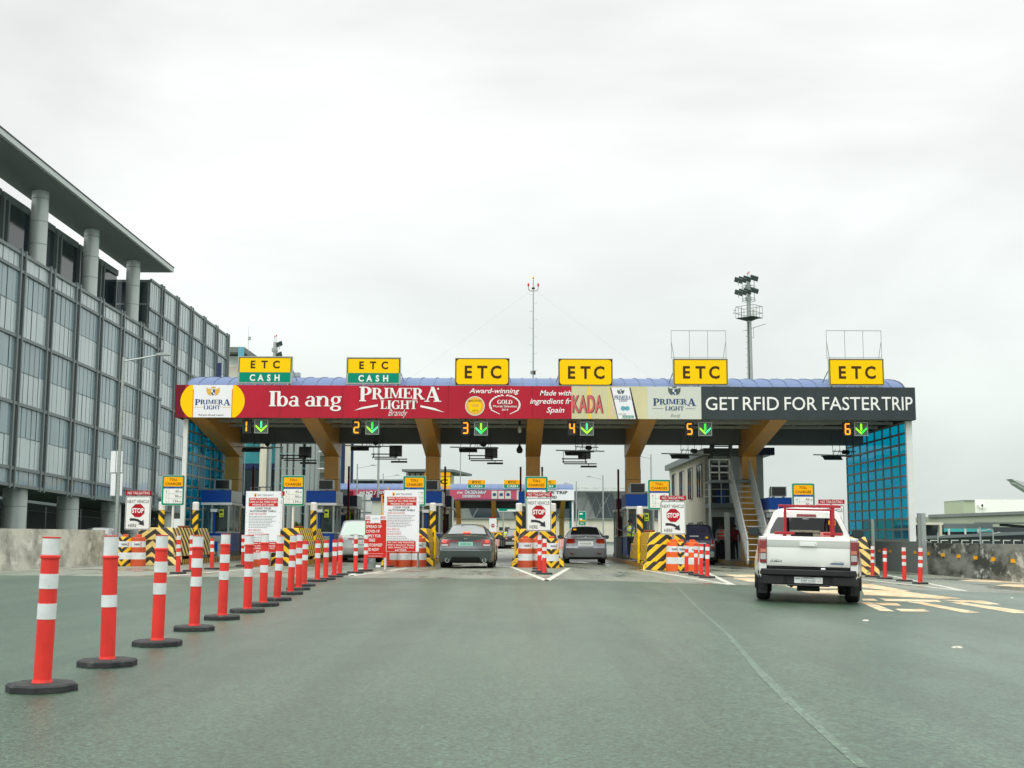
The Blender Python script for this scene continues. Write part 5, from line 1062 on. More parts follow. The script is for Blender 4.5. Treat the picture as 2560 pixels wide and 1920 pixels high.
for a in (2309, 2350): rbox(a, a + 5, 1311, 1344, -18.1, 1, M['cream'], m)
m.build('porch', rt, True)
m = MB()
for a, b, c_, d in ((2472, 2600, 1305, 1309), (2480, 2600, 1331, 1335), (2490, 2560, 1333, 1337)): rbox(a, b, c_, d, -24, 6, M['pale'] if c_ > 1332 else M['cwall'], m)
m.bar((at(2500, 1312, Y - 22).x, Y - 22, at(2500, 1312, Y - 22).z), (at(2600, 1320, Y - 22).x, Y - 22, at(2600, 1320, Y - 22).z), .4, .4, M['dkgrey'])
m.build('ramp_roof', rt, True)
Y = 150; m = MB(); p0, p1 = at(2284, 1345, Y), at(2700, 1333, Y); m.bar((p0.x, Y, p0.z), (p1.x, Y, p1.z + .3), .5, .35, M['fin']); m.bar((p0.x, Y + .6, p0.z - .6), (p1.x, Y + .6, p1.z - .4), .3, 1.0, M['dkgrey'])
for k in range(12): q = at(2300 + k * 26, 1354, Y - 1); m.box(q.x, q.x + .08, Y - 1, Y - .9, -1, q.z + .1, M['pale']); m.box(q.x, q.x + .9, Y - 1, Y - .9, q.z + .1, q.z + .2, M['pale'])
m.box(p0.x, p1.x, Y + 2, Y + 3, -2, p0.z - .3, M['dkgrey'])
tag(m.build('elevated_ramp', loc=(p0.x, Y, 0), world=True), 'dark elevated ramp rail running past the terminal above the mossy barrier', 'ramp')
Y = 260; g = thing('wing_roof', 'upswept terminal roof tip at the edge of the picture above the airport', 'roof', (at(2530, 1200, Y).x, Y, 0))
m = MB(); p = [at(a, b, Y) for a, b in ((2529, 1197), (2534, 1201), (2600, 1238), (2600, 1215))]; m.prism([(q.x, q.z) for q in p][::-1], Y, Y + 3, M['clad']); p = [at(a, b, Y) for a, b in ((2538, 1204), (2541, 1210), (2600, 1246), (2600, 1236))]; m.prism([(q.x, q.z) for q in p], Y + .5, Y + 3, M['soffit']); c = at(2590, 1240, Y); m.box(c.x + 3, c.x + 30, Y + 1, Y + 8, 0, c.z, M['cwall']); m.build('roof', g, True)

a_ = at(547, 940, 56); m = MB(); zt_ = at(547, 907, 56).z; m.box(a_.x - .09, a_.x + .1, 56, 56.1, a_.z - .35, zt_, M['navy']); m.bar((a_.x, 56.15, a_.z - .4), (a_.x, 56.15, zt_ - .1), .04, .04, M['grey'])
tag(m.build('roof_panel', loc=(a_.x, 56, a_.z), world=True), 'small upright navy panel on the canopy roof end near the office', 'panel')
a_ = at(748, 940, 56); m = MB(); z0_, z1_ = at(741, 947, 56).z, at(741, 931, 56).z; m.box(a_.x - .3, a_.x + .02, 56, 56.3, z0_ + .12, z1_, M['galv']); m.box(a_.x - .34, a_.x - .02, 55.6, 55.9, z0_ - .25, z0_ + .08, M['grey'])
tag(m.build('roof_cabinet', loc=(a_.x, 56, a_.z), world=True), 'grey cabinet on the canopy roof beside the first ETC CASH sign', 'cabinet')
# ================================================================== toll islands
ISX = [at(p, 1300, 47).x for p in (430, 731, 1035, 1341, 1649, 2010)]
WHERE = ['of the island beside the concrete barrier', 'of the lane 1-2 island', 'of the lane 2-3 island', 'of the lane 3-4 island', 'of the lane 4-5 island', 'of the lane 5-6 island']
Y0 = 44.3
def booth_at(x, y, z, name_label, painted_shade=False):
    g = thing('toll_booth', name_label, 'toll booth', (x, y, z), 'toll booths')
    m = MB(); w, d = .6, 2.1
    m.box(-w, w, 0, d, .18, 1.0, M['blue']); m.box(-w - .02, w + .02, -.02, d + .02, .98, 1.04, M['galv']); m.box(-w - .03, w + .03, -.03, d + .03, .0, .18, M['cwall']); m.build('base', g, bevel=.01)
    m = MB(); m.box(-w + .03, w - .03, .03, d - .03, 1.04, 2.2, M['boothglass']); m.build('glazing', g)
    m = MB()
    for xx in (-w, w - .07):
        for yy in (0, d * .5 - .03, d - .07): m.box(xx, xx + .07, yy, yy + .07, 1.04, 2.2, M['galv'])
    m.box(-.20, -.12, -.004, .05, 1.04, 2.2, M['galv']); m.box(-w + .1, w - .1, d - .12, d - .08, 1.04, 2.0, M['dkgrey']); m.box(-.3, .25, .7, 1.1, 1.04, 1.5, M['dkgrey'])
    m.build('frame', g)
    m = MB(); m.box(-w - .05, w + .1, -.05, d + .05, 2.2, 2.32, M['white']); m.build('soffit', g, bevel=.015)
    m = MB(); m.box(-w - .04, w + .06, -.06, d + .06, 2.325, 2.85, M['navy'] if painted_shade else M['blue']); m.box(w + .06, w + .075, -.02, d + .02, 2.335, 2.84, M['galv']); m.build('roof_box', g, bevel=.012)  # rear booths: canopy shade painted in as a darker roof colour
    m = MB(); m.bar((-.02, -.12, 1.0), (-.02, -.12, 1.9), .07, .07, M['blue']); m.build('camera_post', g)
    m = MB(); m.box(-.18, .12, -.2, -.05, 1.9, 2.03, M['white']); m.bar((.1, -.15, 1.95), (.2, -.16, 1.92), .1, .1, M['grey']); m.build('camera', g)
    m = MB(); m.box(.16, .36, -.035, -.031, 1.68, 2.02, M['lime']); m.disc(.26, 1.9, .07, .05, -.04, M['ink']); m.rect(.19, .33, 1.73, 1.76, -.04, M['ink']); m.build('sticker', g)
    return g
drum_n = 0
def drum(px, py, kind, label):
    p = gnd(px, py); p.y = min(p.y, Y0 - .32); g = thing('traffic_drum', label, 'traffic drum', p, 'striped traffic drums'); r = .262
    A = {'o': M['orange'], 'b': M['orange2'], 'h': M['drumb']}[kind]; Wt = M['refl']
    m = MB(); m.lathe([(0, .01), (r + .01, 0, A), (r + .008, .24, A), (r + .005, .245, Wt), (r, .47, Wt), (r - .004, .475, A), (r - .01, .66, A), (r - .012, .665, Wt), (r - .018, .86, Wt), (r - .022, .865, A), (r - .04, 1.0, A), (r - .06, 1.02, A), (0, 1.03, A)], A, n=28); m.build('body', g)
    def wrap(x, z, y): rr = r - .008; return (rr * math.sin(x / rr), -rr * math.cos(x / rr), z)
    m = MB(); m.text('NAIA', -.02, .17, .73, .80, 0, M['ink'], .02, 0, wrap); m.text('X', .165, .25, .69, .84, 0, M['inkred'], .01, .2, wrap); m.build('lettering', g)
    m = MB(); m.box(-.1, .1, -.04, .04, 1.03, 1.11, A if kind != 'h' else M['orange']); m.build('handle', g, bevel=.015)
    g.rotation_euler[2] = random.uniform(-.25, .15)
for i, (ix, wh) in enumerate(zip(ISX, WHERE)):
    z = gz(ix); k = i + 1
    xr = .78 if i < 5 else 1.95; xo = 0 if i < 5 else 1.1; m = MB(); m.prismz([(-.78, .9), (xr / 2 - .39, .55), (xr, .9), (xr, 26), (-.78, 26)], -.05, .19, M['kerb']); m.box(-.7, xr - .08, .95, 25.9, .1905, .20, M['cwall'])
    isl = tag(m.build('traffic_island', loc=(ix, Y0, z)), 'long striped kerb ' + wh, 'traffic island', 'kerb islands between the lanes')
    hz = M['hazc'] if i in (0, 5) else M['haz']
    m = MB()
    def frus(xb, xt, y0, y1, z0, z1, lean): m.add([(-xb, y0, z0), (xb, y0, z0), (xb, y1, z0), (-xb, y1, z0), (-xt, y0 + lean, z1), (xt, y0 + lean, z1), (xt, y1, z1), (-xt, y1, z1)], [(3, 2, 1, 0), (4, 5, 6, 7), (0, 1, 5, 4), (1, 2, 6, 5), (2, 3, 7, 6), (3, 0, 4, 7)], hz)
    frus(.94, .92, 0, .9, 0, .31, .05); frus(.80, .74, .18, 6.4, .311, .92, .08); frus(.72, .62, .42, 5.9, .921, 1.36, .12)
    o = m.build('crash_block', None, loc=(ix + xo, Y0, z - xo * .02), bevel=.025)
    tag(o, ('faded cream and black' if i in (0, 5) else 'yellow and black') + ' striped crash block ' + wh, 'crash block', 'crash blocks on the toll islands')
    if i in (3, 4, 2): 
        m = MB(); m.box(-.84 if i != 2 else .78, -.78 if i != 2 else .84, 2.6, 2.85, .2, 1.3, M['yellow']); m.build('edge_plate', o)
    # striped posts
    for s in (-1, 1):
        m = MB(); m.cyl((0, 0, .19), (0, 0, 2.05), .115, M['posts'] if s < 0 else M['postsb'], n=20); g = thing('striped_post', 'striped post %s, %s' % (wh, 'on its lane %d side' % (k - 1) if s < 0 and k > 1 else ('on its wall side' if s < 0 else 'on its lane %d side' % k)), 'post', (ix + s * .66, 47.9, z), 'striped guard posts'); m.build('shaft', g)
        m = MB(); m.lathe([(.12, 2.05), (.128, 2.06), (.128, 2.34), (.10, 2.375), (0, 2.38)], M['white'], n=20); m.build('cap', g)
    # next vehicle stop sign
    g = thing('stop_sign', 'white STOP HERE sign with red plate ' + wh, 'stop sign', (at((344, 677, 1010, 1347, 1683, 2080)[i], 1300, 44.0).x, 44.0, z), 'NEXT VEHICLE STOP HERE signs'); g.scale = (1.03, 1.03, 1.03)
    m = MB(); m.rrect(-.44, .44, 1.235, 2.40, .05, 0, M['white'], .03); m.rrect(-.425, .425, 1.25, 2.385, .045, -.004, M['ink']); m.rrect(-.405, .405, 1.27, 2.365, .04, -.007, M['white']); m.build('panel', g)
    m = MB(); y = -.012
    m.text('NEXT VEHICLE', -.375, .375, 2.16, 2.27, y, M['ink'], .0); m.text('HERE', -.32, -.03, 1.325, 1.44, y, M['ink'], 0)
    P = [(-.27 + .36 * math.sin(R(a)) * 1.0, 1.42 + .21 * math.cos(R(a))) for a in range(-2, 75, 8)]
    arc0 = [(-.27, 1.635), (-.12, 1.635), (.03, 1.60), (.14, 1.535), (.205, 1.475)]; arc1 = [(.13, 1.425), (.08, 1.475), (-.01, 1.525), (-.13, 1.55), (-.27, 1.545)]
    for q in range(4): m.flat([arc1[4 - q], arc1[3 - q], arc0[q + 1], arc0[q]], y, M['ink'])
    m.flat([(.03, 1.43), (.235, 1.38), (.205, 1.585)], y - .001, M['ink'])
    m.build('lettering', g)
    m = MB(); m.disc(0, 1.90, .245, .245, -.012, M['signred'], 8, 22.5, 382.5); m.text('STOP', -.205, .205, 1.815, 1.985, -.016, M['letter'], .035); m.build('octagon', g)
    m = MB(); m.box(-.455, .455, 0, .02, 2.435, 2.585, M['signred']); m.text('NO TAILGATING', -.38, .38, 2.465, 2.555, -.005, M['letter'], .0); m.build('plate', g); 
    m = MB(); m.cyl((0, .06, 0), (0, .06, 2.6), .035, M['galv'], n=10); m.build('pole', g)
    # toll charges
    g = thing('toll_charges_sign', 'green framed TOLL CHARGES board ' + wh, 'toll sign', (ix, 47.0, z), 'TOLL CHARGES boards')
    zt_, zb_ = (3.38, 2.22)
    m = MB(); m.rrect(-.44, .44, zb_, zt_, .06, 0, M['white'], .03); m.rrect(-.43, .43, zb_ + .01, zt_ - .01, .055, -.004, M['green']); m.rrect(-.362, .362, zt_ - .44, zt_ - .075, .03, -.008, M['amber']); m.rect(-.36, .36, zt_ - .515, zt_ - .45, -.008, M['blue']); m.rrect(-.362, .362, zb_ + .075, zt_ - .52, .02, -.008, M['white']); m.build('panel', g)
    m = MB(); y = -.013
    m.text('TOLL', -.155, .155, zt_ - .215, zt_ - .125, y, M['brown'], .01); m.text('CHARGES', -.305, .305, zt_ - .385, zt_ - .285, y, M['brown'], .01)
    m.text('CLASS', -.32, -.18, zt_ - .495, zt_ - .467, y, M['teal'], .0); m.text('TOLL RATE', .08, .32, zt_ - .495, zt_ - .467, y, M['teal'], 0)
    for q, (n, a, b) in enumerate((('1', '45', .15), ('2', '90', .15), ('3', '134', .09))):
        zz = zt_ - .665 - q * .19; m.text(n, -.27, -.235 if n == '1' else -.23, zz, zz + .07, y, M['grey'], 0); m.text(a, b - .07, .22, zz, zz + .088, y, M['ink'], .0); m.text('.00', .235, .335, zz, zz + .05, y, M['ink'], 0)
        if q < 2: m.rect(-.31, .33, zz - .055, zz - .048, y, M['grey'])
    m.rect(-.155, -.148, zb_ + .09, zt_ - .55, y, M['grey']); m.build('lettering', g)
    m = MB(); m.cyl((.0, .09, .19), (.0, .09, 3.3), .045, M['pole'], n=10); m.build('pole', g)
    # booths and monitor
    bx_ = ix + (.75 if i == 5 else 0)
    booth_at(bx_, 53.9, z + .2, 'blue roofed toll booth in front of the column ' + wh)
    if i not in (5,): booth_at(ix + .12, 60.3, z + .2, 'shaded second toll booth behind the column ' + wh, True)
    g = thing('display_monitor', 'black monitor on the booth roof ' + wh, 'monitor', (bx_ + (.1 if i < 4 else -.1), 54.4, z + 3.05), 'monitors on the booth roofs')
    m = MB(); m.box(-.31, .37, 0, .32, .06, .50, M['galv']); m.rect(-.27, .33, .09, .47, -.004, M['screen']); m.build('screen', g)
    m = MB(); m.bar((-.2, .1, 0), (-.2, .1, .06), .08, .2, M['grey']); m.bar((.25, .1, 0), (.25, .1, .06), .08, .2, M['grey']); m.bar((-.36, .15, 0), (-.34, .2, .4), .05, .05, M['galv']); m.build('bracket', g)
    # barrier gate with raised arm, rails
    for s in ((1,) if i in (0, 1, 2) else ((-1, 1) if i in (3, 4) else ())):
        bx2 = ix + s * .52; yb = 58.9
        g = thing('barrier_gate', 'barrier gate with raised %s arm beside lane %d' % ('yellow' if (i, s) == (3, 1) else 'dark red', k if s > 0 else k - 1), 'barrier gate', (bx2, yb, z + .2), 'raised barrier gates')
        m = MB(); m.box(-.14, .14, 0, .3, 0, 1.0, M['grey']); m.build('cabinet', g, bevel=.02)
        m = MB(); m.box(-.045, .045, .1, .2, 1.0, 4.2, M['bannerdk'] if (i, s) != (3, 1) else M['tan']); m.box(-.046, .046, .098, .202, 4.0, 4.22, M['ink']); m.build('arm', g)
    for s, yy in ((1, 50.6), (1, 52.3)):
        g = thing('guard_rail', 'grey box rail %s, %s' % (wh, 'nearer the crash block' if yy < 51 else 'nearer the booth glass'), 'guard rail', (ix + .42, yy, z + .2), 'short grey guard rails')
        m = MB(); m.box(-.24, .24, -.1, .1, .62, .86, M['grey']); m.build('rail', g, bevel=.01)
        for q in (-.17, .17): m = MB(); m.box(q - .06, q + .06, -.06, .06, 0, .62, M['galv']); m.build('leg', g)
    if i in (0, 1, 4):
        g = thing('plant_pot', 'terracotta pot behind the crash block ' + wh, 'plant pot', (ix - .28 if i < 2 else ix - .1, 49.75, z + .2), 'terracotta pots')
        m = MB(); m.box(-.3, .3, -.2, .3, -.003, 1.02, M['cwall']); m.build('stand', g); m = MB(); m.lathe([(.0, 1.03), (.17, 1.02), (.21, 1.2), (.24, 1.22), (.24, 1.26), (.19, 1.26), (.17, 1.2), (0, 1.2)], M['terra'], n=18); m.build('pot', g)
        m = MB(); rr = random.Random(i)
        for q in range(46):
            a = rr.uniform(0, 6.28); l = rr.uniform(.10, .28); zz = rr.uniform(.02, .30) if i == 1 else rr.uniform(.0, .06)
            c = Vector((math.cos(a) * rr.uniform(.02, .13), math.sin(a) * rr.uniform(.02, .13), 1.2)); t = c + Vector((math.cos(a) * l * .5, math.sin(a) * l * .5, zz)); n = Vector((-math.sin(a), math.cos(a), 0)) * .025
            m.face([c, (c + t) / 2 + n, t, (c + t) / 2 - n], M['leaf'])
        m.build('leaves', g)
drum(311, 1415.5, 'h', 'yellow and black drum with white bands at the foot of the concrete barrier'); drum(344, 1415.5, 'o', 'orange and white drum under the first STOP HERE sign')
drum(684, 1412, 'o', 'orange drum half hidden behind the first white notice board'); drum(655, 1413, 'o', 'orange drum fully behind the first white notice board legs')
drum(988, 1414, 'o', 'orange drum under the middle of the second white notice board'); drum(1020, 1414.5, 'o', 'orange drum under the edge of the second white notice board'); drum(1053, 1415, 'o', 'orange drum between the second white notice board and the dark sedan')
drum(1313, 1418.5, 'o', 'orange drum below the NO TAILGATING sign, next to the dark sedan lane'); drum(1345, 1417, 'o', 'orange drum in the middle behind the paired slim bollards'); drum(1379, 1420, 'h', 'yellow and black chevron drum below the middle STOP HERE sign')
drum(1674, 1424.5, 'b', 'bright orange drum under the lane 4 and 5 STOP HERE sign, lane 4 side'); drum(1702, 1427, 'h', 'yellow and black drum between two bright orange drums'); drum(1722, 1426, 'b', 'bright orange drum by the blue van, behind a slim bollard')

# ---- notice boards
def notice(px0, px1, py0, py1, Y, label):
    x0, x1, z0, z1 = span(px0, px1, py0, py1, Y); w = x1 - x0; h = z1 - z0
    g = thing('notice_board', label, 'notice board', ((x0 + x1) / 2, Y, gz(x0)), 'white notice boards')
    m = MB(); m.box(x0, x1, Y, Y + .03, z0, z1, M['sheet'])
    for k in range(7):
        for xx, zz in ((x0 + .03, z0 + h * k / 6.4 + .05), (x1 - .03, z0 + h * k / 6.4 + .05)): m.disc(xx, zz, .012, .012, Y - .003, M['grey'], 8)
    m.build('panel', g, True)
    m = MB(); X = lambda f: x0 + f * w; Zf = lambda f: z1 - f * h; y = Y - .004
    m.rect(X(.085), X(.915), Zf(.25), Zf(.108), y, M['plaque']); m.rect(X(.09), X(.91), Zf(.995), Zf(.83), y, M['plaque'])
    T = lambda s, a, b, c, d, mm, bo=.012: m.text(s, X(a), X(b), Zf(d), Zf(c), y - .004, mm, bo)
    m.flat([(X(.235), Zf(.09)), (X(.295), Zf(.09)), (X(.30), Zf(.038)), (X(.23), Zf(.038))], y, M['amber']); m.rect(X(.25), X(.28), Zf(.085), Zf(.055), y - .002, M['brown'])
    T('SMC TOLLWAYS', .33, .78, .052, .078, M['ink'], .0)
    T('BRING YOUR AUTOSWEEP', .12, .89, .117, .147, M['letter']); T('CARD AT ALL TIMES WHEN', .10, .90, .163, .193, M['letter']); T('PASSING ETC LANES', .19, .81, .208, .238, M['letter'])
    T('LOAD YOUR', .27, .73, .264, .296, M['ink']); T('AUTOSWEEP THRU:', .12, .88, .310, .343, M['ink']); T('OVER-THE-COUNTER', .095, .60, .36, .386, M['inkred'], 0)
    T('SELF-SERVICE', .095, .45, .624, .650, M['inkred'], 0); T('ONLINE PAYMENT', .095, .50, .70, .726, M['inkred'], 0)
    rr = random.Random(2)
    for f in (.407, .433, .459, .485, .511, .537, .563, .589, .672, .748, .778, .808):      # small print
        x = .10; e = rr.uniform(.62, .90) if f != .672 else .5
        while x < e: q = rr.uniform(.025, .07); m.rect(X(x), X(min(x + q, e)), Zf(f + .011), Zf(f), y, M['galv']); x += q + .014
    for s, a, b, c in (('For now, only Autosweep', .13, .87, .84), ('RFID is allowed in Skyway,', .12, .885, .88), ('SLEX, NAIAX, STAR, MCX', .14, .86, .92), ('and TPLEX.', .33, .66, .958)): T(s, a, b, c, c + .03, M['letter'], .015)
    m.build('lettering', g, True)
    m = MB()
    for xx in (x0 + .04, x1 - .04): m.bar((xx, Y + .06, gz(x0)), (xx, Y + .06, z1), .04, .04, M['grey']); m.bar((xx, Y + .6, gz(x0)), (xx, Y + .06, z0 + .8), .03, .03, M['grey'])
    m.build('stand', g, True)
notice(613, 701, 1228, 1381, 42.0, 'tall white card loading notice in front of the lane 1-2 island'); notice(959.5, 1048, 1225.5, 1379, 42.0, 'tall white card loading notice in front of the lane 2-3 island')
Y = 40.2; x0, x1, z0, z1 = span(912.5, 965.5, 1288, 1394, Y); w = x1 - x0; h = z1 - z0
g = thing('red_notice', 'red AVOID THE SPREAD OF COVID-19 notice with a paper stuck on top', 'notice board', ((x0 + x1) / 2, Y, 0))
m = MB(); m.box(x0, x1, Y, Y + .02, z0, z1, M['plaque']); m.rect(x0, x1, z1 - .11 * h, z1, Y - .003, M['sheet']); m.build('panel', g, True)
m = MB(); T = lambda s, a, b, f, q, mm, bo=.012: m.text(s, x0 + a * w, x0 + b * w, z1 - (f + q) * h, z1 - f * h, Y - .008, mm, bo)
T('GO CASHLESS!', .02, .96, .025, .065, M['inkred'], .02)
for s, b, f in (('AVOID THE', .74, .13), ('SPREAD OF', .78, .235), ('COVID-19!', .68, .345), ('APPLY FOR', .74, .455), ('A FREE', .48, .555), ('AUTOSWEEP', .82, .67), ('RFID NOW', .66, .775)): T(s, .05, b, f, .07, M['letter'])
T('*Documents Required', .12, .86, .895, .024, M['letter'], .0); T('SMC INFRASTRUCTURE', .18, .80, .955, .02, M['letter'], 0)
m.build('lettering', g, True)
m = MB(); m.rect(x0 + .25 * w, x0 + .71 * w, z1 - .18 * h, z1 - .02 * h, Y - .014, M['sheet']); m.rect(x0 + .35 * w, x0 + .62 * w, z1 - .08 * h, z1 - .07 * h, Y - .017, M['grey']); m.rect(x0 + .3 * w, x0 + .66 * w, z1 - .11 * h, z1 - .105 * h, Y - .017, M['grey']); m.build('paper', g, True)
m = MB()
for xx in (x0 + .02, x1 - .03): m.bar((xx, Y + .03, 0), (xx, Y + .03, z1), .035, .035, M['white']); m.bar((xx, Y + .5, 0), (xx, Y + .04, z0 + .5), .03, .03, M['white'])
m.build('stand', g, True)
def lump(name, px, py, sx, sy, sz, mm, label, cat, seed=0):
    p = gnd(px, py); m = MB(); rr = random.Random(seed); n, k = 14, 7; pts = []
    for i in range(k + 1):
        for j in range(n):
            a = 2 * math.pi * j / n; b = math.pi / 2 * i / k; q = rr.uniform(.86, 1.12)
            pts.append((p.x + sx * math.cos(a) * math.cos(b) ** .6 * q, p.y + sy + sy * math.sin(a) * math.cos(b) ** .6 * q, p.z + sz * math.sin(b) ** .8 * q))
    m.add(pts, [(i * n + j, i * n + (j + 1) % n, (i + 1) * n + (j + 1) % n, (i + 1) * n + j) for i in range(k) for j in range(n)], mm, True); m.add(pts, [tuple(range(k * n, k * n + n))], mm)
    return tag(m.build(name, loc=p, world=True, sharp=60), label, cat)
lump('concrete_weight', 929, 1420, .13, .12, .30, M['cwall'], 'rough lump of concrete under the red notice', 'weight', 3); lump('concrete_weight', 650, 1409, .17, .14, .26, M['cream'], 'pale concrete weight under the first white notice board', 'weight', 4)
M['bag'] = stripes('bag_stripes', (170, 150, 40), (36, 38, 26), 2, .5, 1, .11, wear=.3)
lump('sandbag', 993, 1413, .26, .2, .26, M['bag'], 'slumped yellow and black sandbag in front of the second white notice board', 'sandbag', 5)
p = gnd(944, 1421); m = MB(); m.cyl((p.x - .06, p.y, .05), (p.x + .09, p.y, .05), .05, M['white'], .04, n=12); tag(m.build('paper_cup', loc=p, world=True), 'white cup lying beside the concrete lump under the red notice', 'cup')

# ================================================================== flexible bollards
HB = 1.085
def bollard_proto(kind):
    g = thing('road_bollard', '', 'bollard', (0, 0, 0), 'red and white road bollards')
    r = .062; m = MB(); Rr, Wt = M['red'], M['refl']; e = .003
    if kind == 'one': seg = [(.05, Rr), (.485, Wt), (.585, Rr), (.885, Rr)]
    elif kind == 'plain': seg = [(.05, Rr), (.56, Wt), (.675, Rr), (.80, Wt), (.905, Rr), (.985, Rr)]
    else: seg = [(.05, Rr), (.50, Wt), (.61, Rr), (.715, Wt), (.82, Rr), (.925, Rr)]
    prof = [(.075, .04, Rr), (.066, .075, Rr)]
    z1 = seg[-1][0]
    for (a, mm), (b, _) in zip(seg, seg[1:]):
        q = e if mm is Wt else 0; a = max(a, .075); prof += [(r + q, a, mm), (r + q, b, mm)]
    prof += [(r, z1, Rr)]
    if kind != 'plain': prof += [(r + .008, z1 + .006, Rr), (r + .008, z1 + .022, Rr), (r - .002, z1 + .028, Rr), (0, z1 + .03, Rr)]
    else: prof += [(0, z1 + .004, Rr)]
    m.lathe(prof, Rr, n=22); m.build('tube', g)
    if kind != 'plain':
        m = MB(); m.lathe([(r - .004, z1 + .024), (r, z1 + .03), (r - .001, HB - .012)], Wt, n=12, smooth=False); m.lathe([(r + .001, HB - .012), (r + .003, HB - .004), (r - .012, HB - .002), (r - .02, HB - .03)], Rr, n=12); m.build('cap', g)
    m = MB(); R8 = .248
    p = [(R8 * math.cos(R(a)) * (1.0 if abs(math.cos(R(a))) > .5 else 1), R8 * math.sin(R(a))) for a in range(22, 382, 45)]
    q = [(x * .93, y * .93) for x, y in p]; n = 8
    m.add([(x, y, 0) for x, y in p] + [(x, y, .042) for x, y in p] + [(x, y, .056) for x, y in q], [tuple(range(8))[::-1]] + [(i, (i + 1) % n, n + (i + 1) % n, n + i) for i in range(n)] + [(n + i, n + (i + 1) % n, 2 * n + (i + 1) % n, 2 * n + i) for i in range(n)] + [tuple(range(16, 24))], M['rubber'])
    m.build('base', g, bevel=.004)
    return g
protos = {k: bollard_proto(k) for k in ('cap', 'one', 'plain')}
used = set()
ORD = ['first', 'second', 'third', 'fourth', 'fifth', 'sixth', 'seventh', 'eighth', 'ninth', 'tenth', 'eleventh', 'twelfth', 'thirteenth', 'fourteenth', 'fifteenth', 'sixteenth', 'seventeenth', 'last']
LINE = [(104, 1726, 'cap', 127, 1353), (268, 1664, 'one', 278, 1347), (393, 1614, 'cap', 403, 1344), (485, 1576, 'cap', 495, 1344), (555, 1548.5, 'cap', 565, 1339), (618, 1531, 'cap', 624, 1342), (657.5, 1515, 'cap', 663, 1338), (692, 1501.5, 'cap', 701, 1342),
        (726, 1486, 'cap', 733, 1340.5), (746, 1475, 'cap', 749, 1338.5), (760, 1465.5, 'plain', 764, 1355), (793, 1454, 'plain', 795, 1356), (814, 1449.5, 'plain', 816, 1352), (835.5, 1443, 'plain', 837, 1350), (849, 1438, 'plain', 852, 1349), (888.4, 1433.5, 'cap', 890, 1338), (913.6, 1428, 'cap', 915, 1338), (968.6, 1417.5, 'plain', 970, 1353)]
KT = {'cap': 'two-band', 'one': 'single-band', 'plain': 'capless two-band'}
jobs = []
for i, (bx_, by_, kd, tx, ty) in enumerate(LINE):
    extra = {0: 'leaning, with a torn cap, ', 15: 'white capped, just before the red notice', 16: 'white capped, touching the red notice', 17: 'between the red notice and the yellow sandbag'}.get(i, 'in the long row across the lanes')
    jobs.append((bx_, by_, kd, tx - bx_, by_ - ty, '%s %s bollard counted along the long row%s' % (ORD[i], KT[kd], ', leaning, torn cap' if i == 0 else '') if i < 15 else 'red and white bollard %s' % extra))
for bx_, by_, kd, dx, h, lab in ((445, 1434.5, 'cap', 2, 95, 'slim red and white bollard by the striped block at lane 1, frontmost of four'), (477.5, 1429, 'cap', 2, 90, 'red and white bollard of lane 1, half hidden by a nearer row bollard'), (529.6, 1423.5, 'plain', 0, 70, 'short capless bollard standing alone in front of the lane 1 guard rail'), (607, 1416, 'cap', 1, 78, 'red and white bollard in front of the first white notice board edge'),
                                 (1349, 1424, 'cap', 0, 86, 'bollard partly hidden behind the pair in front of the middle drums'), (1348.5, 1430.5, 'cap', 0, 90, 'bollard in front of the middle drums, partner nearer the grey sedan'), (1360.5, 1436, 'cap', 1, 88, 'bollard in front of the middle drums, beside the white triangle tip'),
                                 (1716, 1433, 'plain', 0, 78, 'slim bollard in front of the orange drum by lane 5'), (1740, 1438, 'plain', 0, 82, 'second slim bollard beside lane 5, next to the orange drums'), (1753, 1441, 'plain', 0, 75, 'third slim bollard beside lane 5'), (1768, 1445, 'plain', 0, 74, 'bollard next to the white pickup in the lane 5 group'),
                                 (2181, 1443, 'cap', 0, 77, 'bollard beside the cream striped block behind the white pickup'), (2212.5, 1447.5, 'plain', -1, 70, 'shortest bollard of four near the mossy barrier, without white cap'), (2261, 1453.5, 'cap', -2, 84, 'white capped bollard of four near the mossy barrier, third from the block'), (2300.5, 1460, 'cap', 0, 90, 'white capped bollard in front of the pale square post')):
    jobs.append((bx_, by_, kd, dx, h, lab))
for bx_, by_, kd, dx, h, lab in jobs:
    p = gnd(bx_, by_); pr = protos[kd]
    if kd not in used: used.add(kd); o = pr; o['label'] = lab; o.location = p
    else: o = dup(pr, None, lab, p)
    lean = math.atan2(dx, h) - (1280 - bx_) / 24600 * .98 + random.uniform(-.006, .006); o.rotation_euler = (0, 0, R(random.uniform(-18, 18))); rz = o.rotation_euler[2]
    for c in o.children:
        if not c.name.startswith('base'): c.rotation_euler = (0, lean, 0)
    s = h / F * p.y / HB
    o.scale = (1, 1, max(.92, min(1.08, s)) if kd != 'plain' else 1)
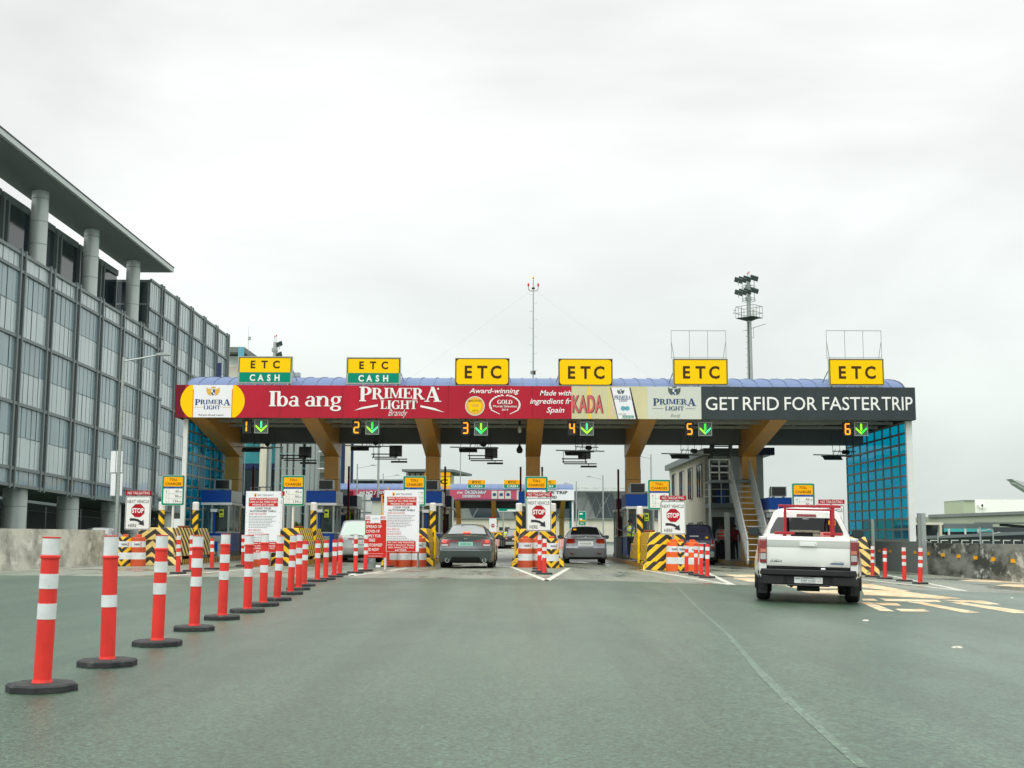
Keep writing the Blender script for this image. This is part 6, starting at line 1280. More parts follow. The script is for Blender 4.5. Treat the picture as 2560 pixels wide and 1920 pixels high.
# ================================================================== control building and stairs on the lane 5/6 island
Yb = 62.5; bx0 = at(1762, 1250, Yb).x; g0 = gz(bx0); zt = at(1762, 1140, Yb).z
x1b = at(1910, 1250, Yb).x
cb = thing('control_building', 'two storey cream control building with dark front beside the metal stairs', 'building', (bx0, Yb, g0))
m = MB(); m.box(bx0 + .02, x1b, Yb, Yb + 14, g0, zt, M['cream']); m.box(bx0 + .1, x1b - .05, Yb - .03, Yb + .001, g0 + .2, zt - .02, M['soffit']); m.build('wall', cb, True)
m = MB(); m.prismx([(Yb - 1.2, zt), (Yb + 14.4, zt), (Yb + 14.4, zt + .32), (Yb - 1.2, zt + .32)], bx0 - .22, x1b + .3, M['fin']); m.box(x1b - 1.3, x1b + .32, Yb - 1.3, Yb - .9, zt - .02, zt + .35, M['navy']); m.build('roof', cb, True)
for k, y in enumerate((Yb + .9, Yb + 4.2, Yb + 7.6, Yb + 11.0)):
    for z0, z1 in ((g0 + 3.35, g0 + 5.0), (g0 + .9, g0 + 2.0)):
        m = MB(); m.box(bx0 - .03, bx0 + .01, y, y + 1.35, z0, z1, M['deepglass']); w = m.build('window', cb, True)
        m = MB()
        for a, b in ((y - .06, y), (y + .64, y + .7), (y + 1.35, y + 1.41)): m.box(bx0 - .06, bx0 - .002, a, b, z0, z1, M['dkgrey'] if a != y - .06 else M['white'])
        m.box(bx0 - .06, bx0 - .002, y - .06, y + 1.41, z1, z1 + .05, M['dkgrey']); m.build('frame', w, True)
m = MB(); m.box(bx0 + .35, bx0 + 1.25, Yb - .06, Yb - .031, g0 + 3.0, g0 + 5.05, M['dkgrey']); m.build('door', cb, True)
m = MB(); m.box(bx0 + .35, bx0 + 1.5, Yb - .06, Yb - .031, g0 + .02, g0 + 2.3, M['black']); m.build('door', cb, True)
m = MB(); m.box(bx0 - .02, x1b - .4, Yb - 1.5, Yb - .031, g0 + 2.72, g0 + 2.95, M['fin']); m.build('balcony_slab', cb, True)
m = MB()
for zz in (.35, .7, 1.05):
    m.bar((bx0, Yb - 1.45, g0 + 2.95 + zz), (bx0 + 1.8, Yb - 1.45, g0 + 2.95 + zz), .04, .04, M['galv']); m.bar((bx0, Yb - 1.45, g0 + 2.95 + zz), (bx0, Yb - .1, g0 + 2.95 + zz), .04, .04, M['galv'])
for k in range(4): m.bar((bx0 + k * .6, Yb - 1.45, g0 + 2.95), (bx0 + k * .6, Yb - 1.45, g0 + 4.0), .045, .045, M['galv'])
m.bar((bx0 + 1.8, Yb - 1.45, g0 + 3.3), (bx0 + 2.7, Yb - 1.3, g0 + 2.0), .04, .04, M['galv']); m.bar((bx0 + 1.8, Yb - 1.45, g0 + 4.0), (bx0 + 2.9, Yb - 1.3, g0 + 2.6), .04, .04, M['galv'])
m.build('balcony_rail', cb, True)
m = MB(); m.cyl((bx0 + .75, Yb - .5, g0 + 2.953), (bx0 + .75, Yb - .5, g0 + 3.6), .2, M['blue'], n=14); tag(m.build('water_drum', loc=(bx0 + .75, Yb - .5, g0 + 2.95), world=True), 'blue drum on the balcony of the cream control building', 'drum')
def stairs(p0, p1, w, n, name, label, mm, treadm):
    p0, p1 = Vector(p0), Vector(p1); g = thing(name, label, 'stairs', p0)
    m = MB()
    for i in range(n): q = p0 + (p1 - p0) * ((i + 1) / n); m.box(q.x - w / 2, q.x + w / 2, q.y - .14, q.y + .14, q.z - .04, q.z, treadm)
    m.build('treads', g, True); m = MB()
    for s in (-1, 1): o = Vector((s * (w / 2 + .04), 0, 0)); m.bar(p0 + o, p1 + o, .06, .26, mm)
    m.build('stringers', g, True); m = MB()
    for s in (-1, 1):
        o = Vector((s * (w / 2 + .05), 0, 0))
        for h in (.22, .42, .62, .82, 1.0): m.bar(p0 + o + Vector((0, 0, h)), p1 + o + Vector((0, 0, h)), .06, .06, mm)
        for k in range(5): q = p0 + (p1 - p0) * (k / 4) + o; m.bar(q, q + Vector((0, 0, .95)), .065, .065, mm)
    m.build('handrail', g, True); return g
M['stair'] = mat('pale_stair_paint', (206, 212, 208), .45, var=.06)
M['stair'] = mat('pale_stair_paint', (214, 219, 216), .45, var=.06)
land = at(1849, 1201, 57.1); bot = at(1897, 1390, 53.2)
stairs((bot.x, 53.2, gz(bot.x) + .2), (land.x, 57.1, land.z), .85, 14, 'metal_stairs', 'lower flight of pale metal stairs in front of the last column', M['stair'], M['stair'])
up1 = at(1812, 1105, 60.2); ux = land.x - .95
stairs((ux, 57.3, land.z), (up1.x, 60.4, zc + .75), .8, 11, 'metal_stairs', 'upper dark flight of metal stairs climbing into the canopy', M['fin'], M['fin'])
m = MB(); m.box(land.x - 1.45, land.x + .45, 56.75, 57.36, land.z - .12, land.z, M['fin'])
for a in (-1.4, ): m.bar((land.x + a, 57.2, gz(land.x) + .2), (land.x + a, 57.2, land.z - .12), .1, .1, M['galv'])
for h in (.35, .65, .95): m.bar((land.x - 1.45, 56.78, land.z + h), (land.x - .5, 56.78, land.z + h), .06, .06, M['stair'])
for a in (-1.45, -1.0, -.52): m.bar((land.x + a, 56.78, land.z), (land.x + a, 56.78, land.z + .95), .06, .06, M['stair'])
tag(m.build('stair_landing', loc=(land.x, 57, land.z), world=True), 'steel landing joining the two stair flights', 'landing')
c = at(1819, 1330, 58); m = MB(); m.box(c.x - .11, c.x + .11, 58, 58.2, gz(c.x) + .2, at(1819, 1281, 58).z, M['galv']); tag(m.build('steel_post', loc=(c.x, 58, 0), world=True), 'pale square steel post near the dark door of the control building', 'post')
c = at(606, 1200, 61); st = stairs((at(660, 1260, 59).x - 2.2, 58.6, .2), (at(655, 1140, 62).x - 2.6, 61.8, zc + .4), .8, 12, 'metal_stairs', 'dark metal stairs beside the first canopy column at lane 1', M['dkgrey'], M['dkgrey'])
m = MB(); a, b = at(628, 1200, 63), at(678, 1200, 63)
for h in (0, .5, .95): m.bar((a.x, 63, 2.6 + h), (b.x, 63, 2.6 + h), .05, .05, M['grey'])
for t in (0, .45, 1): xx = a.x + (b.x - a.x) * t; m.bar((xx - .15, 63, 0), (xx, 63, 3.55), .06, .06, M['grey'])
tag(m.build('railing', loc=(a.x, 63, 0), world=True), 'grey pipe railing above the first white notice board', 'railing')

# ================================================================== vehicles
def interp(tab, z):
    if z <= tab[0][0]: return tab[0][1]
    for (a, b), (c, d) in zip(tab, tab[1:]):
        if z <= c: return b + (d - b) * (z - a) / (c - a)
    return tab[-1][1]
class Shell:
    """car body lofted through sections; the rear face is at y = rear(z) - bulge"""
    def __init__(s, st, rear, bulge):
        s.st, s.rear, s.bulge = st, rear, bulge
        s.sec = [s.section(q) for q in st]
    def section(s, q):
        y, zb, zbelt, zt, wl, wb, wt = q; L_ = lambda a, b, t: a + (b - a) * t
        return [(wl * .9, zb), (wl, zb + .06), (max(wl, wb) + .012, L_(zb, zbelt, .5)), (wb + .008, L_(zb, zbelt, .8)), (wb - .015, zbelt), (L_(wb - .02, wt, .5), L_(zbelt, zt - .07, .5)), (wt, zt - .07), (wt - .09, zt - .012), (wt * .5, zt + .016), (0, zt + .024)]
    def width(s, z):
        h = s.sec[0]; pts = [(p[1], p[0]) for p in h[1:7]]; return interp(pts, z)
    def ry(s, x, z): w = max(.05, s.width(z)); return s.st[0][0] + interp(s.rear, z) - s.bulge * (1 - min(1, abs(x / w)) ** 4)
    def build(s, m, paint):
        n = len(s.sec); rings = []
        for k, (q, sec) in enumerate(zip(s.st, s.sec)):
            full = [(-x, z) for x, z in sec] + [(x, z) for x, z in sec[::-1][1:]]
            f = max(0, 1 - (q[0] - s.st[0][0]) / .35)
            rings.append([(x, q[0] + (interp(s.rear, z) - s.bulge * (1 - min(1, abs(x) / max(.05, s.width(z))) ** 4)) * f, z) for x, z in full])
        N_ = len(rings[0])
        v = [p for r in rings for p in r]
        m.add(v, [(i * N_ + j, i * N_ + j + 1, (i + 1) * N_ + j + 1, (i + 1) * N_ + j) for i in range(n - 1) for j in range(N_ - 1)], paint, True)
        for end in (0, -1):
            sec = s.sec[end]; y0 = s.st[end][0]; rows = []
            for j in range(0, 8):
                x, z = sec[j]; cols = []
                for u in (-1, -.75, -.5, -.25, 0, .25, .5, .75, 1):
                    xx = u * x
                    if j == 7: xx = {1: x, .75: (x + s.st[end][6] * .5) / 2, .5: s.st[end][6] * .5, .25: s.st[end][6] * .25, 0: 0}[abs(u)] * (1 if u >= 0 else -1)
                    zz = z if j < 7 else {1: z, .75: z + .014, .5: s.st[end][3] + .016, .25: s.st[end][3] + .02, 0: s.st[end][3] + .024}[abs(u)]
                    yy = (y0 + interp(s.rear, zz) - s.bulge * (1 - min(1, abs(xx) / max(.05, s.width(zz))) ** 4)) if end == 0 else y0 + .12 * (1 - u ** 2)
                    cols.append((xx, yy, zz))
                rows.append(cols)
            v = [p for r in rows for p in r]; fs = [(i * 9 + j, i * 9 + j + 1, (i + 1) * 9 + j + 1, (i + 1) * 9 + j) for i in range(7) for j in range(8)]
            m.add(v, fs if end == 0 else [f[::-1] for f in fs], paint, True)
    def patch(s, m, rows, off, mm, n=8):      # rows: (z, x0, x1) from bottom to top on the rear face
        v = []; 
        for z, a, b in rows: v += [(a + (b - a) * i / n, s.ry(a + (b - a) * i / n, z) - off, z) for i in range(n + 1)]
        q = n + 1; m.add(v, [(i * q + j, i * q + j + 1, (i + 1) * q + j + 1, (i + 1) * q + j) for i in range(len(rows) - 1) for j in range(n)], mm, True)
        # skirt so that the patch has thickness
        idx = list(range(q)) + [i * q + n for i in range(1, len(rows))] + [(len(rows) - 1) * q + j for j in range(n - 1, -1, -1)] + [i * q for i in range(len(rows) - 2, 0, -1)]
        ring = [v[i] for i in idx]; back = [(x, y + off + .03, z) for x, y, z in ring]; k = len(ring)
        m.add(ring + back, [((i + 1) % k, i, k + i, k + (i + 1) % k) for i in range(k)], mm)
    def top(s, m, k, fx0, fx1, t0, t1, mm, off=.008, n=8):     # pane on the sloping top between stations k and k+1; fx = share of the half width at each end
        a, b = s.st[k], s.st[k + 1]; v = []
        for t, f in ((t0, fx0), (t1, fx1)):
            y = a[0] + (b[0] - a[0]) * t; zt = a[3] + (b[3] - a[3]) * t; wt = a[6] + (b[6] - a[6]) * t
            for i in range(n + 1): u = -f + 2 * f * i / n; v.append((u * wt, y - off, zt + .024 * (1 - (u ** 2) * .9) + off))
        q = n + 1; m.add(v, [(j, j + 1, q + j + 1, q + j) for j in range(n)], mm, True)
    def side(s, m, k0, k1, mm, lo=.1, hi=.9, trim0=0, trim1=0, off=.008):
        for sg in (-1, 1):
            v = []
            ks = list(range(k0, k1 + 1))
            for idx, k in enumerate(ks):
                sec = s.sec[k]; y = s.st[k][0] + (trim0 if idx == 0 else 0) - (trim1 if idx == len(ks) - 1 else 0)
                p4, p5, p6 = sec[4], sec[5], sec[6]; P = lambda t: (p4[0] + (p5[0] - p4[0]) * t * 2, p4[1] + (p5[1] - p4[1]) * t * 2) if t < .5 else (p5[0] + (p6[0] - p5[0]) * (t - .5) * 2, p5[1] + (p6[1] - p5[1]) * (t - .5) * 2)
                for t in (lo, hi): x, z = P(t); v.append((sg * (x + off), y, z))
            fs = [(2 * i, 2 * i + 2, 2 * i + 3, 2 * i + 1) for i in range(len(ks) - 1)]
            m.add(v, fs if sg > 0 else [f[::-1] for f in fs], mm, False)
def wheel(g, x, y, r, w, rim=True):
    s = 1 if x > 0 else -1; m = MB(); m.lathe([(r * .62, -w / 2), (r * .9, -w / 2), (r, -w / 2 + .035), (r, w / 2 - .035), (r * .9, w / 2), (r * .62, w / 2)], M['tyre'], (x, y, r), n=28, axis='x'); o = m.build('wheel', g)
    m = MB(); m.lathe([(r * .62, -w / 2 + .01), (r * .6, 0), (r * .2, s * w * .25), (0, s * w * .3)], M['galv'], (x, y, r), n=20, axis='x')
    for k in range(5): a = 2 * math.pi * k / 5; m.bar((x + s * w * .36, y + .06 * math.cos(a), r + .06 * math.sin(a)), (x + s * w * .42, y + r * .6 * math.cos(a), r + r * .6 * math.sin(a)), .05, .03, M['galv'])
    m.build('rim', o)
def arches(m, xs_, y, r, mm):
    for x in xs_:
        s = 1 if x > 0 else -1; P = [(y + r * 1.14 * math.cos(R(a)), r + .02 + r * 1.14 * math.sin(R(a))) for a in range(-28, 209, 12)]
        m.prismx(P, min(x - s * .05, x + s * .012), max(x - s * .05, x + s * .012), mm)
def mirror(g, x, y, z, mm, w=.22, h=.15):
    s = 1 if x > 0 else -1; c = x + s * w * .55; m = MB(); r = h * .38; m.rrect(c - w / 2, c + w / 2, z - h / 2, z + h / 2, r, y, mm, y + .10)
    m.bar((x - s * .02, y + .06, z - .04), (c, y + .06, z - .03), .05, .05, mm); o = m.build('mirror', g, bevel=.012)
    m = MB(); m.rrect(c - w * .43, c + w * .43, z - h * .41, z + h * .41, r * .8, y - .003, M['mirrorface']); m.build('mirror_glass', o)
M['mirrorface'] = mat('mirror_glass', (74, 82, 84), .08, 1.0)
M['lampred'] = mat('red_lamp_lens', (132, 10, 20), .12, coat=1, spec=.7); M['lampclear'] = mat('clear_lamp_lens', (176, 178, 176), .12, coat=1); M['lamporange'] = mat('orange_lamp_lens', (196, 116, 92), .15, coat=1)
M['brake'] = mat('lit_brake_lamp', (255, 70, 50), .3, emit=1.6); M['plate'] = mat('white_number_plate', (222, 226, 224), .35); M['plateg'] = mat('green_number_plate', (150, 200, 184), .35)
M['chrome'] = mat('chrome', (214, 216, 216), .12, 1.0)
M['carblack'] = mat('black_trim', (22, 25, 27), .55)
M['rearglass'] = mat('rear_window_glass', (60, 72, 70), .03, spec=1.0, coat=1)
M['darkglass'] = mat('dark_window_glass', (14, 18, 20), .04, spec=.6)
def paintm(n, c, metal=.0, r=.32): return mat(n, c, r, metal, coat=.8, var=.03, vs=2)
M['p_grey'] = paintm('dark_grey_metallic_paint', (78, 90, 90), .3); M['p_silver'] = paintm('graphite_silver_paint', (134, 140, 146), .35); M['p_white'] = paintm('pearl_white_paint', (226, 228, 222)); M['p_blue'] = paintm('dark_blue_paint', (36, 44, 70), .2); M['p_black'] = paintm('black_car_paint', (28, 30, 33), .1); M['p_sil2'] = paintm('white_silver_paint', (172, 181, 180), .2)
def plate(g, sh, x0, x1, z0, z1, txt, mm, ink, off=.03):
    y = sh.ry(0, (z0 + z1) / 2) - off; m = MB(); m.rrect(x0, x1, z0, z1, .015, y, mm, y + .02); p = m.build('number_plate', g)
    if txt: m = MB(); w = x1 - x0; h = z1 - z0; m.text(txt, x0 + .14 * w, x1 - .14 * w, z0 + .28 * h, z0 + .74 * h, y - .004, ink, .0); m.build('lettering', p)
def base_car(name, label, group, loc, rz, st, rear, bulge, paint, wheels, scale=1.0, roof_from=None):
    g = thing(name, label, 'car', loc, group, rz); g.scale = (scale,) * 3
    sh = Shell(st, rear, bulge); m = MB(); sh.build(m, paint); m.build('body', g, sharp=32)
    m = MB(); ya, yb, r, tw, hw = wheels; wl = max(q[4] for q in st); m.box(-wl + .14, wl - .14, st[0][0] + .25, st[-1][0] - .3, .17, .5, M['carblack'])
    for y in (ya, yb): arches(m, (-wl - .005, wl + .005), y, r, M['carblack'])
    m.build('underbody', g)
    for y in (ya, yb):
        for s in (-1, 1): wheel(g, s * (hw - tw / 2), y, r, tw)
    return g, sh
# ---- dark grey sedan, lane 3
p = gnd(1164, 1421); 
st = [(0, .24, .93, 1.03, .80, .84, .74), (.10, .20, .94, 1.055, .88, .90, .76), (.42, .18, .96, 1.07, .92, .915, .76), (.62, .18, .97, 1.085, .925, .92, .745), (1.45, .18, .98, 1.43, .925, .925, .58), (2.0, .18, .97, 1.46, .925, .925, .60), (2.7, .18, .96, 1.44, .925, .92, .60), (3.55, .18, .93, 1.03, .925, .905, .74), (4.2, .2, .84, .90, .91, .88, .72), (4.75, .24, .70, .78, .84, .82, .64), (4.9, .3, .6, .68, .72, .72, .5)]
rear = [(.2, .10), (.3, .02), (.40, -.05), (.64, -.07), (.66, -.015), (.9, .03), (1.0, .02), (1.05, -.01)]
def sedan(name, label, loc, rz, scale, paint, group, lit, glass, txt, green):
    g, sh = base_car(name, label, group, loc, rz, st, rear, .10, paint, (1.05, 3.85, .325, .22, .90), scale)
    m = MB(); sh.top(m, 3, .88, .86, .08, .92, glass); m.build('rear_window', g)
    m = MB(); sh.side(m, 3, 7, M['darkglass'], .12, .88, .35, .3); m.build('side_window', g)
    m = MB(); sh.top(m, 6, .88, .9, .08, .92, M['darkglass'], off=.012); m.build('windscreen', g)
    for s in (-1, 1):
        a = lambda x0, x1: (s * x0, s * x1) if s > 0 else (s * x1, s * x0)
        m = MB(); sh.patch(m, [(.72, *a(.56, .80)), (.80, *a(.53, .835)), (.93, *a(.50, .80)), (.945, *a(.50, .78))], .012, M['lampred']); sh.patch(m, [(.865, *a(.27, .50)), (.93, *a(.25, .50))], .012, M['lampred']); o = m.build('tail_light', g)
        m = MB(); sh.patch(m, [(.735, *a(.60, .79)), (.79, *a(.57, .815))], .02, M['lampclear']); m.build('reversing_light', o)
        if lit: m = MB(); sh.patch(m, [(.85, *a(.66, .77)), (.92, *a(.64, .75))], .022, M['brake']); m.build('brake_light', o)
        mirror(g, s * .93, 3.1, 1.02, M['carblack'])
        m = MB(); y = sh.ry(.6, .27); m.lathe([(.075, -.03), (.075, .2), (.055, .2), (.055, -.03), (.075, -.03)], M['chrome'], (s * .61, y, .265), n=18, axis='y'); m.disc(s * .61, .265, .055, .055, y + .05, M['black']); m.build('exhaust', g)
    m = MB(); sh.patch(m, [(.235, -.52, .52), (.36, -.45, .45)], .012, M['carblack']); m.build('diffuser', g)
    m = MB(); sh.patch(m, [(.92, -.5, .5), (.937, -.5, .5)], .014, M['carblack']); sh.patch(m, [(.64, -.8, .8), (.648, -.8, .8)], .004, M['carblack']); m.build('boot_seam', g)
    plate(g, sh, -.24, .24, .73, .865, txt, M['plateg'] if green else M['plate'], M['green'] if green else M['ink'])
    m = MB(); y = sh.ry(0, .98) - .012
    m.rect(-.05, -.03, .955, 1.0, y, M['chrome']); m.rect(.03, .05, .955, 1.0, y, M['chrome']); m.rect(-.05, .05, .972, .982, y, M['chrome']); m.text('ACCORD', -.66, -.47, .955, .975, y + .03, M['chrome']); m.build('badge', g)
    if lit: m = MB(); sh.top(m, 3, .18, .18, .10, .24, M['brake'], off=.02); m.build('high_brake_light', g)
    return g
car1 = sedan('dark_sedan', 'dark grey sedan with lit brake lights queuing in lane 3', (p.x, p.y, p.z), R(-.8), 1.03, M['p_grey'], None, True, M['rearglass'], 'ZGP 523', True)
for c in car1.children:
    if c.name.startswith('badge'): c['label'] = 'chrome badge lettering'
g2 = dup(car1, None, 'grey sedan roof just visible over the pale concrete barrier', (at(227, 1325, 60).x, 60, -.02), R(4)); g2.name = 'parked_car'; g2.scale = (1, 1, 1)
# ---- graphite small sedan, lane 4
p = gnd(1464, 1410)
st_b = [(0, .26, 1.0, 1.10, .74, .76, .66), (.09, .2, 1.01, 1.12, .81, .815, .67), (.38, .18, 1.02, 1.13, .835, .83, .67), (.52, .18, 1.02, 1.135, .84, .835, .665), (1.25, .18, 1.02, 1.46, .84, .835, .55), (1.8, .18, 1.01, 1.49, .84, .835, .56), (2.3, .18, 1.0, 1.47, .84, .83, .56), (3.1, .18, .96, 1.06, .84, .82, .66), (3.7, .2, .88, .95, .82, .78, .62), (4.1, .26, .7, .8, .74, .7, .5), (4.24, .32, .6, .68, .6, .6, .4)]
rear_b = [(.2, .10), (.34, .01), (.45, -.05), (.66, -.06), (.69, 0), (.95, .02), (1.04, -.03), (1.12, -.05)]
g, sh = base_car('silver_sedan', 'graphite silver small sedan waiting in lane 4', None, p, R(-1.5), st_b, rear_b, .10, M['p_silver'], (.75, 3.3, .29, .19, .815), 1.05)
m = MB(); sh.top(m, 3, .90, .90, .06, .93, M['darkglass']); m.build('rear_window', g)
m = MB(); sh.side(m, 3, 7, M['darkglass'], .12, .88, .3, .3); m.build('side_window', g)
m = MB(); sh.top(m, 6, .88, .9, .08, .92, M['darkglass'], off=.012); m.build('windscreen', g)
for s in (-1, 1):
    a = lambda x0, x1: (s * x0, s * x1) if s > 0 else (s * x1, s * x0)
    m = MB(); sh.patch(m, [(.80, *a(.50, .75)), (.86, *a(.40, .765)), (.98, *a(.44, .72)), (1.0, *a(.50, .69))], .014, M['lampred']); o = m.build('tail_light', g)
    m = MB(); sh.patch(m, [(.76, *a(.52, .73)), (.80, *a(.47, .74))], .016, M['lampclear']); m.build('reversing_light', o)
    m = MB(); sh.patch(m, [(.40, *a(.44, .62)), (.435, *a(.44, .62))], .014, M['lampred']); m.build('reflector', g)
    mirror(g, s * .85, 2.75, 1.06, M['carblack'])
m = MB(); sh.patch(m, [(.985, -.36, .36), (1.01, -.36, .36)], .03, M['chrome']); m.build('boot_handle', g)
m = MB(); sh.patch(m, [(.67, -.30, .30), (.70, -.36, .36), (.97, -.40, .40)], .006, M['p_silver']); sh.patch(m, [(.655, -.30, .30), (.668, -.30, .30)], .008, M['carblack']); m.build('boot_lid', g)
m = MB(); sh.patch(m, [(.2, -.6, .6), (.27, -.62, .62)], .012, M['carblack']); m.build('diffuser', g)
plate(g, sh, -.30, .30, .72, .89, 'NDR 8256', M['plate'], M['fin'], .04)
m = MB(); y = sh.ry(0, 1.05) - .015; m.flat([(0, 1.085), (-.02, 1.06), (0, 1.04), (.02, 1.06)], y, M['chrome']); m.flat([(0, 1.04), (-.02, 1.06), (-.05, 1.04), (-.03, 1.02)], y, M['chrome']); m.flat([(0, 1.04), (.03, 1.02), (.05, 1.04), (.02, 1.06)], y, M['chrome']); m.build('badge', g)
m = MB(); sh.top(m, 3, .0, .0, 0, 0, M['amber']) if False else m.add([(-.47, .86, 1.315), (-.34, .84, 1.315), (-.34, .95, 1.375), (-.47, .97, 1.375)], [(0, 1, 2, 3)], M['amber']); m.v = [(a, b - .03, c + .02) for a, b, c in m.v]; m.build('sticker', g)
m = MB(); m.cyl((0, 1.35, 1.5), (0, 1.25, 1.62), .006, M['black'], n=6); m.build('aerial', g)
# ---- vans
def van(name, label, p, rz, scale, paint, glass, H, Wd, sticker, txt, two_tone=False, dark_glass_side=True):
    h = Wd / 2
    s_ = [(0, .3, 1.02, H - .06, h * .92, h * .93, h * .70), (.08, .24, 1.03, H - .03, h * .99, h * .985, h * .73), (.3, .22, 1.03, H, h, h * .99, h * .76), (1.2, .2, 1.02, H + .01, h, h, h * .78), (2.4, .2, 1.0, H - .0, h, h, h * .77), (3.0, .2, .99, H - .03, h, h * .99, h * .75), (3.75, .2, .97, 1.08, h, h * .97, h * .8), (4.3, .24, .9, .98, h * .96, h * .92, h * .72), (4.55, .3, .7, .8, h * .8, h * .8, h * .5)]
    rr_ = [(.28, .06), (.36, -.07), (.60, -.09), (.66, -.02), (1.02, .0), (1.12, .05), (H - .05, .30)]
    g, sh = base_car(name, label, None, p, rz, s_, rr_, .10, paint, (.95, 3.65, .33, .21, h - .01), scale)
    m = MB(); sh.patch(m, [(1.10, -h * .76, h * .76), (1.2, -h * .74, h * .74), (H - .16, -h * .60, h * .60), (H - .11, -h * .55, h * .55)], .012, glass); m.build('rear_window', g)
    m = MB(); sh.side(m, 2, 6, M['darkglass'], .15, .85, .1, .3); m.build('side_window', g)
    m = MB(); sh.top(m, 5, .9, .9, .06, .9, M['darkglass'], off=.012); m.build('windscreen', g)
    for s in (-1, 1):
        a = lambda x0, x1: (s * x0, s * x1) if s > 0 else (s * x1, s * x0)
        m = MB(); sh.patch(m, [(.74, *a(h * .72, h * .95)), (.85, *a(h * .70, h * .95)), (1.03, *a(h * .76, h * .93)), (1.12, *a(h * .82, h * .90))], .014, M['lampred']); o = m.build('tail_light', g)
        m = MB(); sh.patch(m, [(.84, *a(h * .74, h * .92)), (.92, *a(h * .75, h * .92))], .024, M['lampclear']); m.build('reversing_light', o)
        mirror(g, s * h, 3.2, 1.12, paint if two_tone else M['carblack'])
    m = MB(); sh.patch(m, [(.34, -h * .86, h * .86), (.40, -h * .9, h * .9), (.57, -h * .9, h * .9), (.6, -h * .88, h * .88)], .02, M['p_sil2']); m.build('bumper', g)
    m = MB(); sh.patch(m, [(.95, -.42, .42), (.985, -.44, .44)], .022, M['lampred'] if two_tone else M['chrome']); m.build('trim_bar', g)
    m = MB(); y = sh.ry(.1, 1.12) - .03; m.bar((-.35, y, 1.13), (.12, y - .01, 1.10), .02, .015, M['black']); m.bar((.12, y - .01, 1.10), (.18, y - .01, 1.05), .03, .02, M['black']); m.build('wiper', g)
    plate(g, sh, -.26, .26, .76, .90, txt, M['plate'], M['ink'], .035)
    m = MB(); m.lathe([(.05, 0), (.05, .012), (.035, .012), (.035, 0)], M['chrome'], (0, sh.ry(0, 1.03) - .02, 1.03), n=16, axis='y'); m.build('badge', g)
    if sticker: m = MB(); c = (.46, sh.ry(.46, 1.22) - .03, 1.22); m.flat([(c[0], 1.30), (c[0] - .08, 1.22), (c[0], 1.14), (c[0] + .08, 1.22)], c[1], M['yellow']); m.rect(-.3, .1, 1.26, 1.31, sh.ry(0, 1.28) - .03, M['letter']); m.rect(.22, .36, 1.44, 1.58, sh.ry(.3, 1.5) - .03, M['black']); m.build('sticker', g)
    return g
M['mint'] = mat('mint_reflecting_glass', (150, 178, 160), .04, spec=1.0, coat=1)
p = gnd(896, 1406); van('white_van', 'white silver people carrier in lane 2, half hidden by the red notice', p, R(4), 1.0, M['p_sil2'], M['mint'], 1.72, 1.77, False, 'UIB 318', True)
p = gnd(1742, 1412); van('blue_van', 'dark blue van with stickers on its rear window waiting in lane 5', p, R(-7), 1.0, M['p_blue'], mat('violet_glass', (70, 72, 96), .05, spec=.8), 1.80, 1.72, True, '105', False)
p = gnd(1288, 1372); van('black_suv', 'black SUV parked far ahead beside the pink water barriers', p, R(-1), 1.0, M['p_black'], M['rearglass'], 1.74, 1.85, False, 'NAX 12', False)

# ---- white pickup
p = gnd(2021, 1509); cross = math.atan(.022)
pk = thing('white_pickup', 'muddy white pickup with a red ladder rack over its bed', 'pickup', p); pk.rotation_euler = (0, cross, R(-12.5))
Wp = M['p_white']
def prect(rows, m, mm, n=6): pass
m = MB()      # bed sides and floor
for s in (-1, 1):
    st_ = []
    for y, wf in ((.02, .865), (.1, .885), (.25, .905), (.55, .93), (1.15, .935), (1.5, .915), (1.75, .90)):
        fl = .028 if .5 < y < 1.2 else 0
        st_.append([(s * (wf - .035), y, .42), (s * (wf + fl), y, .50), (s * (wf + .012 + fl), y, .72), (s * (wf + .004), y, .95), (s * (wf - .03), y, 1.14), (s * (wf - .06), y, 1.19), (s * (wf - .13), y, 1.195), (s * (wf - .14), y, .72)])
    k = len(st_[0]); v = [q for r in st_ for q in r]; fs = [(i * k + j, i * k + j + 1, (i + 1) * k + j + 1, (i + 1) * k + j) for i in range(len(st_) - 1) for j in range(k - 1)]
    m.add(v, fs if s < 0 else [f[::-1] for f in fs], Wp, True); m.add(st_[0], [tuple(range(k))[::s]], Wp)
m.box(-.8, .8, .08, 1.75, .70, .74, M['carblack']); m.box(-.8, .8, 1.70, 1.78, .70, 1.2, Wp)
m.build('bed', pk, sharp=32)
m = MB(); n = 12          # tailgate, gently crowned with a raised top ledge and a lower swage
rows = [(.665, .735, .004), (.70, .735, -.008), (.78, .735, -.014), (.955, .735, -.004), (1.0, .735, .004), (1.03, .735, -.012), (1.10, .735, -.02), (1.135, .735, -.03), (1.16, .735, -.024), (1.20, .732, .0), (1.205, .73, .06)]
v = []
for z, w, y in rows: v += [(w * (-1 + 2 * i / n), y - .022 * (1 - (-1 + 2 * i / n) ** 4) - (.0 if abs(-1 + 2 * i / n) < .8 else 0), z) for i in range(n + 1)]
q = n + 1; m.add(v, [(i * q + j, i * q + j + 1, (i + 1) * q + j + 1, (i + 1) * q + j) for i in range(len(rows) - 1) for j in range(n)], Wp, True); m.box(-.733, .733, .03, .07, .665, 1.19, Wp); tg = m.build('tailgate', pk, sharp=25)
m = MB(); m.rrect(-.15, .15, 1.035, 1.095, .012, -.062, M['white'], -.03); m.disc(.125, 1.062, .008, .008, -.0635, M['black'], 10); m.build('handle', tg)
